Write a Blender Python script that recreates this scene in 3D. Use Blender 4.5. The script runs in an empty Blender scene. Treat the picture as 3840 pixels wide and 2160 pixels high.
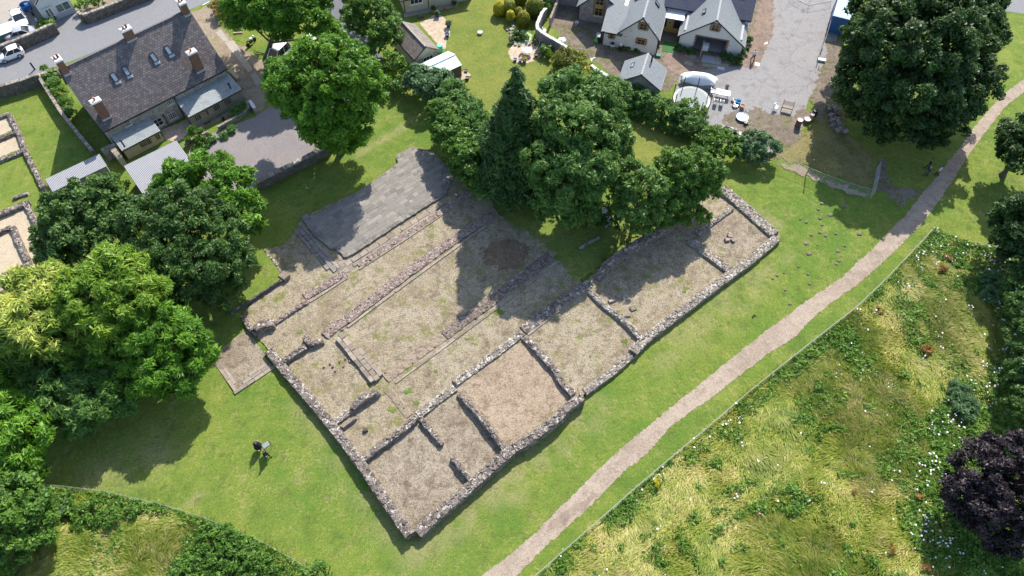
import bpy, bmesh, math, random
import numpy as np
from mathutils import Vector, Matrix, geometry
random.seed(7)
RNG = np.random.default_rng(11)
R = math.radians
S = bpy.context.scene
C = S.collection

# ---------------------------------------------------------------- camera, sky, sun, exposure
FPX, PITCH, HC = 2663.0, R(58), 65.0
cam_d = bpy.data.cameras.new("camera")
cam = bpy.data.objects.new("camera", cam_d); C.objects.link(cam)
cam.location = (0, 0, HC); cam.rotation_euler = (R(90) - PITCH, 0, 0)
cam_d.sensor_width = 36; cam_d.lens = 36 * FPX / 3840
cam_d.clip_start = 1; cam_d.clip_end = 3000
S.camera = cam
SUN_EL, SUN_AZ = R(43), R(72)               # azimuth measured from +x towards +y
w = bpy.data.worlds.new("World"); S.world = w; w.use_nodes = True
nt = w.node_tree
sky = nt.nodes.new('ShaderNodeTexSky'); sky.sky_type = 'NISHITA'; sky.sun_disc = False
sky.sun_elevation = SUN_EL; sky.sun_rotation = R(90) - SUN_AZ
nt.links.new(sky.outputs[0], nt.nodes['Background'].inputs[0])
nt.nodes['Background'].inputs[1].default_value = 0.145
sl = bpy.data.lights.new("sun", 'SUN'); sl.energy = 4.4; sl.angle = R(0.5); sl.color = (1.0, 0.955, 0.88)
so = bpy.data.objects.new("sun", sl); C.objects.link(so)
sd = Vector((math.cos(SUN_EL) * math.cos(SUN_AZ), math.cos(SUN_EL) * math.sin(SUN_AZ), math.sin(SUN_EL)))
so.rotation_euler = sd.to_track_quat('Z', 'Y').to_euler(); so.location = (20, 60, 80)
S.view_settings.view_transform = 'Standard'; S.view_settings.look = 'None'
S.view_settings.gamma = 1; S.view_settings.exposure = 0.95
S.cycles.max_bounces = 6; S.cycles.transparent_max_bounces = 4

# ---------------------------------------------------------------- survey: sight lines to points on the ground
_F = np.array([0, math.cos(PITCH), -math.sin(PITCH)]); _D = np.array([0, -math.sin(PITCH), -math.cos(PITCH)])
def src(k, x, y):
    if k == 'o': return x * 3840 / 2576, y * 3840 / 2576
    if k == 's': return x, y
    if k[0] in 'abc': return 960 * int(k[1]) + x * 960 / 1932, 720 * 'abc'.index(k[0]) + y * 720 / 1449
    ox, oy, m = DET[k]; return ox + x * m, oy + y * m
DET = {'d1': (2140, 0, 400/1932), 'd2': (2500, 0, 400/1932), 'd3': (380, 360, 400/1932), 'd4': (640, 240, 320/1932),
       'd5': (0, 0, 320/1932), 'd6': (1460, 0, 400/1932), 'd7': (2500, 240, 400/1932), 'd8': (900, 1600, 160/1932),
       'e1': (760, 0, 400/1932), 'e2': (1840, 0, 400/1932), 'e3': (2840, 0, 400/1932), 'e4': (2860, 330, 400/1932),
       'e5': (780, 1220, 400/1932), 'e6': (3380, 560, 240/1932), 'e7': (1100, 850, 300/1932), 'e8': (2860, 540, 560/1932)}
def ray(k, x, y):
    u, v = src(k, x, y)
    return np.array([(u - 1920) / FPX, 0, 0]) + (v - 1080) / FPX * _D + _F
def W(k, x, y, z=0.0):
    d = ray(k, x, y); t = (z - HC) / d[2]
    p = t * d; return np.array([p[0], p[1], z])
def WS(k, pts, z=0.0): return [W(k, x, y, z) for x, y in pts]
def on_plane(k, x, y, P0, ang):
    """sight line meets the vertical plane through P0 along ang: (distance along, height)"""
    d = ray(k, x, y); n = np.array([-math.sin(ang), math.cos(ang)])
    t = (n @ np.array(P0[:2])) / (n @ d[:2])
    p = t * d; q = p[:2] - np.array(P0[:2])
    return q[0] * math.cos(ang) + q[1] * math.sin(ang), HC + p[2]

# ---------------------------------------------------------------- terrain
UA = np.array([math.cos(R(40.3)), math.sin(R(40.3))]); UB = np.array([UA[1], -UA[0]])
_B = W('o', 1035, 1367)[:2]; _L = W('o', 668, 875)[:2]
S0, T1, T0 = _B @ UA, _B @ UB, _L @ UB
def H(x, y):
    x = np.asarray(x, float); y = np.asarray(y, float)
    s = x * UA[0] + y * UA[1]; t = x * UB[0] + y * UB[1]
    z = -0.6 + 0.42 * (s - S0) / 51 + 0.55 * (T1 - t) / 25
    return np.clip(z, -0.7, 0.0)
def G(k, x, y, dz=0.0):
    z = 0.0
    for _ in range(4):
        p = W(k, x, y, z + dz); z = float(H(p[0], p[1]))
    return np.array([p[0], p[1], z + dz])
def GS(k, pts): return [G(k, x, y) for x, y in pts]

# ---------------------------------------------------------------- noise for numpy
_lat = RNG.random((64, 256, 256)).astype(np.float32) if False else RNG.random((8, 256, 256)).astype(np.float32)
def vnoise(x, y, scale, layer=0):
    x = np.asarray(x) * scale + 100.5; y = np.asarray(y) * scale + 77.7
    xi = np.floor(x).astype(int); yi = np.floor(y).astype(int); fx = x - xi; fy = y - yi
    fx = fx * fx * (3 - 2 * fx); fy = fy * fy * (3 - 2 * fy)
    L = _lat[layer % 8]; a = xi % 256; b = yi % 256; a1 = (xi + 1) % 256; b1 = (yi + 1) % 256
    return (L[a, b] * (1 - fx) + L[a1, b] * fx) * (1 - fy) + (L[a, b1] * (1 - fx) + L[a1, b1] * fx) * fy
def inside(px, py, poly):
    poly = np.asarray([p[:2] for p in poly]); r = np.zeros(np.shape(px), bool)
    j = len(poly) - 1
    for i in range(len(poly)):
        xi, yi = poly[i]; xj, yj = poly[j]
        if yi != yj:
            c = ((yi > py) != (yj > py)) & (px < (xj - xi) * (py - yi) / (yj - yi) + xi)
            r ^= c
        j = i
    return r

# ---------------------------------------------------------------- materials
def nd(t, ty, ins=None, **pr):
    n = t.nodes.new(ty)
    for k, v in pr.items(): setattr(n, k, v)
    for k, v in (ins or {}).items():
        s = n.inputs[k]
        if isinstance(v, bpy.types.NodeSocket): t.links.new(v, s)
        else:
            if s.type == 'RGBA' and len(v) == 3: v = (*v, 1)
            s.default_value = v
    return n
class M:
    def __init__(s, name):
        s.m = bpy.data.materials.new(name); s.m.use_nodes = True; s.t = s.m.node_tree
        s.b = s.t.nodes['Principled BSDF']; s.pos = nd(s.t, 'ShaderNodeNewGeometry').outputs['Position']
    def noise(s, scale, detail=3, rough=.6, vec=None, dist=0.0):
        return nd(s.t, 'ShaderNodeTexNoise', {'Scale': scale, 'Detail': detail, 'Roughness': rough, 'Vector': vec or s.pos, 'Distortion': dist}).outputs['Fac']
    def vor(s, scale, feature='F1', out='Color', vec=None, rnd=1.0):
        return nd(s.t, 'ShaderNodeTexVoronoi', {'Scale': scale, 'Vector': vec or s.pos, 'Randomness': rnd}, feature=feature).outputs[out]
    def ramp(s, fac, stops):
        n = nd(s.t, 'ShaderNodeValToRGB', {'Fac': fac}); e = n.color_ramp.elements
        while len(e) < len(stops): e.new(.5)
        for el, (p, c) in zip(e, stops): el.position = p; el.color = (*c, 1) if len(c) == 3 else c
        return n.outputs[0]
    def step(s, fac, a, b):
        return nd(s.t, 'ShaderNodeMapRange', {'Value': fac, 'From Min': a, 'From Max': b}).outputs[0]
    def mix(s, fac, a, b, blend='MIX'):
        n = nd(s.t, 'ShaderNodeMix', data_type='RGBA', blend_type=blend)
        for i, v in ((0, fac), (6, a), (7, b)):
            if isinstance(v, bpy.types.NodeSocket): s.t.links.new(v, n.inputs[i])
            else: n.inputs[i].default_value = (*v, 1) if isinstance(v, tuple) and len(v) == 3 else v
        return n.outputs[2]
    def mth(s, op, a, b=0.0):
        n = nd(s.t, 'ShaderNodeMath', operation=op)
        for i, v in ((0, a), (1, b)):
            if isinstance(v, bpy.types.NodeSocket): s.t.links.new(v, n.inputs[i])
            else: n.inputs[i].default_value = v
        return n.outputs[0]
    def attr(s, name='tint'): return nd(s.t, 'ShaderNodeAttribute', attribute_name=name).outputs['Fac']
    def uv(s): return nd(s.t, 'ShaderNodeUVMap').outputs[0]
    def scalev(s, vec, sc, rot=(0, 0, 0)): return nd(s.t, 'ShaderNodeMapping', {'Vector': vec, 'Scale': sc, 'Rotation': rot}).outputs[0]
    def done(s, col, rough=.9, bump=None, bs=.5, bd=.05, spec=.3, metal=0.0):
        if isinstance(col, bpy.types.NodeSocket): s.t.links.new(col, s.b.inputs['Base Color'])
        else: s.b.inputs['Base Color'].default_value = (*col, 1)
        if isinstance(rough, bpy.types.NodeSocket): s.t.links.new(rough, s.b.inputs['Roughness'])
        else: s.b.inputs['Roughness'].default_value = rough
        s.b.inputs['Specular IOR Level'].default_value = spec; s.b.inputs['Metallic'].default_value = metal
        if bump is not None:
            n = nd(s.t, 'ShaderNodeBump', {'Height': bump, 'Strength': bs, 'Distance': bd})
            s.t.links.new(n.outputs[0], s.b.inputs['Normal'])
        return s.m
MT = {}
def plain(name, col, rough=.6, spec=.4, metal=0.0, var=.12):
    m = M(name); n = m.noise(1.7, 4)
    c = m.mix(n, tuple(max(0, v * (1 - var)) for v in col), tuple(v * (1 + var) for v in col))
    MT[name] = m.done(c, rough, spec=spec, metal=metal); return MT[name]
def lawn_mat(name, green, yellow, dry, k_y=(.42, .585), k_d=(.53, .65), dk=.45):
    m = M(name)
    big = m.noise(.07, 5, .65); mid = m.noise(.34, 5, .72); sm = m.noise(1.25, 4, .75); fine = m.noise(5.0, 4, .8); tiny = m.noise(19, 2, .8)
    mow = m.noise(1.1, 3, .6, m.scalev(m.pos, (.12, 1.4, 1), (0, 0, R(-40))))
    f = m.mth('ADD', m.mth('MULTIPLY', big, .35), m.mth('ADD', m.mth('MULTIPLY', mid, .4), m.mth('ADD', m.mth('MULTIPLY', sm, .15), m.mth('MULTIPLY', mow, .1))))
    c = m.mix(m.step(f, *k_y), green, yellow)
    d = m.mth('ADD', m.mth('MULTIPLY', m.step(m.mth('ADD', m.mth('MULTIPLY', mid, .35), m.mth('ADD', m.mth('MULTIPLY', sm, .4), m.mth('MULTIPLY', fine, .25))), *k_d), .75), m.mth('MULTIPLY', m.attr('dry'), .95))
    c = m.mix(nd(m.t, 'ShaderNodeClamp', {'Value': d}).outputs[0], c, dry)
    c = m.mix(m.mth('MULTIPLY', m.step(m.noise(.62, 5, .7), .52, .64), dk), c, tuple(v * .5 for v in green))
    c = m.mix(m.mth('MULTIPLY', m.step(m.noise(2.4, 4, .7), .55, .66), .5), c, tuple(v * .55 for v in green))
    c = m.mix(m.step(fine, .34, .66), m.mix(.36, c, (0, .004, 0)), c)
    c = m.mix(m.step(tiny, .36, .68), m.mix(.30, c, (0.0, .008, 0)), m.mix(.14, c, (.55, .52, .25)))
    fl = m.step(m.vor(1.6, 'F1', 'Distance'), .05, .03)
    c = m.mix(m.mth('MULTIPLY', fl, m.step(m.noise(.25, 2), .46, .6)), c, (.65, .65, .55))
    MT[name] = m.done(c, .95, m.mth('ADD', tiny, m.mth('MULTIPLY', fine, .8)), .75, .06, .15)
lawn_mat('lawn', (.094, .198, .014), (.225, .275, .032), (.34, .30, .14))
lawn_mat('garden_lawn', (.135, .20, .02), (.235, .25, .035), (.29, .26, .08), (.42, .56), (.54, .66), dk=.25)
lawn_mat('rough_grass', (.13, .15, .03), (.24, .20, .07), (.30, .23, .11), (.42, .55), (.48, .6))
def dirt_mat(name, a, b, dk, green=None, gk=(.7, .8), rs=1.0, bs=.8):
    m = M(name); big = m.noise(.22 * rs, 5, .7); mid = m.noise(1.6 * rs, 4, .7); fine = m.noise(8, 3, .75)
    st = m.noise(5, 3, .8, m.scalev(m.pos, (1, 3.2, 1), (0, 0, .5)), 1.2)
    c = m.mix(m.step(m.mth('ADD', m.mth('MULTIPLY', big, .55), m.mth('MULTIPLY', mid, .45)), .44, .56), a, b)
    c = m.mix(m.step(st, .5, .68), c, tuple(v * 1.25 for v in a))
    c = m.mix(m.mth('MULTIPLY', m.step(fine, .50, .64), .8), c, dk); c = m.mix(m.mth('MULTIPLY', m.step(m.noise(.9, 5, .8), .50, .64), .62), c, dk)
    c = m.mix(m.mth('MULTIPLY', m.step(m.noise(20, 2), .56, .7), .6), c, dk)
    if green:
        g = m.mth('MULTIPLY', m.step(m.noise(.5, 4, .7), *gk), m.step(mid, .35, .55)); c = m.mix(g, c, green)
    MT[name] = m.done(c, .95, m.mth('ADD', m.mth('ADD', st, fine), mid), bs, .07, .1)
dirt_mat('dry_floor', (.365, .308, .22), (.25, .198, .132), (.088, .068, .046), (.15, .16, .04), (.52, .66))
dirt_mat('red_floor', (.375, .298, .218), (.305, .228, .16), (.13, .09, .058), (.2, .19, .06), (.7, .78))
dirt_mat('brown_floor', (.335, .283, .21), (.225, .178, .125), (.078, .058, .04), (.2, .19, .06), (.74, .8))
dirt_mat('path', (.365, .295, .23), (.285, .225, .172), (.185, .142, .105), None, rs=.6, bs=.35)
dirt_mat('sand', (.43, .355, .255), (.39, .32, .225), (.31, .25, .175), None, bs=.3)
dirt_mat('earth', (.235, .19, .15), (.165, .132, .102), (.08, .065, .05), (.11, .12, .035), (.5, .62))
dirt_mat('red_gravel', (.29, .215, .17), (.21, .155, .125), (.12, .09, .07), (.15, .15, .05), (.62, .7))
dirt_mat('track', (.33, .265, .195), (.255, .20, .145), (.15, .115, .085), (.2, .2, .07), (.55, .68))
dirt_mat('mud', (.30, .235, .182), (.235, .182, .138), (.16, .12, .09), None, bs=.4)
dirt_mat('soil_stain', (.24, .17, .11), (.175, .12, .075), (.08, .055, .036), None)
def gravel_mat(name, a, b, sc=9, crack=0.0, stain=.4):
    m = M(name); c = m.mix(m.step(m.noise(.25, 5, .65), .35, .65), a, b)
    v = m.vor(sc, 'F1', 'Color'); c = m.mix(.5, c, m.mix(m.step(v, 0, 1), tuple(x * .6 for x in a), tuple(min(.8, x * 1.45) for x in a)))
    c = m.mix(m.mth('MULTIPLY', m.step(m.noise(.7, 6, .75), .50, .68), stain), c, (a[0] * .58, a[1] * .52, a[2] * .46))
    if crack:
        e = m.vor(.22, 'DISTANCE_TO_EDGE', 'Distance', nd(m.t, 'ShaderNodeVectorMath', {0: m.pos, 1: nd(m.t, 'ShaderNodeTexNoise', {'Scale': .8, 'Vector': m.pos, 'Detail': 4}).outputs['Color']}, operation='ADD').outputs[0])
        c = m.mix(m.mth('MULTIPLY', m.step(e, .007, .002), crack), c, (.05, .048, .042))
    MT[name] = m.done(c, .9, m.noise(14, 3), .5, .03, .2)
gravel_mat('drive_gravel', (.19, .172, .17), (.24, .205, .19), 11, stain=.2)
gravel_mat('road_asphalt', (.185, .185, .19), (.205, .20, .198), 16, .0, .12)
gravel_mat('dark_asphalt', (.12, .12, .13), (.14, .14, .145), 14, .0, .2)
gravel_mat('court_tarmac', (.225, .215, .212), (.255, .24, .23), 16, .5, .65)
gravel_mat('concrete', (.33, .295, .25), (.285, .25, .21), 20, .3, .15)
gravel_mat('patio_stone', (.41, .325, .235), (.35, .275, .195), 3.2, .0, .15)
def rubble_mat(name, cols, sc=3.6, mortar=(.2, .17, .14), bs=1.0):
    m = M(name)
    wv = nd(m.t, 'ShaderNodeVectorMath', {0: m.pos, 1: nd(m.t, 'ShaderNodeTexNoise', {'Scale': 2.5, 'Vector': m.pos}).outputs['Color']}, operation='ADD').outputs[0]
    v = m.vor(sc, 'F1', 'Color', wv); sep = nd(m.t, 'ShaderNodeSeparateColor', {0: v}).outputs
    ed = m.vor(sc, 'DISTANCE_TO_EDGE', 'Distance', wv)
    n = len(cols); c = m.ramp(sep[0], [(i / n, cols[i]) for i in range(n)]); 
    for nn in m.t.nodes:
        if nn.type == 'VALTORGB': nn.color_ramp.interpolation = 'CONSTANT'
    t = m.attr('tint'); c = m.mix(m.step(t, .01, .02), c, m.ramp(t, [(i / (n - 1), cols[i]) for i in range(n)]))
    c = m.mix(m.mth('MULTIPLY', m.step(ed, .07, .02), m.mth('SUBTRACT', 1.0, m.step(t, .01, .02))), c, mortar)
    li = m.step(m.noise(1.6, 5, .75), .58, .68); c = m.mix(m.mth('MULTIPLY', li, .55), c, (.50, .49, .45))
    dk = m.step(m.noise(2.6, 4, .7), .58, .70); c = m.mix(m.mth('MULTIPLY', dk, .42), c, (.085, .072, .06))
    gr = m.noise(18, 3, .7); c = m.mix(m.step(gr, .35, .7), m.mix(.3, c, (.04, .035, .03)), c)
    MT[name] = m.done(c, .92, m.mth('ADD', m.step(ed, 0, .12), m.mth('MULTIPLY', gr, .7)), bs, .06, .2)
rubble_mat('rubble', [(0.230, 0.186, 0.159), (0.322, 0.267, 0.224), (0.138, 0.110, 0.094), (0.529, 0.477, 0.408), (0.259, 0.207, 0.175)])
rubble_mat('rubble_pale', [(0.342, 0.296, 0.244), (0.451, 0.397, 0.329), (0.220, 0.185, 0.152), (0.610, 0.555, 0.476), (0.366, 0.305, 0.250)])
rubble_mat('rubble_red', [(0.432, 0.308, 0.259), (0.356, 0.259, 0.227), (0.540, 0.432, 0.367), (0.254, 0.178, 0.151), (0.594, 0.497, 0.432)], 6.5)
rubble_mat('rubble_brown', [(.31, .24, .19), (.24, .18, .14), (.39, .31, .25), (.165, .125, .10), (.46, .385, .33)], 6.0)
rubble_mat('rubble_dark', [(.15, .135, .12), (.20, .18, .155), (.12, .105, .095), (.25, .225, .19), (.17, .15, .13)], 4.2)
rubble_mat('house_stone', [(.40, .37, .32), (.46, .42, .36), (.33, .30, .26), (.50, .47, .41), (.30, .26, .22)], 3.0, (.44, .41, .36), .4)
rubble_mat('pink_stone', [(.36, .28, .27), (.31, .245, .24), (.40, .33, .31), (.27, .22, .215), (.42, .36, .34)], 4.0, (.38, .31, .29), .4)
rubble_mat('slab', [(0.213, 0.193, 0.167), (0.246, 0.221, 0.190), (0.178, 0.163, 0.147), (0.297, 0.267, 0.227), (0.223, 0.203, 0.177)], .001, (.2, .19, .18), .4)
rubble_mat('flag_base', [(0.209, 0.189, 0.162), (0.243, 0.219, 0.186), (0.176, 0.162, 0.144), (0.290, 0.261, 0.220), (0.219, 0.198, 0.173)], 1.9, (.10, .095, .09), .3)
rubble_mat('sandstone', [(.33, .265, .20), (.27, .22, .17), (.38, .315, .25), (.20, .165, .13), (.34, .29, .24)], .001, (.3, .25, .2), .7)
def slate_mat(name, a, b, c3, rw=.32, rh=.26, moss=0.0, rough=.6, vary=1.0, bs=.6):
    m = M(name); uv = m.uv()
    br = nd(m.t, 'ShaderNodeTexBrick', {'Vector': uv, 'Scale': 1.0, 'Mortar Size': .014, 'Brick Width': rw, 'Row Height': rh, 'Color1': (0, 0, 0), 'Color2': (1, 1, 1), 'Mortar': (.5, .5, .5), 'Mortar Smooth': .1})
    br.offset = .5
    f = br.outputs['Color']; c = m.ramp(f, [(0, a), (.5, b), (1, c3)])
    c = m.mix(m.step(m.noise(.7, 5, .7), .38, .66), c, m.mix(.5, c, b))
    c = m.mix(m.mth('MULTIPLY', m.step(m.noise(2.2, 4, .7, m.scalev(uv, (1, .35, 1))), .58, .72), .35 * vary), c, (.36, .33, .31))
    if moss: c = m.mix(m.mth('MULTIPLY', m.step(m.noise(3.0, 5, .75), .54, .66), moss), c, (.07, .06, .04))
    c = m.mix(br.outputs['Fac'], c, tuple(v * .35 for v in a))
    hgt = m.mth('SUBTRACT', f, m.mth('MULTIPLY', br.outputs['Fac'], 1.5))
    MT[name] = m.done(c, rough, hgt, bs, .03, .35)
slate_mat('old_slate', (.108, .092, .092), (.145, .122, .12), (.22, .188, .182), .34, .27, .25, .62, 1.2, .9)
slate_mat('grey_slate', (.20, .218, .226), (.228, .246, .254), (.178, .195, .204), .26, .2, 0, .55, .2, .25)
slate_mat('green_slate', (.24, .26, .258), (.31, .33, .325), (.20, .225, .228), .4, .22, 0, .55, .8, .4)
slate_mat('blue_slate', (.055, .062, .10), (.07, .078, .12), (.045, .05, .085), .4, .3, 0, .5, .0, .9)
slate_mat('concrete_tile', (.20, .165, .14), (.25, .21, .18), (.155, .125, .105), .3, .33, .9, .85, .3, 1.0)
slate_mat('brick', (.30, .15, .10), (.36, .20, .13), (.24, .12, .085), .22, .075, .2, .85, .4, .4)
def corr_mat():
    m = M('corrugated'); uv = m.uv(); wv = nd(m.t, 'ShaderNodeTexWave', {'Vector': uv, 'Scale': 2.05, 'Distortion': 0.0}, bands_direction='X').outputs['Fac']
    c = m.mix(wv, (.20, .20, .225), (.345, .345, .36)); c = m.mix(m.mth('MULTIPLY', m.step(m.noise(.9, 5, .7), .52, .7), .35), c, (.40, .35, .32))
    c = m.mix(m.mth('MULTIPLY', m.step(m.noise(3, 3, .6, m.scalev(uv, (.25, 4, 1))), .56, .7), .25), c, (.36, .33, .32))
    MT['corrugated'] = m.done(c, .55, wv, 1.0, .05, .4)
corr_mat()
def render_mat(name, a, b):
    m = M(name); c = m.mix(m.step(m.noise(.8, 5, .6), .35, .68), a, b)
    c = m.mix(m.mth('MULTIPLY', m.step(m.noise(3, 3, .6, m.scalev(m.pos, (1, 1, .15))), .56, .72), .25), c, tuple(v * .7 for v in a))
    MT[name] = m.done(c, .9, m.noise(20, 3), .25, .02, .2)
render_mat('white_render', (.60, .58, .53), (.65, .63, .58)); render_mat('cream_render', (.46, .41, .30), (.51, .46, .34))
render_mat('cottage_render', (.56, .57, .57), (.63, .64, .64)); render_mat('buff_render', (.37, .31, .21), (.42, .355, .245)); render_mat('grey_board', (.24, .21, .165), (.28, .245, .195))
for a in [('oak', (.40, .24, .075), .5), ('dark_wood', (.10, .075, .055), .8), ('timber', (.36, .28, .20), .85), ('white_paint', (.76, .76, .75), .5), ('black_plastic', (.02, .02, .024), .45),
          ('white_plastic', (.8, .8, .79), .4), ('terracotta', (.42, .19, .10), .8), ('blue_glaze', (.03, .035, .14), .3), ('lead', (.42, .44, .46), .5), ('white_lead', (.72, .73, .74), .45),
          ('green_plastic', (.10, .40, .05), .5), ('teal_plastic', (.12, .55, .45), .4), ('blue_steel', (.03, .115, .30), .5), ('pale_blue_steel', (.30, .45, .54), .5), ('galvanised', (.46, .47, .47), .5),
          ('pale_rail', (.30, .31, .25), .8), ('turf_mat', (.03, .12, .03), .95), ('mole_earth', (.155, .12, .09), 1.0), ('ridge_dark', (.12, .11, .11), .8), ('ridge_grey', (.24, .245, .25), .7), ('blue_plastic', (.05, .22, .50), .4), ('sky_plastic', (.08, .35, .60), .4),
          ('stone_white', (.58, .55, .52), .9), ('shed_roof', (.50, .61, .60), .6), ('red_lamp', (.35, .02, .04), .3), ('skin', (.50, .32, .23), .6), ('hair_brown', (.07, .04, .025), .7), ('hair_grey', (.42, .38, .33), .7),
          ('black_cloth', (.012, .012, .018), .9), ('navy_cloth', (.02, .03, .09), .9), ('pale_cloth', (.60, .66, .74), .9), ('white_cloth', (.7, .68, .66), .9), ('tarp', (.70, .71, .72), .5), ('grey_tarp', (.24, .27, .28), .5),
          ('water', (.72, .80, .84), .1), ('tramp_mat', (.20, .22, .22), .7), ('pond_algae', (.20, .34, .10), .6), ('purple_brown', (.07, .05, .05), .8), ('tyre', (.02, .02, .02), .85), ('alloy', (.35, .35, .36), .35),
          ('screed', (.33, .33, .34), .8), ('sign_grey', (.17, .205, .19), .8), ('rust', (.13, .07, .045), .9), ('board', (.30, .26, .18), .9), ('green_fabric', (.05, .17, .13), .7), ('silver_white', (.62, .68, .68), .4), ('bark', (.10, .08, .06), .95), ('orange_plastic', (.6, .15, .05), .5)]:
    plain(*a)
for n, col, rg in (('car_white', (.78, .78, .78), .25), ('car_silver', (.33, .345, .36), .3)):
    plain(n, col, rg, .6, 0, .03)
m = M('glass'); MT['glass'] = m.done((.025, .03, .035), .08, spec=.6)
m = M('sky_glass'); MT['sky_glass'] = m.done((.20, .25, .29), .12, spec=.6)
m = M('green_glass'); MT['green_glass'] = m.done(m.mix(m.step(m.noise(1.3, 3), .4, .6), (.06, .085, .075), (.12, .16, .145)), .12, spec=.6)
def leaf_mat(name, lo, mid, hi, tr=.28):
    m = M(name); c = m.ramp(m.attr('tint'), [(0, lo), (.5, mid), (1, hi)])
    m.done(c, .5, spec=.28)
    t = nd(m.t, 'ShaderNodeBsdfTranslucent', {'Color': m.mix(.5, c, tuple(min(1, v * 1.6) for v in hi))})
    mx = nd(m.t, 'ShaderNodeMixShader', {0: tr, 1: m.b.outputs[0], 2: t.outputs[0]})
    m.t.links.new(mx.outputs[0], m.t.nodes['Material Output'].inputs[0]); MT[name] = m.m
leaf_mat('leaf_walnut', (.026, .075, .006), (.08, .20, .012), (.20, .36, .03))
leaf_mat('leaf_bright', (.028, .07, .010), (.08, .175, .022), (.18, .30, .045))
leaf_mat('leaf_mid', (.032, .08, .014), (.088, .182, .032), (.185, .30, .07))
leaf_mat('leaf_dark', (.022, .054, .010), (.056, .122, .022), (.125, .215, .05))
leaf_mat('leaf_syc', (.011, .033, .007), (.029, .070, .013), (.095, .17, .04))
leaf_mat('leaf_conifer', (.016, .044, .010), (.042, .095, .018), (.09, .165, .04), .15)
leaf_mat('leaf_hedge', (.026, .075, .014), (.076, .17, .03), (.17, .30, .075))
leaf_mat('leaf_yellow', (.03, .085, .008), (.09, .19, .014), (.22, .33, .03))
leaf_mat('leaf_flower', (.026, .078, .008), (.12, .22, .018), (.50, .53, .12))
leaf_mat('leaf_gold', (.14, .15, .012), (.42, .38, .02), (.62, .55, .03))
leaf_mat('leaf_topiary', (.05, .08, .012), (.13, .17, .02), (.40, .33, .02))
leaf_mat('leaf_purple', (.008, .006, .008), (.020, .013, .017), (.075, .052, .060), .1)
leaf_mat('leaf_glaucous', (.035, .08, .03), (.095, .18, .07), (.20, .31, .14))
leaf_mat('straw', (.07, .155, .014), (.265, .315, .042), (.56, .48, .21), .38)
leaf_mat('dock', (.13, .075, .022), (.26, .14, .035), (.36, .21, .055))
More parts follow.
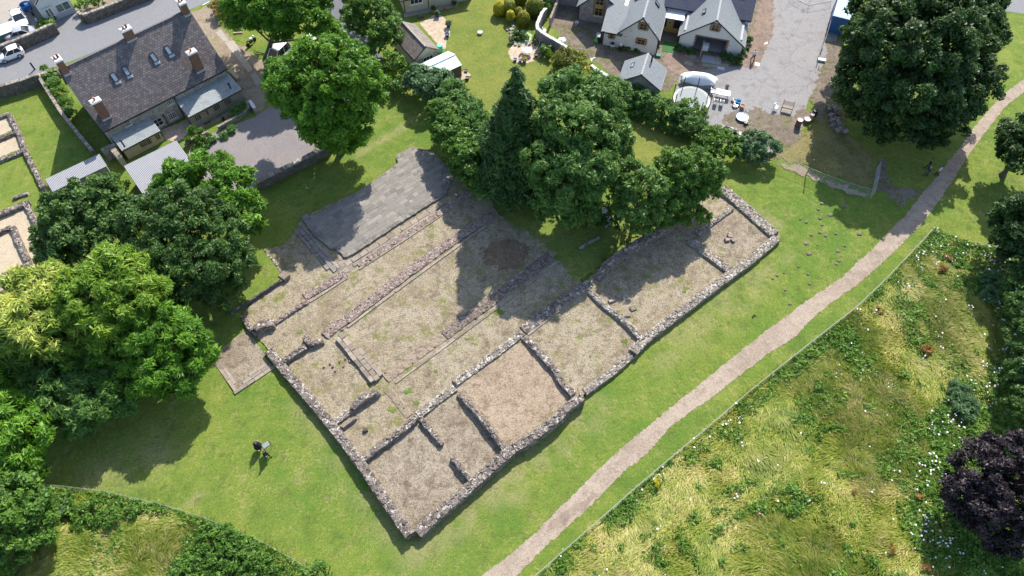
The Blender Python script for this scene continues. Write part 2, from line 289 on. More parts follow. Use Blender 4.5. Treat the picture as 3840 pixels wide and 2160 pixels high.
# ---------------------------------------------------------------- objects
def tag(o, label=None, cat=None, group=None, kind=None):
    for k, v in (('label', label), ('category', cat), ('group', group), ('kind', kind or 'thing')):
        if v: o[k] = v
    return o
def thing(name, label, cat, loc=(0, 0, 0), rz=0.0, group=None):
    o = bpy.data.objects.new(name, None); C.objects.link(o); o.empty_display_size = .3
    o.location = tuple(float(v) for v in loc); o.rotation_euler = (0, 0, rz)
    return tag(o, label, cat, group, 'thing')
def link(name, me, parent=None):
    o = bpy.data.objects.new(name, me); C.objects.link(o)
    if parent: o.parent = parent
    return o
def frame_of(o):
    ms = []
    while o is not None:
        ms.append(Matrix.Translation(o.location) @ o.rotation_euler.to_matrix().to_4x4()); o = o.parent
    r = Matrix.Identity(4)
    for m_ in ms: r = m_ @ r
    return r
class MB:
    def __init__(s): s.v = []; s.f = []; s.uv = []; s.t = []; s.mi = []; s.mats = []; s.cm = 0; s.sm = False
    def use(s, mat):
        if mat not in s.mats: s.mats.append(mat)
        s.cm = s.mats.index(mat); return s
    def add(s, vs, fs, tint=0.0, uvs=None):
        b = len(s.v); s.v += [tuple(map(float, p)) for p in vs]
        for i, f in enumerate(fs):
            s.f.append(tuple(b + k for k in f)); s.t.append(tint); s.mi.append(s.cm)
            s.uv.append(uvs[i] if uvs else [(s.v[b + k][0], s.v[b + k][1] + s.v[b + k][2]) for k in f])
        return s
    def box(s, c, size, rz=0.0, tint=0.0, jit=0.0, taper=1.0, rx=0.0):
        x, y, z = (v / 2 for v in size); vs = []
        for dz in (-1, 1):
            k = taper if dz > 0 else 1
            for dx, dy in ((-1, -1), (1, -1), (1, 1), (-1, 1)):
                p = Vector((dx * x * k, dy * y * k, dz * z))
                if rx: p.rotate(Matrix.Rotation(rx, 3, 'X'))
                if rz: p.rotate(Matrix.Rotation(rz, 3, 'Z'))
                if jit: p += Vector([random.uniform(-jit, jit) for _ in range(3)])
                vs.append((c[0] + p.x, c[1] + p.y, c[2] + p.z))
        return s.add(vs, [(3, 2, 1, 0), (4, 5, 6, 7), (0, 1, 5, 4), (1, 2, 6, 5), (2, 3, 7, 6), (3, 0, 4, 7)], tint)
    def prism(s, pts, z0, z1, tint=0.0):
        n = len(pts); vs = [(p[0], p[1], z0) for p in pts] + [(p[0], p[1], z1) for p in pts]
        a = sum(pts[i][0] * pts[(i + 1) % n][1] - pts[(i + 1) % n][0] * pts[i][1] for i in range(n))
        up = list(range(n, 2 * n)); dn = list(range(n))
        fs = [tuple(up), tuple(dn[::-1])] + [(i, (i + 1) % n, n + (i + 1) % n, n + i) for i in range(n)]
        if a < 0: fs = [f[::-1] for f in fs]
        return s.add(vs, fs, tint)
    def quad(s, a, b, c, d, uvs=None, tint=0.0): return s.add([a, b, c, d], [(0, 1, 2, 3)], tint, [uvs] if uvs else None)
    def slab(s, a, b, c, d, th, scale=1.0):
        """slab with UVs in metres: a->b along the eave, d the corner above a"""
        a, b, c, d = (Vector(p) for p in (a, b, c, d)); n = (b - a).cross(d - a).normalized() * th
        u = (b - a).normalized(); v = (d - a) - u * (d - a).dot(u); v.normalize()
        P = [a, b, c, d]; Q = [p - n for p in P]
        uv = [((p - a).dot(u) * scale, (p - a).dot(v) * scale) for p in P]
        s.add(P, [(0, 1, 2, 3)], 0, [uv])
        s.add(P + Q, [(7, 6, 5, 4), (0, 4, 5, 1), (1, 5, 6, 2), (2, 6, 7, 3), (3, 7, 4, 0)])
        return s
    def tube(s, pts, r, n=6, tint=0.0, caps=True):
        pts = [Vector(p) for p in pts]; rs = r if isinstance(r, (list, tuple)) else [r] * len(pts); vs = []; 
        for i, p in enumerate(pts):
            d = (pts[min(i + 1, len(pts) - 1)] - pts[max(i - 1, 0)]).normalized()
            u = d.orthogonal().normalized() if abs(d.z) > .99 else d.cross(Vector((0, 0, 1))).normalized()
            w_ = d.cross(u)
            for k in range(n):
                a = 2 * math.pi * k / n; vs.append(p + (u * math.cos(a) + w_ * math.sin(a)) * rs[i])
        fs = []
        for i in range(len(pts) - 1):
            for k in range(n):
                k2 = (k + 1) % n; fs.append((i * n + k, (i + 1) * n + k, (i + 1) * n + k2, i * n + k2))
        if caps: fs += [tuple(range(n)), tuple(range((len(pts) - 1) * n, len(pts) * n))[::-1]]
        return s.add(vs, fs, tint)
    def lathe(s, c, prof, n=14, tint=0.0):
        vs = []; fs = []
        for r, z in prof:
            for k in range(n):
                a = 2 * math.pi * k / n; vs.append((c[0] + r * math.cos(a), c[1] + r * math.sin(a), c[2] + z))
        for i in range(len(prof) - 1):
            for k in range(n):
                k2 = (k + 1) % n; fs.append((i * n + k, i * n + k2, (i + 1) * n + k2, (i + 1) * n + k))
        fs += [tuple(range(n))[::-1], tuple(range((len(prof) - 1) * n, len(prof) * n))]
        return s.add(vs, fs, tint)
    def blob(s, c, r, nu=10, nv=6, jit=0.0, tint=0.0):
        r = r if isinstance(r, (tuple, list)) else (r, r, r); vs = [(c[0], c[1], c[2] - r[2])]; fs = []
        for i in range(1, nv):
            th = math.pi * i / nv
            for k in range(nu):
                a = 2 * math.pi * k / nu; q = 1 + random.uniform(-jit, jit)
                vs.append((c[0] + r[0] * q * math.sin(th) * math.cos(a), c[1] + r[1] * q * math.sin(th) * math.sin(a), c[2] - r[2] * q * math.cos(th)))
        vs.append((c[0], c[1], c[2] + r[2])); T = len(vs) - 1
        for k in range(nu):
            k2 = (k + 1) % nu; fs.append((0, 1 + k2, 1 + k)); fs.append((T, T - nu + k, T - nu + k2))
            for i in range(nv - 2): a = 1 + i * nu; fs.append((a + k, a + k2, a + nu + k2, a + nu + k))
        return s.add(vs, fs, tint)
    def build(s, name, mat=None, parent=None, world=False, recenter=True, smooth=False):
        me = bpy.data.meshes.new(name); V = np.array(s.v, float).reshape(-1, 3); off = np.zeros(3)
        if parent is not None and world:
            mi = np.array(frame_of(parent).inverted()); V = V @ mi[:3, :3].T + mi[:3, 3]
        elif parent is None and recenter and len(V):
            off = np.array([(V[:, 0].min() + V[:, 0].max()) / 2, (V[:, 1].min() + V[:, 1].max()) / 2, V[:, 2].min()]); V = V - off
        me.from_pydata(V.tolist(), [], s.f)
        if s.mats and mat is None:
            for m_ in s.mats: me.materials.append(MT[m_])
            me.polygons.foreach_set('material_index', s.mi)
        else: me.materials.append(MT[mat])
        uvl = me.uv_layers.new(name='UVMap'); uvl.data.foreach_set('uv', np.array([c for f in s.uv for c in f], np.float32).ravel())
        at = me.attributes.new('tint', 'FLOAT', 'FACE'); at.data.foreach_set('value', np.array(s.t, np.float32))
        if smooth or s.sm: me.polygons.foreach_set('use_smooth', [True] * len(s.f))
        me.update(); o = link(name, me, parent); o.location = tuple(off); return o
def np_mesh(name, V, F, mat, tint=None, parent=None, world=True, nper=4):
    """fast mesh from arrays; V (n,3), F (m,nper)"""
    off = np.zeros(3)
    if parent is not None:
        if world: mi = np.array(frame_of(parent).inverted()); V = V @ mi[:3, :3].T + mi[:3, 3]
    else: off = np.array([(V[:, 0].min() + V[:, 0].max()) / 2, (V[:, 1].min() + V[:, 1].max()) / 2, V[:, 2].min()]); V = V - off
    me = bpy.data.meshes.new(name); n, mf = len(V), len(F)
    me.vertices.add(n); me.vertices.foreach_set('co', V.astype(np.float32).ravel())
    me.loops.add(mf * nper); me.loops.foreach_set('vertex_index', F.astype(np.int32).ravel())
    me.polygons.add(mf); me.polygons.foreach_set('loop_start', np.arange(0, mf * nper, nper, dtype=np.int32))
    me.update(calc_edges=True)
    if tint is not None:
        at = me.attributes.new('tint', 'FLOAT', 'FACE'); at.data.foreach_set('value', tint.astype(np.float32))
    me.materials.append(MT[mat]); o = link(name, me, parent); o.location = tuple(off); return o

# ---------------------------------------------------------------- ground sheets
def sheet(name, poly, mat, dz=.02, res=.2, rag=.12, label=None, zf=None, ragscale=1.6, dryfn=None, cat='ground'):
    poly = np.array([p[:2] for p in poly]); x0, y0 = poly.min(0) - .5; x1, y1 = poly.max(0) + .5
    xs = np.arange(x0, x1 + res, res); ys = np.arange(y0, y1 + res, res); X, Y = np.meshgrid(xs, ys, indexing='ij')
    jx = (vnoise(X, Y, ragscale, 1) - .5 + .6 * (vnoise(X, Y, ragscale * 3.3, 2) - .5)) * 2 * rag
    jy = (vnoise(X, Y, ragscale, 3) - .5 + .6 * (vnoise(X, Y, ragscale * 3.3, 4) - .5)) * 2 * rag
    n, k = X.shape; Z = (H(X, Y) if zf is None else (zf(X, Y) if callable(zf) else np.full_like(X, zf))) + dz
    # snap grid vertices: jitter them so no staircase shows along slanted edges
    Xj = X + (vnoise(X, Y, 7.0 / max(res, .05) * .1, 5) - .5) * res * .7; Yj = Y + (vnoise(X, Y, 7.0 / max(res, .05) * .1, 6) - .5) * res * .7
    inn = inside(X + jx, Y + jy, poly)
    idx = np.arange(n * k).reshape(n, k)
    cnt = inn[:-1, :-1].astype(int) + inn[1:, :-1] + inn[1:, 1:] + inn[:-1, 1:]
    q = np.stack([idx[:-1, :-1], idx[1:, :-1], idx[1:, 1:], idx[:-1, 1:]], -1); qi = np.stack([inn[:-1, :-1], inn[1:, :-1], inn[1:, 1:], inn[:-1, 1:]], -1)
    tris = []
    full = q[cnt == 4]; tris += [full[:, [0, 1, 2]], full[:, [0, 2, 3]]]
    three = cnt == 3; q3 = q[three]; i3 = qi[three]
    if len(q3):
        miss = np.argmin(i3, axis=1); o_ = np.arange(len(q3))
        tris.append(np.stack([q3[o_, (miss + 1) % 4], q3[o_, (miss + 2) % 4], q3[o_, (miss + 3) % 4]], -1))
    F = np.concatenate(tris); used = np.unique(F); rm = np.full(n * k, -1); rm[used] = np.arange(len(used))
    V = np.stack([Xj.ravel(), Yj.ravel(), Z.ravel()], -1)[used]
    o = np_mesh(name, V, rm[F], mat, nper=3)
    if dryfn is not None:
        at = o.data.attributes.new('dry', 'FLOAT', 'POINT'); at.data.foreach_set('value', dryfn(V[:, 0], V[:, 1]).astype(np.float32))
    return tag(o, label or name.replace('_', ' '), cat, kind='structure')
def flat(name, poly, mat, z, label, cat='ground'):
    mb = MB(); pts = [(p[0], p[1], z) for p in poly]
    mb.add(pts, [tuple(t) for t in geometry.tessellate_polygon([[Vector((p[0], p[1], 0)) for p in pts]])])
    o = mb.build(name, mat)
    me = o.data; bm = bmesh.new(); bm.from_mesh(me); bmesh.ops.recalc_face_normals(bm, faces=bm.faces)
    if bm.faces and sum(f.normal.z for f in bm.faces) < 0: bmesh.ops.reverse_faces(bm, faces=bm.faces)
    bm.to_mesh(me); bm.free()
    return tag(o, label, cat, kind='structure')

# ---------------------------------------------------------------- foliage
def leaf_quads(P, N, size, asp=1.0, spread=.9, droop=0.0, rng=RNG):
    n = len(P); d = N + rng.normal(0, spread, (n, 3)); d /= np.linalg.norm(d, axis=1)[:, None] + 1e-9
    t = rng.normal(0, 1, (n, 3)); t[:, 2] -= droop; t -= d * np.sum(t * d, 1)[:, None]; t /= np.linalg.norm(t, axis=1)[:, None] + 1e-9
    b = np.cross(d, t); s = size * rng.choice([.5, .7, .85, 1.0, 1.2, 1.5], (n, 1)); l = s * asp; wd = s / asp ** .5 * .62
    V = np.stack([P - t * l, P + b * wd - d * s * .15, P + t * l, P - b * wd - d * s * .15], 1).reshape(-1, 3)
    return V, np.arange(4 * n).reshape(n, 4)
def foliage_pts(lobes, pr=.8, dens=70, low=-.35, clump=1.0, seed=0):
    """puffs of leaves over the skins of ellipsoid lobes (x,y,z,r[,rz]); returns points, normals, tint"""
    rng = np.random.default_rng(seed); L = np.array([(l[0], l[1], l[2], l[3], l[4] if len(l) > 4 else l[3] * .85) for l in lobes], float)
    PC = []; ND = []
    for i, (x, y, z, r, rz) in enumerate(L):
        n = int(max(6, 4 * math.pi * r * r * .62 / (pr * pr * 1.5 * clump)))
        d = rng.normal(0, 1, (n, 3)); d /= np.linalg.norm(d, axis=1)[:, None]; d = d[d[:, 2] > low]
        k = rng.uniform(.72, 1.08, (len(d), 1)); p = np.array([x, y, z]) + d * k * np.array([r, r, rz])
        keep = np.ones(len(p), bool)
        for j, (a, b, c, q, qz) in enumerate(L):
            if j != i: keep &= (((p - [a, b, c]) / [q, q, qz]) ** 2).sum(1) > .55
        keep &= p[:, 2] > .3 * pr
        PC.append(p[keep]); ND.append(d[keep])
    PC = np.concatenate(PC); ND = np.concatenate(ND); n = len(PC)
    rp = pr * rng.uniform(.6, 1.35, n); pt = rng.normal(0, .12, n)
    rep = np.repeat(np.arange(n), np.maximum(6, (dens * (rp / pr) ** 2).astype(int)))
    d = rng.normal(0, 1, (len(rep), 3)); d += ND[rep] * .35 + np.array([0, 0, .55]); d /= np.linalg.norm(d, axis=1)[:, None]
    rad = rng.random(len(rep)) ** .45
    P = PC[rep] + d * (rp[rep] * rad)[:, None] * np.array([1, 1, .75])
    N = d * .6 + np.array([0, 0, .55]) + ND[rep] * .25
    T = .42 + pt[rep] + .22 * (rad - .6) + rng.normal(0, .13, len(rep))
    # inner fill
    FP = []; FN = []
    for (x, y, z, r, rz) in L:
        m_ = int(4 * math.pi * r * r * 2.2); d2 = rng.normal(0, 1, (m_, 3)); d2 /= np.linalg.norm(d2, axis=1)[:, None]; d2 = d2[d2[:, 2] > -.6]
        FP.append(np.array([x, y, z]) + d2 * rng.uniform(.45, .82, (len(d2), 1)) * np.array([r, r, rz])); FN.append(d2)
    FP = np.concatenate(FP); FN = np.concatenate(FN)
    ok = FP[:, 2] > .15
    return P, N, T, FP[ok], FN[ok], rng
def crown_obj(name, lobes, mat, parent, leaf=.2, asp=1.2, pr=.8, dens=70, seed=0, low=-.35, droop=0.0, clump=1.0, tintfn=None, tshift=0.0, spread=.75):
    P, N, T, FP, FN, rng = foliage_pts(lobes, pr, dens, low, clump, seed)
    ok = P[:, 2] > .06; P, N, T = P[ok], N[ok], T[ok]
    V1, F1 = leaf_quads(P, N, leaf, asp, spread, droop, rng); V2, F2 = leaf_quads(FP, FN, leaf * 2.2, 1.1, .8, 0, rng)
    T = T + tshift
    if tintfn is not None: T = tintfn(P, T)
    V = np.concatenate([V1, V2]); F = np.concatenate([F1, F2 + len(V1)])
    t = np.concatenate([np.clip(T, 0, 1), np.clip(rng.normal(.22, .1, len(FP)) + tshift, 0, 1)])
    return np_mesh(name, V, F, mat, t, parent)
def lobes_px(ls):
    r = []
    for l in ls:
        p = W('o', l[0], l[1], l[2]); r.append((p[0], p[1], l[2], *l[3:]))
    return r
_seed = [100]
def tree(name, label, ls, mat, group=None, trunk_r=.32, base=None, cat='tree', limbs=True, **kw):
    _seed[0] += 1; L = lobes_px(ls); a = np.array([l[:4] for l in L]); wgt = a[:, 3] ** 2
    bx, by = (a[:, :2] * wgt[:, None]).sum(0) / wgt.sum() if base is None else W('o', *base)[:2]
    bz = float(H(bx, by)); t = thing(name, label, cat, (bx, by, bz), 0, group)
    top = max(l[2] for l in L); mb = MB(); r0 = trunk_r
    pts = []; n = 6
    cx, cy = (a[:, :2] * wgt[:, None]).sum(0) / wgt.sum()
    for i in range(n + 1):
        k = i / n; pts.append((bx + (cx - bx) * k + .12 * math.sin(3 * k + bx), by + (cy - by) * k + .12 * math.cos(4 * k), bz - .05 + (top * .72 - bz) * k))
    mb.tube(pts, [r0 * (1.35 if i == 0 else 1 - .72 * i / n) for i in range(n + 1)], 9)
    if limbs:
        for l in L:
            k = min(.85, max(.25, (l[2] - .3 * l[3]) / max(top, .1) * .8)); i = int(k * n); p0 = Vector(pts[i]); p1 = Vector((l[0], l[1], l[2] + .1 * l[3]))
            md = p0.lerp(p1, .5) + Vector((0, 0, -.25)); mb.tube([p0, md, p1], [r0 * .42, r0 * .28, r0 * .08], 6)
            for q in range(5):
                an = random.uniform(0, 6.28); rr = l[3] * random.uniform(.5, .85)
                e = p1 + Vector((math.cos(an) * rr, math.sin(an) * rr, random.uniform(-.2, .5) * l[3])); mb.tube([md.lerp(p1, .5), p1.lerp(e, .5) + Vector((0, 0, .15)), e], [r0 * .14, r0 * .09, r0 * .03], 5)
    mb.build('trunk', 'bark', t, world=True)
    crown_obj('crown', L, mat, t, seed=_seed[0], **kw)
    return t
def bush(name, label, ls, mat, group=None, cat='bush', **kw):
    _seed[0] += 1; kw.setdefault('low', -.2); kw.setdefault('pr', .42); kw.setdefault('leaf', .13); kw.setdefault('dens', 40)
    o = crown_obj(name, lobes_px(ls), mat, None, seed=_seed[0], **kw)
    return tag(o, label, cat, group)

# ---------------------------------------------------------------- ruined walls
def wall_run(name, label, path, width, height, mat='rubble', base=None, ends=(True, True), stone=.26, cap=.85, jit=.05, cat='ruined wall', group=None, wavy=.25, side=True, pale=.0):
    """rubble wall along world points; height a number or list; base z; body mesh with stones bedded on its top and edges"""
    width = width * .85; pts = [np.array(p[:2], float) for p in path]; hs = height if isinstance(height, (list, tuple)) else [height] * len(pts)
    seg = [np.hypot(*(pts[i + 1] - pts[i])) for i in range(len(pts) - 1)]; Lt = sum(seg)
    n = max(2, int(Lt / .3)); mb = MB(); rows = []; cen = []
    for i in range(n + 1):
        d = Lt * i / n; j = 0
        while j < len(seg) - 1 and d > seg[j]: d -= seg[j]; j += 1
        k = min(1, d / seg[j]); p = pts[j] * (1 - k) + pts[j + 1] * k; u = (pts[j + 1] - pts[j]) / seg[j]; h = hs[j] * (1 - k) + hs[j + 1] * k
        zb = (float(H(*p)) - .08 if base is None else base)
        h = max(h * .35, h * (1 + wavy * (vnoise(p[0], p[1], .7, 2) - .5 + .7 * (vnoise(p[0], p[1], 2.3, 4) - .5))))
        cen.append((p, u, h)); nn = np.array([-u[1], u[0]]); w2 = width / 2
        row = []
        jit = min(jit, .045)
        for a, z in ((-1.0, zb), (-1.0, zb + (h - zb) * .5), (-.97, h - .03), (-.45, h), (.1, h), (.5, h), (.97, h - .03), (1.0, zb + (h - zb) * .5), (1.0, zb)):
            q = p + nn * (a * w2 + random.uniform(-jit, jit)) + u * random.uniform(-jit, jit)
            row.append((q[0], q[1], z + (random.uniform(-jit, jit) * .8 if z > zb else 0)))
        rows.append(row)
    m_ = len(rows[0]); vs = [v for r in rows for v in r]; fs = []
    for i in range(n):
        for k in range(m_ - 1): fs.append((i * m_ + k, i * m_ + k + 1, (i + 1) * m_ + k + 1, (i + 1) * m_ + k))
    fs = [f[::-1] for f in fs]
    fs += [tuple(range(m_)), tuple(range(n * m_, (n + 1) * m_))[::-1]]
    mb.add(vs, fs)
    # stones bedded in the top
    cap *= .72; nr = max(2, int(width / (stone * 1.05)))
    for i in range(int(Lt / (stone * 1.05))):
        d = (i + .5) * stone * 1.05; c_ = cen[min(n, int(d / Lt * n + .5))]; p, u, h = c_; nn = np.array([-u[1], u[0]])
        p = p + u * (d - Lt * min(n, int(d / Lt * n + .5)) / n)
        for r in range(nr):
            edge = r in (0, nr - 1)
            if random.random() > (cap if edge else cap * .62): continue
            a = (r + .5) / nr * 2 - 1; q = p + nn * a * (width / 2 - stone * .30) + u * random.uniform(-.06, .06)
            sz = stone * random.choice([.55, .7, .85, 1.0, 1.25, 1.6]); zt = h + random.uniform(-.03, .055) * (1 if height and h > .2 else .5)
            mb.box((q[0], q[1], zt - .06), (sz, sz * random.uniform(.55, .9), .2), math.atan2(u[1], u[0]) + random.uniform(-.8, .8), min(1, max(.05, random.random() + (pale if edge else 0))), .045, random.uniform(.65, .95))
    if side and max(hs) > .3:      # face stones standing a little proud
        for sd_ in (-1, 1):
            for i in range(int(Lt / .34)):
                d = (i + random.random()) * .34; p, u, h = cen[min(n, int(d / Lt * n))]; nn = np.array([-u[1], u[0]]); zb = (float(H(*p)) if base is None else base)
                for zz in np.arange(zb + .1, h - .08, .2):
                    if random.random() < .55:
                        q = p + nn * sd_ * (width / 2 - .03) + u * random.uniform(-.15, .15)
                        mb.box((q[0], q[1], zz), (random.uniform(.18, .38), .12, random.uniform(.1, .18)), math.atan2(u[1], u[0]), random.uniform(.05, 1), .02)
    o = mb.build(name, mat); return tag(o, label, cat, group)
def garden_wall(name, label, path, width, height, mat='rubble_dark', cap_mat='rubble_pale', base=None, group=None, cope=.16, cat='wall', zs=None):
    """mortared wall (body) with a coping of stones set on edge"""
    pts = [np.array(p[:2], float) for p in path]; c = sum(pts) / len(pts); z0 = float(H(*c)) if base is None else base
    t = thing(name, label, cat, (*c, z0), 0, group); b = MB(); cp = MB()
    hs = height if isinstance(height, (list, tuple)) else [height] * len(pts)
    for i in range(len(pts) - 1):
        a, e = pts[i], pts[i + 1]; L_ = np.hypot(*(e - a)); u = (e - a) / L_; nn = np.array([-u[1], u[0]]); n = max(1, int(L_ / .45)); ang = math.atan2(u[1], u[0])
        for k in range(n):
            p0 = a + u * L_ * k / n; p1 = a + u * L_ * (k + 1) / n + u * (.01 if k == n - 1 else 0); h0 = hs[i] + (hs[i + 1] - hs[i]) * k / n; h1 = hs[i] + (hs[i + 1] - hs[i]) * (k + 1) / n; w2 = width / 2
            q = [p0 - nn * w2, p1 - nn * w2, p1 + nn * w2, p0 + nn * w2]
            b.add([(*q[0], z0 - .1), (*q[1], z0 - .1), (*q[2], z0 - .1), (*q[3], z0 - .1), (*q[0], z0 + h0), (*q[1], z0 + h1), (*q[2], z0 + h1), (*q[3], z0 + h0)],
                  [(4, 5, 6, 7), (0, 1, 5, 4), (2, 3, 7, 6)] + ([(3, 0, 4, 7)] if k == 0 else []) + ([(1, 2, 6, 5)] if k == n - 1 else []))
        x = 0
        while x < L_ - .1:
            s_ = random.uniform(.16, .42) if cope > 0 else .5; p = a + u * (x + s_ / 2); h = hs[i] + (hs[i + 1] - hs[i]) * x / L_
            cp.box((*p, z0 + h + abs(cope) / 2 - .02), (s_ * .93, width * random.uniform(.92, 1.12), abs(cope) * random.uniform(.7, 1.3)), ang, random.uniform(.05, 1), .025); x += s_
    b.build('wall_body', mat, t, world=True); cp.build('coping', cap_mat, t, world=True)
    return t
# ================================================================ GROUND
RUIN = GS('b1', [(0, 800), (240, 655)]) + GS('b1', [(60, 430), (200, 400), (300, 290), (340, 185)]) + GS('a1', [(760, 1449), (1060, 1235), (1180, 1110), (1500, 1300)]) + \
       GS('o', [(1210, 440), (1255, 540), (1350, 585), (1425, 650), (1470, 715), (1500, 680), (1600, 600), (1700, 550), (1790, 480), (1825, 465), (1965, 597), (1620, 868), (1474, 993), (1035, 1362), (670, 877), (602, 795)])
def Hg(x, y):
    z = H(x, y); return np.where(inside(x, y, RUIN), np.minimum(z, -.12), z)
wear = [(WS('o', [(780, 1010), (920, 1200), (1040, 1390)]), 2.2, .45), (WS('o', [(1060, 1380), (1290, 1180), (1490, 1030)]), 2.0, .5), (WS('c0', [(1400, 920), (1500, 820), (1640, 740)]), .5, .5),
        (WS('c2', [(380, 400), (520, 480)]), .7, .5), (WS('c2', [(0, 640), (30, 820)]), 1.2, .5), (WS('o', [(1650, 880), (1800, 790), (1880, 700)]), 2.5, .35), (WS('o', [(1880, 520), (1960, 560)]), .8, .55),
        (WS('a1', [(760, 1170), (980, 1040), (1180, 920)]), .6, .55), (WS('c1', [(850, 700), (1000, 900)]), 1.5, .3), (WS('o', [(1990, 640), (1900, 700)]), .8, .4), (WS('o', [(250, 1200), (400, 1130)]), 2.5, .35)]
def dryf(x, y):
    d = np.zeros_like(x)
    for path, wd, amt in wear:
        for a, b in zip(path[:-1], path[1:]):
            a = a[:2]; b = b[:2]; L2 = ((b - a) ** 2).sum(); k = np.clip(((x - a[0]) * (b[0] - a[0]) + (y - a[1]) * (b[1] - a[1])) / L2, 0, 1)
            dist = np.hypot(x - a[0] - k * (b[0] - a[0]), y - a[1] - k * (b[1] - a[1])); d = np.maximum(d, amt * np.clip(1.3 - dist / wd, 0, 1) * np.clip(vnoise(x, y, .9, 3) * 2.2 - .25, 0, 1) * 1.25)
    return d
xs = np.concatenate([[-900, -400, -180], np.arange(-90, 90.1, .5), [180, 400, 900]]); ys = np.concatenate([[-900, -300, -60], np.arange(0, 115.1, .5), [180, 400, 1100]])
X, Y = np.meshgrid(xs, ys, indexing='ij'); n, k = X.shape; idx = np.arange(n * k).reshape(n, k)
q = np.stack([idx[:-1, :-1], idx[1:, :-1], idx[1:, 1:], idx[:-1, 1:]], -1).reshape(-1, 4)
V = np.stack([X.ravel(), Y.ravel(), Hg(X, Y).ravel()], -1)
g = np_mesh('ground', V, q, 'lawn'); at = g.data.attributes.new('dry', 'FLOAT', 'POINT'); at.data.foreach_set('value', dryf(X.ravel(), Y.ravel()).astype(np.float32))
tag(g, 'mown green lawn around the ruins', 'ground', kind='structure')

sheet('dry_floor', RUIN, 'dry_floor', zf=.03, dz=0, res=.2, rag=.05, label='parched bare grass floor inside the ruined building')
ROOM = [('a', [(1160, 975), (1320, 850), (1450, 990), (1280, 1125)], 'red_floor'), ('b', [(920, 1165), (1045, 1062), (1150, 985), (1280, 1130), (1180, 1215), (1035, 1345)], 'brown_floor'), ('c', [(1765, 580), (1835, 530), (1930, 595), (1845, 660)], 'brown_floor')]
for i, (_, pts, mt) in enumerate(ROOM):
    sheet('room_floor', [W('o', x, y, .04) for x, y in pts], mt, zf=.05, dz=0, res=.2, rag=.25, label=['reddish bare earth floor of square room', 'worn brown earth floor of corner rooms', 'trodden earth floor of end room'][i])
sheet('shade_grass', [G('o', x, y) for x, y in [(1255, 540), (1330, 590), (1400, 650), (1440, 712), (1485, 700), (1560, 630), (1640, 560), (1560, 500), (1400, 500)]], 'lawn', zf=.06, dz=0, rag=.5, res=.25, label='grass under the trees beside the ruins', dryfn=lambda x, y: .25 * vnoise(x, y, .6))
sheet('soil_stain', [W('o', x, y, .04) for x, y in [(1205, 640), (1235, 605), (1290, 600), (1330, 625), (1325, 665), (1270, 680), (1225, 670)]], 'soil_stain', zf=.056, dz=0, rag=.5, res=.15, label='dark reddish soil stain on the ruin floor under the trees')
for i, (k_, x_, y_, r_) in enumerate([('b2', 1830, 900, 30), ('b1', 325, 1055, 26), ('c1', 1150, 55, 34), ('c1', 1205, 140, 30), ('b1', 1830, 900, 34), ('b1', 1350, 1355, 22), ('b1', 1645, 1145, 20), ('b2', 1315, 735, 30), ('b2', 850, 1130, 26), ('b2', 95, 890, 20), ('b1', 1590, 1115, 18), ('c1', 1040, 190, 40), ('b2', 580, 1240, 18)]):
    pl_ = [W(k_, x_ + r_ * math.cos(a) * random.uniform(.7, 1.4), y_ + r_ * .7 * math.sin(a) * random.uniform(.7, 1.4), .04) for a in np.arange(0, 6.2, .8)]
    sheet('green_tuft', pl_, 'lawn', zf=.062, dz=0, rag=.18, res=.1, ragscale=3, label='patch of green weeds on the dry ruin floor')
# paths and roads
PATH_L = GS('c2', [(-330, 1520), (-240, 1449), (0, 1275), (190, 1100), (420, 870), (640, 650), (760, 540), (940, 385), (1180, 185), (1400, 10)]) + GS('b3', [(0, 1030), (160, 920), (360, 770), (560, 640), (700, 500), (800, 415), (950, 250), (1030, 180), (1010, 110), (880, 10)])
PATH_N = GS('a3', [(1170, 1449), (1260, 1340), (1470, 1080), (1560, 950), (1760, 720), (1932, 590), (2050, 500)])
PATH_S = GS('a3', [(2050, 680), (1932, 700), (1800, 800), (1640, 1000), (1500, 1200), (1360, 1420)]) + GS('b3', [(1330, 20), (1200, 200), (1010, 400), (830, 570), (690, 690), (560, 780), (380, 920), (200, 1100), (0, 1225)]) + GS('c2', [(1640, 0), (1520, 100), (1350, 215), (1190, 330), (1080, 470), (980, 560), (860, 660), (720, 790), (560, 960), (420, 1080), (260, 1230), (120, 1370), (40, 1449), (-100, 1580)])
sheet('path', PATH_L[:-2] + PATH_N + PATH_S, 'path', dz=.022, res=.12, rag=.07, ragscale=3.0, label='pale trodden gravel footpath crossing the lawn', cat='path')
sheet('mud_patch', GS('c2', [(330, 1010), (420, 960), (470, 890), (560, 870), (620, 810), (640, 850), (560, 940), (470, 1020), (380, 1090), (270, 1140), (290, 1060)]), 'mud', dz=.03, res=.12, rag=.3, label='darker worn patch on the footpath near the bottom edge', ragscale=1.2)
sheet('side_path', GS('a3', [(830, 1180), (900, 1190), (900, 1300), (960, 1400), (1200, 1449)]) + GS('b3', [(1010, 100), (1020, 175), (970, 80), (900, 20)]) + GS('a3', [(780, 1420), (790, 1300)]), 'earth', dz=.016, res=.18, rag=.3, label='worn earth track joining the footpath by the fence corner', cat='path')
road_lo = GS('a0', [(-500, 850), (0, 660), (290, 552), (620, 430), (900, 315), (1370, 100), (1640, -15), (2100, -210)]); road_up = GS('a0', [(1700, -330), (1150, -50), (960, 35), (600, 168), (420, 245), (0, 400), (-500, 590)])
flat('road', road_lo + road_up, 'road_asphalt', .012, 'grey asphalt road passing the stone house', 'road')
flat('road_line', WS('e1', [(0, 85), (125, 25), (128, 33), (0, 95)]), 'white_paint', .02, 'white painted line along the road edge', 'road marking')
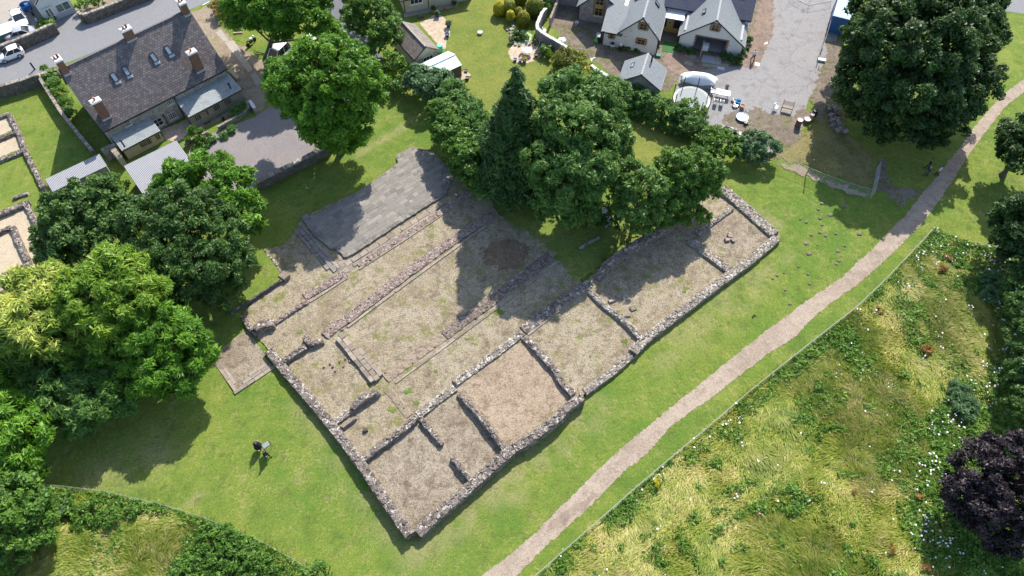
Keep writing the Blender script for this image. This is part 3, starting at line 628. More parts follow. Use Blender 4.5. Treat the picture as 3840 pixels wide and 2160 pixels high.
flat('far_road', WS('a3', [(1700, 70), (1932, 105), (2300, 150), (2300, -120), (1700, -120)]), 'road_asphalt', .012, 'grey road beyond the big tree', 'road')
flat('cottage_forecourt', GS('a0', [(420, 248), (600, 168), (620, 120), (560, 60), (380, 130), (400, 200)]), 'road_asphalt', .010, 'tarmac forecourt in front of the white cottage', 'ground')
flat('car_yard', GS('a0', [(-400, 600), (0, 350), (430, 240), (300, 60), (240, -80), (-400, -80)]), 'concrete', .014, 'pale concrete yard with parked cars', 'ground')
sheet('verge_yard', GS('a0', [(560, 60), (640, 20), (980, -40), (980, 20), (620, 150)]), 'track', dz=.012, label='gravel yard behind the roadside wall', rag=.2)
sheet('side_yard', GS('a0', [(1380, 110), (1600, 30), (1640, 130), (1740, 280), (1932, 420)]) + GS('a1', [(90, 480), (150, 640), (130, 740), (0, 870)]) + GS('a0', [(1932, 850), (1840, 740), (1720, 520)]), 'track', dz=.014, res=.2, rag=.35, label='dusty yard beside the stone house')
for i, pl in enumerate([[(235, 590), (330, 530), (490, 760), (370, 740)], [(400, 770), (560, 730), (915, 1270), (830, 1310), (480, 880)], [(870, 1350), (960, 1310), (1080, 1500), (970, 1560)]]):
    flat('concrete_strip', WS('e1', pl), 'concrete', .022 + .004 * i, 'concrete strip in the dusty yard', 'path')
sheet('verge_grass', GS('e1', [(265, 380), (480, 300), (600, 520), (820, 740), (1000, 900), (940, 930), (780, 800), (560, 700), (620, 590), (420, 600), (330, 520)]), 'lawn', dz=.03, res=.2, rag=.3, label='grass verge under the roadside tree')
flat('gravel_drive', WS('a0', [(1440, 1145), (1530, 1035), (1932, 880)]) + WS('a1', [(0, 870), (140, 790), (420, 950), (490, 1065), (380, 1190), (0, 1400)]) + WS('b1', [(-200, 60), (-420, -60)]), 'drive_gravel', .02, 'grey gravel parking area beside the stone house', 'drive')
flat('driveway', WS('a1', [(140, 790), (420, 950), (600, 900), (900, 600), (960, 440), (700, 100), (650, -120), (480, -120), (560, 200), (680, 380), (880, 590), (600, 780)]), 'dark_asphalt', .026, 'dark driveway under the trees', 'drive')
sheet('terrace_paving', WS('d3', [(1060, 620), (1300, 520), (1560, 410), (1660, 560), (1480, 800), (1330, 850), (1150, 800), (1100, 700)]), 'patio_stone', zf=.03, dz=0, res=.15, rag=.05, label='crazy paving terrace between the two lean-tos')
sheet('lean_to_path', WS('d4', [(480, 1400), (740, 1350), (1200, 1130), (1640, 900), (1600, 950), (1250, 1230), (760, 1440), (500, 1500)]), 'track', zf=.025, dz=0, res=.15, rag=.08, label='gravel path in front of the long lean-to')
# left excavations
for i, (k, pl) in enumerate([('a0', [(-80, 870), (70, 860), (120, 975), (-80, 1060)]), ('a0', [(-80, 1060), (110, 1000), (170, 1120), (-80, 1225)]), ('b0', [(-80, 170), (190, 90), (305, 300), (350, 680), (0, 860), (-80, 880)])]):
    sheet('sand_floor', WS(k, pl), 'sand', dz=.02, res=.2, rag=.06, label='pale sandy floor inside the small ruins')
# gardens
sheet('garden_lawn', WS('a1', [(1400, 90), (1550, 40), (1560, -120), (2050, -150)]) + WS('a2', [(120, -60), (160, 320), (200, 440), (330, 420), (420, 600), (300, 760), (120, 720)]) + WS('a1', [(1900, 900), (1700, 850), (1520, 640), (1430, 380), (1490, 250)]), 'garden_lawn', dz=.016, res=.3, rag=.1, label='sunlit yellow-green garden lawn with hedges', dryfn=lambda x, y: .1 * vnoise(x, y, .3))
sheet('back_garden', WS('a2', [(820, 880), (1000, 900), (1350, 1100), (1240, 1130), (1100, 1220), (800, 1240), (640, 1160)]), 'garden_lawn', dz=.014, res=.3, rag=.3, label='small lawn enclosed by hedges and trees', dryfn=lambda x, y: .22 * vnoise(x, y, .5, 2))
sheet('bungalow_patio', WS('d6', [(540, 430), (800, 270), (900, 255), (1000, 320), (1090, 420), (1130, 520), (1110, 640), (1040, 740), (1030, 890), (960, 900), (850, 790)]), 'patio_stone', dz=.03, res=.15, rag=.06, label='fan-shaped patio of pale paving by the tiled garage')
flat('bungalow_terrace', WS('d6', [(270, 320), (1220, 130), (1300, -30), (1020, -60), (700, 140), (270, 240)]), 'concrete', .034, 'concrete terrace along the bungalow wall', 'ground')
sheet('round_patio', WS('e2', [(310, 950), (350, 850), (430, 800), (720, 770), (1000, 900), (910, 1030), (800, 1110), (640, 1160), (480, 1160), (350, 1070)]), 'patio_stone', dz=.03, res=.15, rag=.04, label='round stone patio with table and pots')
sheet('pond', WS('e2', [(410, 560), (480, 490), (600, 520), (760, 640), (740, 740), (600, 800), (480, 820), (430, 700)]), 'pond_algae', dz=.05, res=.15, rag=.05, label='small pond covered in green algae')
# courtyard of the white houses
sheet('courtyard_earth', WS('a2', [(340, -100), (290, 200), (440, 360), (620, 460), (800, 620), (1150, 690), (1230, 640), (1280, 560), (1700, 520), (1790, 330), (1900, -80)]), 'earth', dz=.012, res=.25, rag=.25, label='bare reddish earth in front of the white houses')
sheet('red_gravel', WS('a2', [(1110, 450), (1250, 350), (1390, 390), (1640, 430), (1720, 480), (1270, 560), (1180, 530)]) + WS('a2', [(1150, 470)]), 'red_gravel', dz=.02, res=.2, rag=.25, label='reddish gravel around the garage doorway')
sheet('gable_gravel', WS('a2', [(1730, 440), (1800, 230), (1880, -80), (1932, -80)]) + WS('a3', [(60, -60), (40, 260), (-30, 400)]) + WS('a2', [(1850, 520), (1720, 520)]), 'red_gravel', dz=.028, res=.2, rag=.3, label='reddish gravel strip beside the garage gable')
flat('court_tarmac', WS('a2', [(1270, 560), (1480, 520), (1730, 500), (1850, 500), (1932, 330), (1960, -100)]) + WS('a3', [(700, -100), (560, 160), (520, 300), (420, 480), (380, 640), (300, 760), (260, 960), (200, 1100), (60, 1180)]) + WS('a2', [(1932, 1180), (1740, 1080), (1560, 1060), (1420, 850), (1230, 700)]), 'court_tarmac', .024, 'cracked grey tarmac courtyard', 'ground')
sheet('court_earth', WS('d7', [(1000, 1000), (1180, 800), (1420, 860), (1640, 760), (1932, 900)]) + WS('e4', [(560, 480), (800, 330), (930, 480), (760, 660), (700, 1100), (430, 1240), (200, 1240)]) + WS('d7', [(1932, 1400), (1200, 1400)]), 'earth', dz=.032, res=.2, rag=.5, label='stained earth and rubble edge of the courtyard')
sheet('rough_grass', WS('o', [(2045, 290), (2062, 210), (2078, 110), (2130, 110), (2110, 250), (2140, 340), (2195, 390), (2192, 480), (2140, 460), (2050, 425), (1960, 405), (1930, 395), (1985, 370), (2030, 335)]), 'rough_grass', dz=.04, res=.25, rag=.4, label='rough dry grass between the courtyard and the fence', dryfn=lambda x, y: .75 * vnoise(x, y, .4))
sheet('bare_margin', WS('o', [(2040, 300), (2046, 230), (2066, 150), (2082, 105), (2120, 95), (2120, 200), (2085, 260), (2075, 320)]), 'earth', dz=.05, res=.2, rag=.5, label='bare dirt strip between the tarmac and the sycamore')
sheet('dirt_margin', WS('e8', [(170, 250), (530, 290), (830, 470), (1400, 640), (1330, 720), (1050, 620), (800, 510), (400, 370)]), 'track', dz=.05, res=.2, rag=.35, label='dry earth margin along the wire fence')
# molehills
for i, (x, y) in enumerate([(765, 770), (720, 850), (870, 915), (745, 960), (485, 975), (565, 1015), (770, 1050), (740, 1145), (625, 1180), (815, 1190), (950, 1165), (560, 1290), (710, 1310), (975, 1385), (1065, 1320), (600, 1420), (1055, 810), (1210, 985), (1250, 1165), (1005, 930)]):
    p = G('e8', x, y); mb = MB(); r = random.choice([.12, .16, .2, .26]); mb.blob((p[0], p[1], p[2]), (r * 1.2, r, .1), 10, 6, .25); o = mb.build('molehill', 'mole_earth', smooth=True)
    tag(o, 'molehill of dark loose soil on the lawn right of the ruins', 'molehill', 'molehills on the lawn')
for i, (x, y) in enumerate([(300, 620), (120, 610), (70, 630), (35, 655), (130, 740), (315, 695), (165, 845), (230, 565), (535, 520), (515, 545), (525, 450), (580, 410), (435, 335)]):
    p = G('b3', x, y); mb = MB(); r = random.choice([.12, .15, .19]); mb.blob((p[0], p[1], p[2]), (r * 1.2, r, .09), 10, 6, .25); o = mb.build('molehill', 'mole_earth', smooth=True)
    tag(o, 'molehill of dark loose soil on the lawn right of the ruins', 'molehill', 'molehills on the lawn')

# ================================================================ RUINS
def P(k, pts, z): return [W(k, x, y, z) for x, y in pts]
wall_run('ruined_wall', 'long ragged stone wall along the lower left side of the ruins', P('o', [(676, 880), (720, 935), (790, 1015), (845, 1083), (905, 1162), (960, 1245), (1030, 1345)], .6), 1.05, [.65, .6, .65, .6, .7, .55, .6], pale=.15)
wall_run('ruined_wall', 'tall broken front wall of the ruins from the bottom corner, the most ragged', P('o', [(1050, 1340), (1085, 1305), (1150, 1250), (1210, 1197), (1290, 1128)], .65), 1.15, [.35, .6, .6, .65, .9], jit=.07, pale=.15)
wall_run('ruined_wall', 'jagged high front wall beside the reddish square room', P('o', [(1294, 1124), (1345, 1095), (1400, 1052), (1435, 1015), (1466, 994)], .9), 1.0, [.8, .85, .9, .75, .6], jit=.08, wavy=.4, pale=.1)
wall_run('wall_footing', 'low flush wall footing along the lawn edge, barely above the grass', P('o', [(1470, 985), (1540, 935), (1590, 890)], .1), .95, .12, 'rubble_pale', cap=.6, side=False)
wall_run('ruined_wall', 'long low pale wall along the lawn to the right corner', P('o', [(1592, 884), (1625, 850), (1700, 793), (1800, 717), (1885, 655), (1955, 597)], .35), 1.15, [.45, .35, .38, .4, .4, .35], 'rubble_pale', pale=.15, wavy=.15)
wall_run('ruined_wall', 'double width pale end wall at the right end of the ruins', P('o', [(1818, 474), (1860, 508), (1950, 588)], .35), 1.5, [.55, .35, .35], 'rubble_pale', wavy=.15)
wall_run('ruined_wall', 'thin upper wall of the square end room beside the yellow-green bush', P('b2', [(1660, 120), (1400, 310)], .3), .7, .3, 'rubble_pale', wavy=.15)
wall_run('ruined_wall', 'thick low wall between the end room and the large shaded room', P('b2', [(1335, 345), (1450, 440), (1640, 580)], .35), 1.15, .36, 'rubble_pale', wavy=.15)
wall_run('ruined_wall', 'cross wall with loose blocks beside it, left of the large shaded room', P('b2', [(585, 740), (700, 850), (860, 980), (985, 1110)], .4), .75, [.3, .4, .45, .5], 'rubble_pale', wavy=.2)
wall_run('ruined_wall', 'cross wall between the reddish square room and the room to its right', P('b2', [(95, 1085), (200, 1200), (330, 1340)], .5) + P('c2', [(380, -10), (465, 75)], .5), .8, [.4, .5, .55, .55, .6], 'rubble', pale=.2)
wall_run('ruined_wall', 'cross wall casting shade, left of the reddish square room', P('c1', [(1530, 60), (1640, 180), (1760, 330), (1880, 490)], .75), .62, [.4, .75, .8, .75])
wall_run('ruined_wall', 'short free-standing wall stub in the corner room, lower of two', P('c1', [(1480, 545), (1550, 635), (1625, 725)], .7), .55, [.6, .7, .7])
wall_run('ruined_wall', 'short wall stub dividing the corner rooms, upper of two', P('c1', [(1245, 260), (1310, 340), (1405, 450)], .6), .55, [.6, .6, .55])
wall_run('ruined_wall', 'straight inner wall from the left wall to the centre of the ruins', P('c1', [(800, 565), (950, 450), (1100, 345), (1215, 240)], .65), .75, .65)
wall_run('ruined_wall', 'low crumbled inner wall above the upper wall stub', P('c1', [(1220, 235), (1300, 170), (1400, 90), (1500, 25)], .35), .95, [.5, .3, .3, .3], 'rubble_pale')
wall_run('ruined_wall', 'pale low inner wall above the reddish square room', P('b1', [(1500, 1440), (1620, 1350), (1750, 1260), (1932, 1120)], .25) + P('b2', [(75, 1055)], .25), 1.0, [.3, .2, .3, .25, .35], 'rubble_pale', pale=.2)
wall_run('wall_footing', 'grey flush wall strip in the middle of the ruins', P('b2', [(85, 1040), (300, 880), (470, 755), (585, 690)], .18), 1.35, .2, 'rubble', cap=.6, side=False, wavy=.1)
wall_run('ruined_wall', 'tall upright wall with bare stone face beside the large shaded room', P('b2', [(650, 620), (695, 565), (800, 480), (960, 375), (1180, 240)], 1.25), .95, [.5, 1.3, 1.35, 1.3, 1.2], wavy=.1)
wall_run('ruined_wall', 'pale low wall of squared stones near the left wall', P('c1', [(590, 285), (720, 190)], .3), .8, .32, 'rubble_pale')
wall_run('ruined_wall', 'dark ragged wall piece between the two small left rooms', P('c1', [(725, 175), (800, 110), (925, 45)], .75), .75, [.8, .85, .6])
wall_run('ruined_wall', 'short wall branching off the top of the left wall', P('b1', [(205, 1270), (290, 1210), (375, 1160)], .6), .7, .6)
wall_run('ruined_wall', 'upstanding broken wall lump at the end of the reddish strip', P('b1', [(365, 1085), (410, 1140), (500, 1105)], .75), .7, [.7, .75, .35])
wall_run('rubble_strip', 'longest reddish rubble strip across the ruins, second from the top', P('b1', [(520, 1085), (600, 1010), (690, 955), (1000, 715), (1300, 495), (1560, 310), (1780, 175)], .16), 1.35, .18, 'rubble_red', cap=.5, stone=.2, side=False, wavy=.1)
wall_run('rubble_strip', 'upper reddish rubble strip below the grey paved platform', P('b1', [(775, 555), (1000, 405), (1300, 210), (1620, 0)], .14) + P('o', [(1200, 468)], .14), 1.0, .16, 'rubble_red', cap=.5, stone=.2, side=False, wavy=.1)
wall_run('rubble_strip', 'short reddish rubble strip at the left, in line with the upper strip', P('b1', [(365, 790), (520, 700), (680, 608)], .14), 1.15, .16, 'rubble_red', cap=.45, stone=.2, side=False, wavy=.1)
wall_run('rubble_strip', 'brown rubble strip across the ruins under the tree shade, third from the top', P('b2', [(-470, 1180), (-250, 960), (0, 690), (150, 590), (290, 480)], .14) if False else P('b1', [(1420, 1080), (1600, 945), (1760, 835), (1930, 700)], .14) + P('b2', [(150, 585), (290, 480)], .14), 1.45, .16, 'rubble_brown', cap=.5, stone=.18, side=False, wavy=.1)
wall_run('earth_strip', 'pale earth-filled strip continuing the brown rubble strip', P('b1', [(975, 1405), (1100, 1310), (1250, 1200), (1415, 1082)], .1), 1.45, .12, 'track', cap=.1, stone=.16, side=False, wavy=.05)
wall_run('earth_strip', 'pale threshold strip between the centre wall and the block course', P('c1', [(985, 30), (1080, 140), (1160, 240)], .1), .95, .12, 'track', cap=.08, stone=.16, side=False, wavy=.05)
wall_run('ruined_wall', 'thin rubble wall running up from the left corner lump', P('b1', [(140, 985), (260, 900), (390, 820)], .28), .6, .3, 'rubble_red', wavy=.15)
wall_run('ruined_wall', 'ragged high wall lump at the left corner above the paved annexe', P('b1', [(-10, 1035), (60, 985), (130, 975)], .9) , 1.0, [1.0, .9, .7])
wall_run('ruined_wall', 'collapsed leftmost wall edge beside the trees', P('b1', [(-90, 950), (-60, 1010), (0, 1070)], .5), .55, [.4, .5, .5])
wall_run('stone_row', 'short row of broken stones in the shade under the trees', P('b2', [(510, 425), (600, 370), (660, 345)], .2), .35, .25, 'rubble_pale', base=0)
wall_run('stone_row', 'thin stone kerb at the edge of the left lawn', P('b1', [(65, 430), (130, 520), (200, 610)], .2), .35, .22, 'rubble_pale', base=0)
# retaining bank with lawn on top (left)
BANK = P('b1', [(-190, 905), (-10, 795), (110, 715), (205, 655), (170, 590), (110, 510), (40, 420)], .45) + P('b1', [(-200, 380), (-420, 560), (-500, 900), (-300, 960)], .45)
mb = MB(); mb.prism([p[:2] for p in BANK[:7]] + [p[:2] for p in P('b1', [(-60, 420), (-160, 600), (-280, 800)], .45)], -.1, .42); ob = mb.build('raised_lawn', 'lawn'); tag(ob, 'raised patch of lawn held by a low stone wall', 'ground', kind='structure')
wall_run('retaining_wall', 'low dark retaining wall below the raised lawn', P('b1', [(-190, 905), (-10, 793), (200, 655)], .45), .22, .46, 'rubble_dark', stone=.2, wavy=.1, cat='wall')
mb = MB(); p = W('b1', 215, 635, .3); mb.box((p[0], p[1], .28), (.8, .9, .6), R(50), .5, .05); tag(mb.build('stone_block', 'rubble_brown'), 'squared stone block at the corner of the raised lawn', 'stone')
# kerbs of the strips
def kerb(path, z, wd, ht, label):
    mb = MB(); pts = [np.array(p[:2]) for p in path]
    for a, b in zip(pts[:-1], pts[1:]):
        L_ = np.hypot(*(b - a)); u = (b - a) / L_; x = 0
        while x < L_ - .2:
            s_ = min(random.uniform(.7, 1.6), L_ - x); c_ = a + u * (x + s_ / 2); mb.box((*c_, z + ht / 2), (s_ - .03, wd, ht), math.atan2(u[1], u[0]), random.uniform(.1, .9), .012); x += s_
    return tag(mb.build('kerb_stones', 'sandstone'), label, 'kerb')
kerb(P('b1', [(690, 1017), (1050, 750), (1420, 480), (1800, 205)], .15), .0, .24, .14, 'long kerb of squared stones along the longest reddish strip')
kerb(P('b1', [(775, 582), (1150, 340), (1560, 62)], .12), .0, .24, .13, 'kerb of squared stones along the upper reddish strip')
kerb(P('b1', [(405, 828), (697, 640)], .12), .0, .24, .13, 'kerb of squared stones along the short reddish strip')
kerb(P('b1', [(1050, 1440), (1500, 1110), (1932, 790)], .12) + P('b2', [(340, 525)], .12), .0, .22, .12, 'kerb of squared stones along the brown strip')
kerb(P('b2', [(120, 1075), (550, 745)], .12), .0, .24, .12, 'kerb of squared stones along the smooth grey strip')
# slabs laid in rows
def slabs(name, label, poly, ang, z, sx, sy, mat='slab', th=.14, hv=.015, cat='paving', gap=.03, tilt=0.0, jit=.012, strict=False):
    c_, s_ = math.cos(ang), math.sin(ang); Q = np.array([p[:2] for p in poly]); loc = np.stack([Q @ [c_, s_], Q @ [-s_, c_]], -1); mb = MB(); y = loc[:, 1].min()
    while y < loc[:, 1].max():
        hy = random.uniform(*sy); x = loc[:, 0].min() + random.uniform(-sx[1], 0)
        while x < loc[:, 0].max():
            hx = random.uniform(*sx); cx, cy = x + hx / 2, y + hy / 2
            if (inside(np.array([cx]), np.array([cy]), loc)[0] if not strict else inside(np.array([cx - hx * .45, cx + hx * .45, cx - hx * .45, cx + hx * .45]), np.array([cy - hy * .45, cy - hy * .45, cy + hy * .45, cy + hy * .45]), loc).all()):
                mb.box((cx * c_ - cy * s_, cx * s_ + cy * c_, z + random.uniform(-hv, hv) - th / 2), (hx - gap, hy - gap, th), ang + random.uniform(-.012, .012), random.uniform(.05, 1), jit)
            x += hx
        y += hy
    return tag(mb.build(name, mat), label, cat)
AA = R(40.3)
PLAT = P('b1', [(335, 185), (430, 320), (560, 430), (600, 425), (660, 490), (710, 480), (1030, 268), (1430, 15)], .3) + P('a1', [(1500, 1315), (1330, 1140), (1180, 1105), (1060, 1165), (1070, 1230), (850, 1390), (760, 1449)], .3) + P('b1', [(430, 185), (375, 160)], .3)
pb = MB(); pp = []
for a_, b_ in zip(PLAT, PLAT[1:] + PLAT[:1]):
    k_ = max(1, int(np.hypot(*(b_ - a_)[:2]) / .35))
    for i in range(k_): q_ = a_ + (b_ - a_) * i / k_; pp.append((q_[0] + random.uniform(-.09, .09), q_[1] + random.uniform(-.09, .09)))
pf = thing('paved_platform', 'large platform of worn grey flagstones, half in tree shade', 'paving', (float(np.mean([q_[0] for q_ in pp])), float(np.mean([q_[1] for q_ in pp])), 0))
pb.prism(pp, -.1, .285); pb.build('platform_base', 'flag_base', pf, world=True)
so_ = slabs('flagstones', '', PLAT, AA, .3, (.55, 1.3), (.42, .6), th=.1, gap=.014, hv=.006, jit=.006, strict=True)
for k_ in list(so_.keys()): del so_[k_]
so_.location -= pf.location; so_.parent = pf
slabs('sandstone_step', 'broken sandstone blocks along the front of the grey platform', P('b1', [(705, 505), (770, 545), (960, 420), (1180, 275), (1430, 100), (1400, 60), (1000, 310)], .14), AA, .13, (.7, 1.6), (.45, .6), 'sandstone', .2, .03, 'step', .05, 0, .04)
slabs('sandstone_step', 'weathered stone steps down the left side of the platform', P('b1', [(300, 290), (340, 230), (420, 330), (560, 470), (640, 545), (585, 580), (530, 575), (400, 430)], .15), AA - R(90), .14, (.6, 1.5), (.35, .5), 'slab', .2, .06, 'step', .06, 0, .06)
slabs('threshold_slabs', 'pale cracked slabs at the gap below the platform corner', P('b1', [(560, 560), (640, 490), (760, 520), (730, 580), (670, 620)], .06), AA, .07, (.6, 1.2), (.5, .8), 'sandstone', .1, .02, 'paving', .05, 0, .03)
slabs('block_course', 'course of big squared stone blocks crossing the ruins', P('b1', [(605, 1115), (660, 1070), (760, 1160), (955, 1380), (930, 1425), (870, 1430)], .4), AA - R(90), .38, (.55, 1.0), (.45, .6), 'sandstone', .45, .05, 'ruined wall', .04, 0, .03)
ANN = P('e5', [(95, 640), (620, 130), (850, 250), (1140, 700), (500, 1250)], -.1); INN = P('e5', [(240, 555), (620, 285), (1020, 600), (860, 800), (560, 1045)], -.1)
sheet('annexe_floor', ANN, 'brown_floor', dz=.05, res=.15, rag=.08, label='earth floor inside the paved annexe')
mb_parts = [P('e5', q_, -.02) for q_ in ([(95, 650), (240, 555), (560, 1050), (500, 1245)], [(500, 1245), (560, 1050), (980, 720), (1130, 790)], [(95, 650), (240, 555), (640, 290), (540, 190)], [(540, 190), (640, 290), (870, 280), (720, 110)])]
for i, q_ in enumerate(mb_parts):
    slabs('annexe_paving', 'sandstone slab border of the small annexe, ' + ['lower left side', 'side along the sunlit lawn', 'upper side under the chestnut tree', 'corner by the left wall'][i], q_, AA - (R(90) if i in (0, 3) else 0), .0, (.8, 1.6), (.34, .42), 'sandstone', .35, .02, 'paving', .03, 0, .02)
def stone(k, x, y, sz, lab, rz=0, z=None, mat='sandstone', jit=.06, name='loose_stone'):
    p = W(k, x, y, .05); mb = MB(); mb.box((p[0], p[1], sz[2] / 2), sz, rz, random.uniform(.4, .9), jit, .85); return tag(mb.build(name, mat), lab, 'stone')
stone('b2', 808, 785, (.75, .6, .22), 'flat square stone on the floor of the shaded room, topmost of four', .8); stone('b2', 752, 825, (.65, .4, .25), 'rounded pale stone beside the cross wall, second from the top', .3)
stone('b2', 915, 882, (.7, .55, .2), 'mossy flat stone away from the cross wall, rightmost of four', .5); stone('b2', 860, 930, (.85, .6, .25), 'largest pale flat stone against the cross wall', .2)
stone('c1', 700, 300, (1.7, .4, .45), 'long rectangular stone block lying in the small left room', R(40), mat='rubble_brown'); stone('c1', 828, 350, (.4, .35, .35), 'small square block on the floor of the small left room', .3, mat='rubble_brown'); stone('b1', 648, 1040, (.3, .25, .2), 'small loose stone by the end of the reddish strip', .3)
p = W('b2', 1640, 345, .1); mb = MB()
for i in range(9): mb.box((p[0] + random.uniform(-.5, .5), p[1] + random.uniform(-.4, .4), random.uniform(.1, .35)), (.5, .35, .3), random.uniform(0, 3), random.random(), .08)
tag(mb.build('stone_heap', 'sandstone'), 'small heap of stones in the middle of the end room', 'stones')
for i, (x, y) in enumerate([(512, 1320), (560, 1300), (580, 1318), (632, 1280), (660, 1315), (675, 1258), (710, 1280), (600, 1350)]):
    p = W('b1', x, y, .05); mb = MB(); mb.box((p[0], p[1], .1), (.2, .16, .16), random.random() * 3, .6, .04); tag(mb.build('loose_stone', 'rubble_brown'), 'small scattered stone left of the block course', 'stone', 'scattered stones on the dry floor')
# small ruins at the left edge
lw = dict(mat='rubble', stone=.24)
for k, pts, wd, h, lab in [('a0', [(-60, 890), (62, 852)], .6, .4, 'top short wall of the small left ruins'), ('a0', [(66, 860), (130, 985), (180, 1120), (250, 1270), (335, 1440)], .65, .45, 'long side wall of the small ruins facing the garden lawn'),
                           ('a0', [(-60, 1062), (118, 990)], .6, .4, 'middle cross wall of the small left ruins'), ('a0', [(-60, 1225), (170, 1135)], .6, .4, 'lower cross wall of the small left ruins'),
                           ('b0', [(-60, 180), (60, 135), (215, 65)], .75, .5, 'wall closing the top of the sandy room'), ('b0', [(195, 90), (250, 200), (315, 300), (350, 480)], .65, .5, 'right wall of the sandy room beside the trees'),
                           ('b0', [(-60, 320), (75, 258)], .55, .45, 'upper arm of the inner sandy enclosure'), ('b0', [(88, 260), (145, 390), (205, 520)], .7, .5, 'right arm of the inner sandy enclosure'),
                           ('b0', [(-60, 660), (100, 590), (235, 530)], .65, .5, 'lower arm of the inner sandy enclosure'), ('b0', [(125, 590), (140, 640), (115, 695), (60, 735), (-60, 775)], .55, .5, 'curved wall of the rounded sandy apse'),
                           ('b0', [(-60, 880), (120, 790), (345, 675)], .8, .5, 'long lower wall of the sandy room'), ('b0', [(95, 45), (150, 20), (205, 5)], .5, .3, 'crumbled wall remnant on the left lawn')]:
    wall_run('ruined_wall', lab, P(k, pts, h), wd, h, base=-.05, **lw)
# ================================================================ TREES
G_ROW = 'trees around the ruins'
wal = dict(leaf=0.156, asp=1.5, pr=.75, dens=150, droop=.3)
tree('walnut_tree', 'bright green feathery tree between the gravel parking and the lawn', [(765, 215, 10, 3.7), (860, 190, 12, 3.7), (820, 270, 9, 3.7), (890, 255, 9, 3.1), (800, 150, 12.5, 2.8), (885, 310, 7, 2.5), (725, 180, 9, 2.3), (925, 225, 8.5, 2.0), (740, 260, 7.5, 2.1), (840, 325, 6, 2.2), (700, 220, 7, 1.6), (870, 345, 4.2, 1.9), (800, 320, 5, 1.8), (850, 350, 3.2, 1.8), (885, 345, 3.0, 1.6), (815, 345, 3.2, 1.6)], 'leaf_walnut', trunk_r=.4, **wal)
tree('walnut_tree', 'bright green tree over the dusty yard at the top edge', [(640, 10, 8, 3.4), (720, 0, 9, 3.6), (780, 40, 7.5, 2.8), (690, 60, 6.5, 2.6), (620, -40, 8, 3.4), (760, -50, 10, 4), (830, 85, 5, 1.8), (600, 30, 6, 2), (670, -20, 9, 3)], 'leaf_walnut', trunk_r=.4, base=(672, 150), **wal)
tree('small_tree', 'pale green rounded tree beside the dark driveway', [(930, 25, 5, 2.7), (960, 70, 4, 2.4), (905, 55, 4, 2.0), (920, -20, 5, 2.8), (975, 95, 3, 1.7), (950, 120, 2.5, 1.5), (890, 20, 4, 1.6)], 'leaf_bright', leaf=0.133, pr=.6, dens=102, trunk_r=.2)
bush('bush', 'yellow-green rounded bush between the tree and the small blue shed', [(985, 160, 2.4, 1.6), (1000, 185, 1.6, 1.3), (970, 185, 1.5, 1.2)], 'leaf_yellow', pr=.5)
bush('laurel_bush', 'glossy laurel bush below the yellow-green bush', [(955, 195, 1.5, 1.2), (985, 215, 1.2, 1.2), (1020, 215, 1.2, 1.1), (960, 225, .9, .9)], 'leaf_hedge', leaf=0.125)
tree('laurel_tree', 'pale leaved spreading bush beside the small shed', [(1050, 190, 2.4, 1.5), (1075, 215, 2.8, 1.6), (1100, 200, 2.6, 1.5), (1090, 235, 2.2, 1.3), (1125, 215, 2.4, 1.4), (1040, 205, 1.8, 1.2)], 'leaf_glaucous', leaf=0.14, pr=.5, dens=83, trunk_r=.12)
tree('conifer_hedge', 'feathery conifer hedge along the garden lawn', [(1140, 235, 3.2, 1.5), (1160, 260, 3.4, 1.5), (1180, 285, 3.6, 1.6), (1200, 315, 3.6, 1.6), (1218, 345, 3.8, 1.6), (1238, 375, 4, 1.6), (1250, 400, 4, 1.5)], 'leaf_hedge', leaf=0.156, asp=2.2, pr=.5, dens=102, trunk_r=.12, cat='hedge')
tree('mixed_tree', 'mid green tree with yellowish tips on the lawn side of the hedge', [(1115, 290, 3.6, 1.9), (1140, 330, 3.8, 2.0), (1165, 370, 3.8, 2.0), (1190, 400, 4, 2.0), (1120, 340, 2.6, 1.6), (1170, 410, 3, 1.7), (1200, 440, 3, 1.7)], 'leaf_bright', leaf=0.14, pr=.5, dens=93, trunk_r=.18)
tree('laurel_tree', 'grey-green drooping tree at the foot of the hedge by the platform', [(1190, 450, 2.2, 1.5), (1215, 420, 2.6, 1.6), (1225, 470, 2.4, 1.6)], 'leaf_hedge', leaf=0.14, asp=1.7, pr=.5, dens=93, trunk_r=.15)
# tall conifer
cb = W('o', 1296, 470); L = []
for i in range(24):
    z = 1.4 + i * .66; rr = max(.3, 4.7 * (1 - (z / 17.4)) ** .9 + .1); a = i * 2.4
    L.append((cb[0] + math.cos(a) * rr * .3, cb[1] + math.sin(a) * rr * .3, z, rr * .85, .9))
t = thing('conifer_tree', 'tall dark pointed conifer at the centre of the picture', 'tree', cb)
mb = MB(); mb.tube([(cb[0], cb[1], -.05), (cb[0], cb[1], 9), (cb[0], cb[1], 17.2)], [.45, .28, .05], 9); mb.build('trunk', 'bark', t, world=True)
crown_obj('crown', L, 'leaf_conifer', t, leaf=0.187, asp=2.0, pr=.62, dens=112, seed=5, droop=.6, low=-.6, spread=.6)
tree('acacia_tree', 'large blue-green tree right of the tall conifer', [(1425, 235, 12.5, 2.7), (1490, 250, 11.5, 2.9), (1440, 310, 11.5, 3.4), (1512, 310, 10, 2.6), (1400, 400, 9, 3.5), (1470, 400, 9, 3.5), (1430, 470, 7, 3.1), (1400, 480, 6, 2.6), (1545, 365, 7.5, 1.7), (1500, 450, 6, 2.4), (1540, 240, 9.5, 1.7), (1400, 530, 3, 2.0), (1460, 520, 3.8, 2), (1530, 420, 5, 1.8)], 'leaf_mid', leaf=0.156, asp=1.5, pr=.7, dens=131, trunk_r=.5, droop=.35)
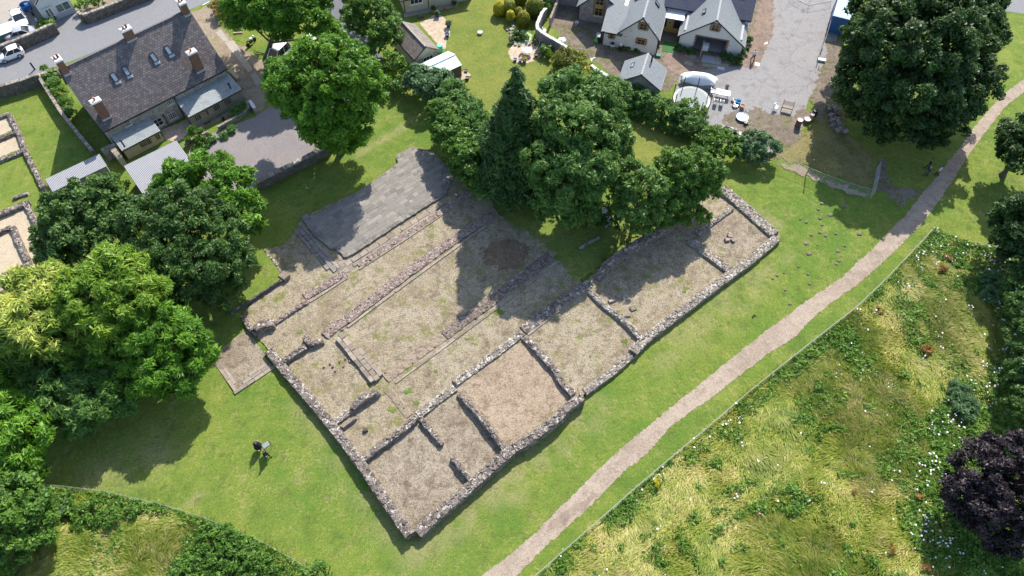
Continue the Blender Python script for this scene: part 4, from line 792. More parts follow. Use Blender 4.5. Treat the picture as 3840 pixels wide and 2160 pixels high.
tree('hawthorn_tree', 'dark leaved tree overhanging the tall inner wall', [(1575, 442, 6.8, 2.0), (1620, 470, 7.0, 2.1), (1600, 520, 5.2, 2.0), (1640, 515, 5.2, 1.8), (1570, 500, 4.6, 1.7), (1610, 560, 3.0, 1.4), (1650, 475, 6.4, 1.6)], 'leaf_mid', leaf=0.125, pr=.5, dens=83, trunk_r=.25)
tree('hawthorn_tree', 'lighter green rounded tree left of the end room', [(1695, 418, 7.2, 1.9), (1745, 412, 7.2, 1.9), (1785, 430, 5.8, 1.6), (1720, 455, 6.0, 1.9), (1680, 495, 5.2, 1.7), (1760, 470, 4.6, 1.5), (1715, 510, 3.6, 1.4), (1740, 495, 2.8, 1.5), (1700, 535, 2.4, 1.4), (1782, 470, 3, 1.3), (1665, 545, 2.4, 1.4)], 'leaf_bright', leaf=0.125, pr=.5, dens=83, trunk_r=.25, tshift=-.05)
bush('bush', 'small yellow-green bush hanging over the thin upper wall', [(1745, 540, 1.5, 1.15), (1765, 545, 1.3, .95), (1725, 550, 1.1, .8)], 'leaf_yellow', pr=.4)
bush('bush', 'dark ivy mass at the foot of the trees by the shaded grass', [(1490, 560, 1.2, 1.4), (1530, 540, 1.4, 1.5), (1460, 545, 1, 1.2), (1560, 560, 1, 1.1)], 'leaf_dark', leaf=0.117)
tree('privet_hedge', 'dense hedge behind the trampoline', [(1600, 240, 1.7, 1.25), (1625, 255, 1.8, 1.35), (1650, 270, 1.8, 1.35), (1680, 280, 1.8, 1.35), (1710, 285, 1.8, 1.3), (1585, 255, 1.2, 1.1), (1590, 272, .8, 1.0), (1620, 285, .8, 1.0), (1650, 300, .8, 1.0), (1682, 314, .8, 1.0), (1712, 328, .8, 1.0), (1738, 340, .8, .9)], 'leaf_hedge', leaf=0.117, pr=.42, dens=75, trunk_r=.06, cat='hedge', limbs=False)
bush('bush', 'yellowish round bush at the right end of the hedge', [(1730, 270, 1.8, 1.2), (1755, 285, 1.7, 1.1)], 'leaf_yellow', leaf=0.109, tshift=-.1)
bush('bush', 'bright green bush below the yellowish bush', [(1740, 310, 1.7, 1.3), (1760, 325, 1.4, 1.2), (1720, 320, 1.2, 1.1)], 'leaf_hedge', leaf=0.117)
tree('elder_bush', 'leafy spreading bush at the courtyard edge', [(1790, 345, 1.8, 1.4), (1820, 360, 1.9, 1.5), (1800, 385, 1.5, 1.2), (1770, 370, 1.4, 1.2), (1850, 375, 1.5, 1.1)], 'leaf_bright', leaf=0.133, pr=.48, dens=78, trunk_r=.1, cat='bush')
tree('elder_bush', 'round bush with large leaves at the end of the wire fence', [(1895, 360, 2.0, 1.5), (1930, 370, 1.9, 1.4), (1900, 390, 1.4, 1.3), (1870, 385, 1.2, 1.0)], 'leaf_glaucous', leaf=0.133, pr=.48, dens=78, trunk_r=.1, cat='bush', tshift=-.08)
bush('bush', 'yellow-tipped bush between the acacia and the hedge', [(1545, 245, 1.6, 1.0), (1560, 265, 1.2, .8)], 'leaf_yellow', leaf=0.101)
bush('bush', 'large round green bush beside the curved garden wall', [(1425, 145, 1.3, 1.5), (1450, 155, 1.3, 1.4), (1435, 170, 1, 1.4), (1410, 160, .9, 1.1)], 'leaf_topiary', leaf=0.101, asp=1.8, tshift=-.12)
bush('bush', 'spiky golden bush below the large round bush', [(1475, 188, .7, .9), (1490, 195, .5, .6)], 'leaf_gold', leaf=0.109, asp=2.4, tshift=-.1)
# clipped topiary in the garden
def clipped(label, L, mat, tshift=0.0):
    _seed[0] += 1; rng = np.random.default_rng(_seed[0]); x, y, z, r, rz = L[0]; c_ = W('o', x, y, z); n = int(5200 * r * r)
    d = rng.normal(0, 1, (n, 3)); d /= np.linalg.norm(d, axis=1)[:, None]; k = (.93 + .12 * vnoise(d[:, 0] * 3 + x, d[:, 1] * 3 + d[:, 2] * 2, 1.2)) * rng.uniform(.9, 1.02, n)
    P_ = c_ + d * k[:, None] * np.array([r, r, rz]); ok = P_[:, 2] > .05; P_, d = P_[ok], d[ok]; V, F = leaf_quads(P_, d, .075, 1.1, .3, 0, rng)
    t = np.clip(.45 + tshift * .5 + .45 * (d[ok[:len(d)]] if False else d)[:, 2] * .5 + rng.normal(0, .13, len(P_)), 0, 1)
    return tag(np_mesh('topiary_bush', V, F, mat, t), label, 'bush')
clipped('clipped yellow bush, leftmost of the topiary', [(1258, 22, .9, 1.0, 1.2)], 'leaf_gold', tshift=-.18)
clipped('clipped green half joined to the yellow bush', [(1277, 20, .9, 1.05, 1.2)], 'leaf_topiary', tshift=-.1)
clipped('square topped yellow clipped bush in front of the joined pair', [(1284, 42, .8, .65, 1.0)], 'leaf_gold', tshift=-.22)
clipped('egg-shaped golden bush, the largest near the pond', [(1316, 50, 1.0, .95, 1.4)], 'leaf_topiary', tshift=.12)
clipped('small golden bush behind the egg-shaped one', [(1305, 32, .8, .6, .9)], 'leaf_topiary', tshift=.1)
clipped('big dull green clipped ball by the curved wall', [(1347, 20, 1.2, 1.35, 1.6)], 'leaf_topiary', tshift=-.15)
clipped('dark clipped ball at the top edge of the garden', [(1310, -8, 1.0, 1.0, 1.2)], 'leaf_topiary', tshift=-.2)
bush('bush', 'loose green shrub over the end of the curved garden wall', [(1362, -4, 1.6, 1.2), (1375, 10, 1.3, .8)], 'leaf_hedge')
bush('pond_plant', 'dark leafy plants growing in the pond', [(1305, 85, .35, .7, .4), (1318, 92, .3, .6, .35), (1298, 95, .3, .45, .3)], 'leaf_dark', leaf=0.109, pr=.25, dens=37)
bush('bush', 'small yellow-green shrub below the deckchair', [(1375, 125, .7, .7), (1385, 138, .5, .5)], 'leaf_yellow', tshift=-.15)
# the great sycamore
tree('sycamore_tree', 'huge dark green sycamore beside the footpath, the widest tree', [(2300, 110, 10, 6.6), (2225, 95, 8.5, 4.3), (2400, 85, 9.5, 5.0), (2300, 235, 7, 5.2), (2190, 210, 6, 4.2), (2405, 200, 7, 4.6), (2330, 25, 11.5, 5.0), (2235, 10, 9.5, 4.2), (2420, 10, 10, 4.4), (2260, 305, 4, 3.6), (2350, 300, 4.2, 3.6), (2160, 160, 5.5, 2.6), (2460, 90, 8, 2.8), (2300, -60, 11, 5), (2190, 280, 4, 2.6)], 'leaf_syc', trunk_r=.6, leaf=0.187, asp=1.05, pr=.85, dens=158)
tree('sycamore_tree', 'dark tree cut by the right edge, above its shadow on the grass', [(2568, 345, 5.0, 2.4), (2552, 385, 4.2, 1.9), (2592, 400, 4.6, 2.8), (2606, 350, 5, 2.6)], 'leaf_syc', trunk_r=.35, leaf=0.172, pr=.7, dens=131)
tree('sycamore_tree', 'dark tree at the right edge beside the meadow, lower of two', [(2550, 545, 5, 2.2), (2565, 600, 4.6, 2.6), (2590, 650, 4, 2.6), (2600, 560, 6, 3)], 'leaf_syc', trunk_r=.35, leaf=0.172, pr=.7, dens=131)
tree('hedgerow_tree', 'dark hedgerow thicket along the right edge of the meadow', [(2575, 730, 2.6, 2.0), (2585, 790, 2.8, 2.2), (2595, 860, 2.8, 2.4), (2600, 940, 2.6, 2.4), (2600, 1020, 2.4, 2.2)], 'leaf_dark', leaf=0.133, pr=.5, dens=83, trunk_r=.15)
tree('copper_beech', 'purple leaved beech at the lower right corner', [(2480, 1190, 4.4, 2.9), (2540, 1180, 5.4, 3.0), (2445, 1250, 3.4, 2.4), (2490, 1250, 3.8, 2.5), (2500, 1205, 4.4, 2.6), (2520, 1270, 4.2, 3.0), (2590, 1230, 5.6, 3.4), (2500, 1320, 2.8, 2.2), (2570, 1320, 3.6, 2.6)], 'leaf_purple', leaf=0.117, asp=1.3, pr=.55, dens=112, trunk_r=.35)
# left group
tree('maple_tree', 'dark maple beside the sandy ruins at the left', [(165, 540, 5.4, 2.7), (235, 505, 6, 2.8), (290, 545, 5.4, 2.6), (200, 600, 4.4, 2.7), (270, 610, 4.2, 2.6), (125, 600, 3.2, 1.7), (150, 640, 2.8, 1.9)], 'leaf_dark', leaf=0.156, pr=.65, dens=112, trunk_r=.35, tshift=.12)
bush('bush', 'bright bush in front of the long corrugated shed', [(220, 490, 1.6, 1.2), (260, 480, 1.6, 1.1), (285, 455, 1.8, 1.0), (190, 505, 1.2, .9), (300, 470, 1.4, .9)], 'leaf_bright')
tree('alder_tree', 'dense dark tree right of the maple, finely leaved', [(395, 560, 7, 3.2), (470, 540, 7.6, 3.2), (545, 595, 6.2, 2.9), (440, 635, 6.2, 3.2), (530, 670, 5.2, 2.9), (590, 655, 4.2, 2.0), (400, 675, 5.2, 2.8), (480, 710, 4.2, 2.7), (560, 730, 3, 1.9)], 'leaf_dark', leaf=0.133, pr=.6, dens=112, trunk_r=.4)
tree('ash_tree', 'bright feathery tree below the corrugated roofed barn', [(465, 450, 6.2, 2.2), (530, 435, 6.8, 2.4), (590, 475, 6.2, 2.4), (615, 535, 5.2, 1.9), (555, 520, 5.4, 2.4), (430, 480, 5.2, 1.7), (640, 570, 4, 1.2)], 'leaf_walnut', trunk_r=.3, **wal)
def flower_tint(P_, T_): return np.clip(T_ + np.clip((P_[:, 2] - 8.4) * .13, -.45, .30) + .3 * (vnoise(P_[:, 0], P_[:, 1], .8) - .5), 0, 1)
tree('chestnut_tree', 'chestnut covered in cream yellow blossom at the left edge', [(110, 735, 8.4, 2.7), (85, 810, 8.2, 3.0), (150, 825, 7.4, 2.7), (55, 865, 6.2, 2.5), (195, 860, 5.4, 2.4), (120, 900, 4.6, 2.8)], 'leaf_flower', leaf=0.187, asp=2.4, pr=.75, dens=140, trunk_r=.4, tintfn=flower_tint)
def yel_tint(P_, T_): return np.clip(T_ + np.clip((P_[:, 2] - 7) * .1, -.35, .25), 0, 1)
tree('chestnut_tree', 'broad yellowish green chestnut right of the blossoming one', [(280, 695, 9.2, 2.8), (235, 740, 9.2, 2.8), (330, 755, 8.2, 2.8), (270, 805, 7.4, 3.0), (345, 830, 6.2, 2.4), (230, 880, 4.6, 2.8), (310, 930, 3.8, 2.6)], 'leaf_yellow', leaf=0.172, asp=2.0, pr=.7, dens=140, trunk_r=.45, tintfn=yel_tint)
tree('chestnut_tree', 'green chestnut reaching over the paved annexe', [(400, 830, 6.4, 2.7), (450, 865, 5.4, 2.5), (385, 925, 4.8, 2.6), (500, 885, 4.2, 1.7), (440, 945, 3.8, 2.2), (470, 920, 4.2, 2.0)], 'leaf_walnut', leaf=0.164, asp=2.0, pr=.65, dens=131, trunk_r=.35)
tree('chestnut_tree', 'dark lower chestnut standing in shade above the lawn', [(160, 970, 3.8, 2.9), (240, 1000, 3.4, 2.6), (80, 980, 3.8, 2.7), (200, 1040, 2.6, 2.0), (300, 980, 3.2, 2.2), (130, 1020, 2.8, 2.0)], 'leaf_mid', leaf=0.164, asp=2.0, pr=.65, dens=121, trunk_r=.3)
tree('lime_tree', 'tree at the left edge with long leaves, above the lowest one', [(20, 1040, 5.2, 2.4), (60, 1085, 4.6, 2.1), (35, 1150, 3.8, 2.2), (-20, 1100, 5.2, 2.6), (60, 1190, 2.8, 1.6), (10, 960, 5, 2.2)], 'leaf_walnut', leaf=0.172, asp=2.0, pr=.6, dens=112, trunk_r=.3)
tree('lime_tree', 'bright green rounded tree in the lower left corner', [(20, 1250, 4.2, 2.2), (80, 1270, 3.6, 1.8), (45, 1325, 3.0, 2.1), (100, 1330, 2.2, 1.3), (-20, 1310, 4.2, 2.6), (20, 1390, 2.0, 1.6)], 'leaf_bright', leaf=0.14, asp=1.3, pr=.55, dens=102, trunk_r=.25)
# shrubs near the houses
bush('bush', 'light green shrubs between the stone house and the garden wall', [(128, 195, .9, .9), (140, 215, .9, 1.0), (152, 235, .8, .9), (165, 262, .7, .8), (175, 285, .6, .7), (120, 178, .7, .7)], 'leaf_bright')
bush('bush', 'round shrub on the terrace corner by the corrugated barn', [(492, 340, 1.1, 1.0), (485, 352, .7, .7), (500, 355, .6, .8)], 'leaf_yellow', tshift=-.1)
bush('bush', 'low weeds below the terrace shrub', [(512, 362, .3, .7, .35), (530, 352, .3, .6, .3), (498, 372, .3, .6, .3), (560, 340, .25, .5, .3), (585, 325, .25, .5, .3)], 'leaf_hedge', pr=.3)
bush('bush', 'clump of spiky leaves at the end of the long lean-to', [(598, 278, .5, .7, .5), (610, 272, .4, .5, .4)], 'leaf_hedge', asp=2.2)
bush('bush', 'green shrub behind the roadside wall by the cottage', [(205, 12, .8, .8), (222, 5, .8, .8), (250, 8, .6, .7)], 'leaf_bright')
bush('bush', 'yellowish weeds on top of the cottage wall corner', [(118, 58, .8, .7), (128, 64, .8, .7), (108, 66, .7, .6)], 'leaf_yellow')
bush('bush', 'brown ivy covered gatepost beside the road', [(545, 15, 1.0, .8), (553, 35, .8, .7)], 'dock', tshift=-.3)
bush('bush', 'bright shrub beside the ivy gatepost', [(590, 25, 1.2, 1.0), (600, 45, .9, .8)], 'leaf_bright')
bush('bush', 'low plants growing along the front of the garage gable', [(1706, 121, .3, .4), (1722, 126, .25, .4), (1738, 130, .3, .4), (1822, 140, .35, .5), (1840, 147, .35, .5), (1858, 150, .5, .6), (1872, 128, .5, .5), (1882, 100, .5, .4)], 'leaf_dark', pr=.25, dens=46)
bush('bush', 'scrubby plants along the foot of the white gable', [(1563, 121, .2, .35), (1580, 124, .2, .3), (1603, 128, .2, .3)], 'leaf_dark', pr=.2, dens=37)
bush('brambles', 'bramble thicket along the lower left wire fence', [(190, 1280, .2, 1.0, .55), (240, 1282, .25, 1.1, .6), (285, 1295, .25, 1.1, .6), (160, 1262, .2, .9, .6), (330, 1285, .2, .8, .45), (205, 1310, .15, .9, .4), (250, 1312, .15, .8, .4)], 'leaf_bright', pr=.35, leaf=0.109)
bush('brambles', 'larger dark bramble thicket further right along the lower fence', [(530, 1355, .25, 1.1, .6), (570, 1358, .3, 1.2, .7), (610, 1378, .3, 1.1, .6), (535, 1390, .2, 1.1, .5), (580, 1400, .25, 1.2, .55), (625, 1412, .2, 1, .5), (495, 1400, .15, 1, .4), (470, 1430, .1, 1, .35), (560, 1430, .1, 1.1, .4), (660, 1425, .2, .8, .4)], 'leaf_bright', pr=.35, leaf=0.117)
bush('bush', 'bright leafy bush poking above the bottom edge', [(790, 1440, .7, .8), (810, 1450, .6, .8), (775, 1455, .5, .7)], 'leaf_bright')
bush('brambles', 'bushy tangle at the bottom end of the lower fence', [(655, 1420, .5, .9), (690, 1435, .5, .8), (640, 1440, .6, 1.0)], 'leaf_bright', tshift=-.1)

# ================================================================ MEADOWS
MEADOW = GS('c2', [(60, 1560), (180, 1449), (640, 1060), (900, 830), (1240, 540), (1440, 380), (1700, 150), (1870, 10)]) + GS('b3', [(10, 1400), (390, 1105), (650, 905), (870, 695), (1090, 465), (1200, 350), (1240, 290), (1330, 330), (1450, 390), (1660, 440), (1800, 420), (2050, 400), (2200, 900)]) + GS('c3', [(2200, 400), (2200, 1700), (0, 1700)])
MEAD2 = GS('c0', [(330, 775), (600, 800), (860, 835), (1280, 935), (1560, 1020), (1932, 1175)]) + GS('c1', [(200, 1275), (400, 1400), (480, 1449), (560, 1600)]) + GS('c0', [(1000, 1700), (-100, 1650), (-100, 800)])
sheet('meadow_ground', MEADOW, 'rough_grass', dz=.015, res=.3, rag=.2, label='rough ground under the tall meadow grass')
sheet('meadow_ground', MEAD2, 'rough_grass', dz=.015, res=.3, rag=.2, label='rough ground under the lower left grass patch')
def scatter(poly, n, rng):
    Q = np.array([p[:2] for p in poly]); a, b = Q.min(0), Q.max(0); P_ = rng.uniform(a, b, (int(n), 2)); return P_[inside(P_[:, 0], P_[:, 1], Q)]
def edge_dist(P_, path):
    d = np.full(len(P_), 1e9)
    for a, b in zip(path[:-1], path[1:]):
        a = np.array(a[:2]); b = np.array(b[:2]); L2 = ((b - a) ** 2).sum(); k = np.clip(((P_ - a) @ (b - a)) / L2, 0, 1); d = np.minimum(d, np.hypot(*(P_ - a - k[:, None] * (b - a)).T))
    return d
def meadow(name, label, poly, n, seed, weedfn):
    rng = np.random.default_rng(seed); P_ = scatter(poly, n, rng); x, y = P_.T; m_ = len(P_)
    wd = weedfn(P_); keep = rng.random(m_) > wd * .8; P_ = P_[keep]; x, y = P_.T; m_ = len(P_)
    clump = vnoise(x, y, .5, 2) * .5 + vnoise(x, y, 1.4, 4) * .5
    ang = 6.28 * (vnoise(x, y, .10, 5) * 1.1 + .5 * vnoise(x, y, .38, 6)) + rng.normal(0, .5, m_) - 1.2
    hgt = (.4 + .65 * clump) * rng.uniform(.6, 1.2, m_); lean = rng.uniform(.5, 1.25, m_) * (.5 + .9 * vnoise(x, y, .3, 7))
    d = np.stack([np.cos(ang), np.sin(ang), np.zeros(m_)], -1); sd_ = np.stack([-np.sin(ang), np.cos(ang), np.zeros(m_)], -1) * (rng.uniform(.018, .045, m_))[:, None]
    b = np.stack([x, y, H(x, y)], -1); mid = b + d * (hgt * lean * .35)[:, None] + np.array([0, 0, 1]) * (hgt * .6)[:, None]; tip = b + d * (hgt * lean)[:, None] + np.array([0, 0, 1]) * (hgt * (.85 - .25 * np.minimum(lean, 1)))[:, None]
    V = np.stack([b - sd_, b + sd_, mid + sd_, tip], 1)
    V = np.stack([b - sd_, b + sd_, mid + sd_ * .9, mid - sd_ * .9, tip], 1).reshape(-1, 3); i0 = np.arange(m_) * 5
    F = np.concatenate([np.stack([i0, i0 + 1, i0 + 2, i0 + 3], -1), np.stack([i0 + 3, i0 + 2, i0 + 4, i0 + 4], -1)])
    F = np.concatenate([np.stack([i0, i0 + 1, i0 + 2], -1), np.stack([i0, i0 + 2, i0 + 3], -1), np.stack([i0 + 3, i0 + 2, i0 + 4], -1)])
    t = .29 + .26 * vnoise(x, y, .16, 1) + .06 + .45 * (vnoise(x, y, .55, 3) - .42) + .35 * (vnoise(x, y, 1.7, 0) - .5) + .3 * (vnoise(x, y, 4.1, 2) - .5) + rng.normal(0, .15, m_); t = np.clip(t, 0, 1)
    o = np_mesh(name, V, F, 'straw', np.concatenate([t, t, t]), nper=3); return tag(o, label, 'grass', kind='stuff')
FEN1 = MEADOW[1:15]
BAND = GS('c3', [(1900, -300), (1500, 0), (1250, 250), (1150, 600), (1050, 900), (1150, 1200), (1300, 1449)])
TRACK = [GS('c2', [(1932, 690), (1600, 830), (1250, 1120), (1000, 1300)]), GS('c2', [(2100, 800), (1700, 1000), (1300, 1300)])]
def weed1(P_):
    x, y = P_.T; a = np.clip(1.6 - edge_dist(P_, FEN1) / 1.2, 0, 1) * np.clip(vnoise(x, y, .35, 3) * 2 - .5, 0, 1)
    bd = np.interp(y, [p[1] for p in BAND][::-1], [p[0] for p in BAND][::-1]); b = np.clip((x - bd) / 2.0 + .8, 0, 1)
    top = np.clip((edge_dist(P_, GS('b3', [(1240, 300), (1330, 380), (1450, 420)])) < 3.2) * 1.0, 0, 1) * .9
    pt = np.clip(vnoise(x, y, .30, 6) * 4 - 2.55, 0, 1) * .6 + np.clip(vnoise(x, y, .9, 1) * 5 - 3.6, 0, 1) * .6
    tr = np.zeros(len(P_)); 
    for q_ in TRACK: tr = np.maximum(tr, np.clip(1.5 - edge_dist(P_, q_) / .35, 0, 1) * .55 * np.clip(vnoise(x, y, .9, 4) * 2 - .3, 0, 1))
    return np.clip(np.maximum.reduce([a * .8, b, top, pt, tr]), 0, 1)
def weed2(P_):
    x, y = P_.T; return np.clip(np.clip(1.3 - edge_dist(P_, MEAD2[:6]) / .8, 0, 1) * .8 + np.clip(vnoise(x, y, .3, 6) * 3 - 1.9, 0, 1) + np.clip((x - W('o', 480, 1400)[0]) / 2, 0, .7), 0, 1)
meadow('meadow_grass', 'tall bleached and green meadow grass right of the fence', MEADOW, 760000, 3, weed1)
meadow('meadow_grass', 'long flattened grass patch in the lower left', MEAD2, 110000, 4, weed2)
def weeds(name, label, poly, n, seed, fn, mat='leaf_mid'):
    rng = np.random.default_rng(seed); P_ = scatter(poly, n, rng); w_ = fn(P_); P_ = P_[rng.random(len(P_)) < w_]; x, y = P_.T; m_ = len(P_)
    top = .25 + .55 * vnoise(x, y, .8, 1) + .3 * vnoise(x, y, 2.4, 5); z = H(x, y) + top * rng.random(m_) ** .5
    N = np.stack([rng.normal(0, .5, m_), rng.normal(0, .5, m_), np.ones(m_)], -1); V, F = leaf_quads(np.stack([x, y, z], -1), N, .12, 1.4, .5, 0, rng)
    t = np.clip(.48 + .5 * (vnoise(x, y, 1.1, 2) - .4) + .35 * (z - H(x, y) - .3) + rng.normal(0, .13, m_), 0, 1)
    return tag(np_mesh(name, V, F, mat, t), label, 'weeds', kind='stuff')
weeds('meadow_weeds', 'nettles and leafy weeds along the meadow edges', MEADOW, 620000, 8, weed1, 'leaf_bright')
weeds('meadow_weeds', 'leafy weeds among the lower left grass', MEAD2, 60000, 9, weed2, 'leaf_bright')
def rough(name, label, poly, n, seed, lo=.1, hi=.3):
    rng = np.random.default_rng(seed); P_ = scatter(poly, n, rng); x, y = P_.T; m_ = len(P_); ang = 6.28 * vnoise(x, y, .3, 5) + rng.normal(0, .8, m_); h = (lo + (hi - lo) * vnoise(x, y, .8, 2)) * rng.uniform(.6, 1.3, m_)
    d = np.stack([np.cos(ang), np.sin(ang), np.zeros(m_)], -1); s_ = np.stack([-np.sin(ang), np.cos(ang), np.zeros(m_)], -1) * .022; b = np.stack([x, y, H(x, y)], -1)
    V = np.stack([b - s_, b + s_, b + d * (h * .7)[:, None] + np.array([0, 0, 1]) * h[:, None]], 1).reshape(-1, 3)
    return tag(np_mesh(name, V, np.arange(3 * m_).reshape(m_, 3), 'straw', np.clip(.2 + .8 * (vnoise(x, y, .35, 1) - .1) + rng.normal(0, .15, m_), 0, 1), nper=3), label, 'grass', kind='stuff')
rough('rough_tufts', 'rough dry grass tufts behind the wire fence', WS('e4', [(950, 250), (1100, 250), (1250, 700), (1500, 900), (1800, 1200)]) + WS('e8', [(1420, 400), (1380, 620), (830, 450), (500, 280), (420, 200), (520, 60)]) + WS('e4', [(760, 800)]), 16000, 21, .06, .2)
# meadow flowers
def umbels(name, label, poly, n, seed, fn, r=(.045, .115), mat='white_cloth'):
    rng = np.random.default_rng(seed); P_ = scatter(poly, n, rng); P_ = P_[rng.random(len(P_)) < fn(P_)]; mb = MB()
    for x, y in P_:
        for _ in range(random.choice([1, 1, 2, 3])):
            px_, py_ = x + random.uniform(-.3, .3), y + random.uniform(-.3, .3); h = float(H(px_, py_)) + random.uniform(.65, 1.15); q_ = random.uniform(*r); k = 7
            vs = [(px_, py_, h + q_ * .3)] + [(px_ + q_ * math.cos(6.283 * i / k) * random.uniform(.7, 1.1), py_ + q_ * math.sin(6.283 * i / k) * random.uniform(.7, 1.1), h + random.uniform(-.03, .03)) for i in range(k)]
            mb.add(vs, [(0, 1 + i, 1 + (i + 1) % k) for i in range(k)]); mb.tube([(px_, py_, h - .5), (px_, py_, h)], .008, 3, caps=False)
    return tag(mb.build(name, mat), label, 'flowers', kind='stuff')
def umb_f(P_):
    x, y = P_.T; bd = np.interp(y, [p[1] for p in BAND][::-1], [p[0] for p in BAND][::-1]); a = np.exp(-((x - bd - 1.0) / 2.2) ** 2) * np.clip(vnoise(x, y, .5, 3) * 2.2 - .6, 0, 1); b = np.clip(1.2 - edge_dist(P_, FEN1) / 2.5, 0, 1) * np.clip(vnoise(x, y, .4, 5) * 2.4 - 1.0, 0, 1) * .3
    c_ = (edge_dist(P_, GS('b3', [(1180, 420), (1330, 400), (1450, 420)])) < 3) * .35
    return np.clip(a * 1.5 + b + c_ + .04, 0, 1)
umbels('meadow_flowers', 'white umbels of hogweed scattered over the meadow', MEADOW, 4200, 31, umb_f)
for k, x, y, m_, lab, r in [('c2', 1085, 765, 'leaf_gold', 'clump of bright yellow ragwort in the meadow by the fence', .35), ('c3', 625, 835, 'dock', 'rust red dock plant standing in the meadow grass', .35), ('c3', 910, 1255, 'dock', 'rust red dock clump near the bottom edge of the meadow', .4),
                          ('c3', 1160, 1385, 'dock', 'rusty dock clump closest to the purple beech', .45), ('b3', 1300, 600, 'dock', 'rusty dock patch at the upper end of the meadow', .45), ('b3', 1330, 520, 'dock', 'brown dock seed heads near the fence corner', .4), ('b3', 1180, 1210, 'dock', 'wide rusty dock patch in the middle of the meadow', .6), ('b3', 825, 910, 'dock', 'small rusty dock plant near the fence', .3), ('c3', 1110, 870, 'dock', 'rusty dock clump among the white umbels', .4), ('c2', 1840, 1005, 'dock', 'pinkish red sorrel patch in the meadow', .4)]:
    p = G(k, x, y); o = crown_obj('flower_clump', [(p[0], p[1], p[2] + .55, r, .35)], m_, None, leaf=0.078, asp=2, pr=.2, dens=30, seed=int(x), low=-.9, tshift=.15); tag(o, lab, 'plant')
for k, x, y, lab, r in [('b3', 1660, 690, 'pale green rounded bush in the meadow margin', 1.2), ('b3', 1640, 800, 'fern-like green bush below the pale rounded one', .9), ('c3', 1450, 190, 'grey-green willowy bush above the purple beech', 1.5), ('c3', 1400, 60, 'second grey-green bush touching the willowy one', 1.0), ('c0', 490, 960, 'small weed with a white flower head by the lower left tree', .6)]:
    p = G(k, x, y); o = crown_obj('bush', [(p[0], p[1], p[2] + .5, r, .9), (p[0] + r * .5, p[1] + .3, p[2] + .4, r * .7, .7), (p[0] - r * .5, p[1] - .3, p[2] + .35, r * .6, .6)], 'leaf_glaucous', None, leaf=0.0858, asp=2.0, pr=.32, dens=67, seed=int(y), low=-.3); tag(o, lab, 'bush')
# ================================================================ BUILDINGS
def gable_walls(mb, x0, x1, y0, y1, eave, ridge, along='x', z0=-.1, rx=None):
    """closed walls with gables; ridge runs along x or y; rx = ridge position across"""
    if along == 'x':
        m_ = (y0 + y1) / 2 if rx is None else rx
        f = lambda x: [(x, y0, z0), (x, y1, z0), (x, y1, eave), (x, m_, ridge), (x, y0, eave)]
        A_, B_ = f(x0), f(x1)
    else:
        m_ = (x0 + x1) / 2 if rx is None else rx
        f = lambda y: [(x1, y, z0), (x0, y, z0), (x0, y, eave), (m_, y, ridge), (x1, y, eave)]
        A_, B_ = f(y0), f(y1)
    mb.add(A_ + B_, [(4, 3, 2, 1, 0), (5, 6, 7, 8, 9), (0, 1, 6, 5), (1, 2, 7, 6), (4, 0, 5, 9)])
def window(t, x, z, wd, ht, y, frame='white_paint', pane='glass', nx=2, nz=2, sill='stone_white', quoin=None, d=.06, arch=None):
    """window in a wall facing -y; x,z is the middle"""
    f = MB(); b = .07 if wd > .5 else .05
    for sx in (-1, 1): f.box((x + sx * (wd / 2 - b / 2), y - d / 2, z), (b, d, ht))
    for sz in (-1, 1): f.box((x, y - d / 2, z + sz * (ht / 2 - b / 2)), (wd - 2 * b, d, b))
    for i in range(1, nx): f.box((x - wd / 2 + wd * i / nx, y - d / 2, z), (b * .8, d * .9, ht - 2 * b))
    for i in range(1, nz): f.box((x, y - d / 2 + .004, z - ht / 2 + ht * i / nz), (wd - 2 * b, d * .8, b * .7))
    o = f.build('window', frame, t); g = MB(); g.box((x, y - .012, z), (wd - b, .03, ht - b)); g.build('pane', pane, o)
    if sill: s_ = MB(); s_.box((x, y - .07, z - ht / 2 - .06), (wd + .2, .2, .08)); s_.build('sill', sill, o)
    if quoin:
        q = MB(); n = max(3, int(ht / .16))
        for sx in (-1, 1):
            for i in range(n): w_ = .26 if i % 2 else .16; q.box((x + sx * (wd / 2 + w_ / 2), y - .015, z - ht / 2 + ht * (i + .5) / n), (w_, .05, ht / n - .012))
        q.box((x, y - .016, z + ht / 2 + .09), (wd + .34, .055, .17)); q.build('surround', 'brick', o)
    return o
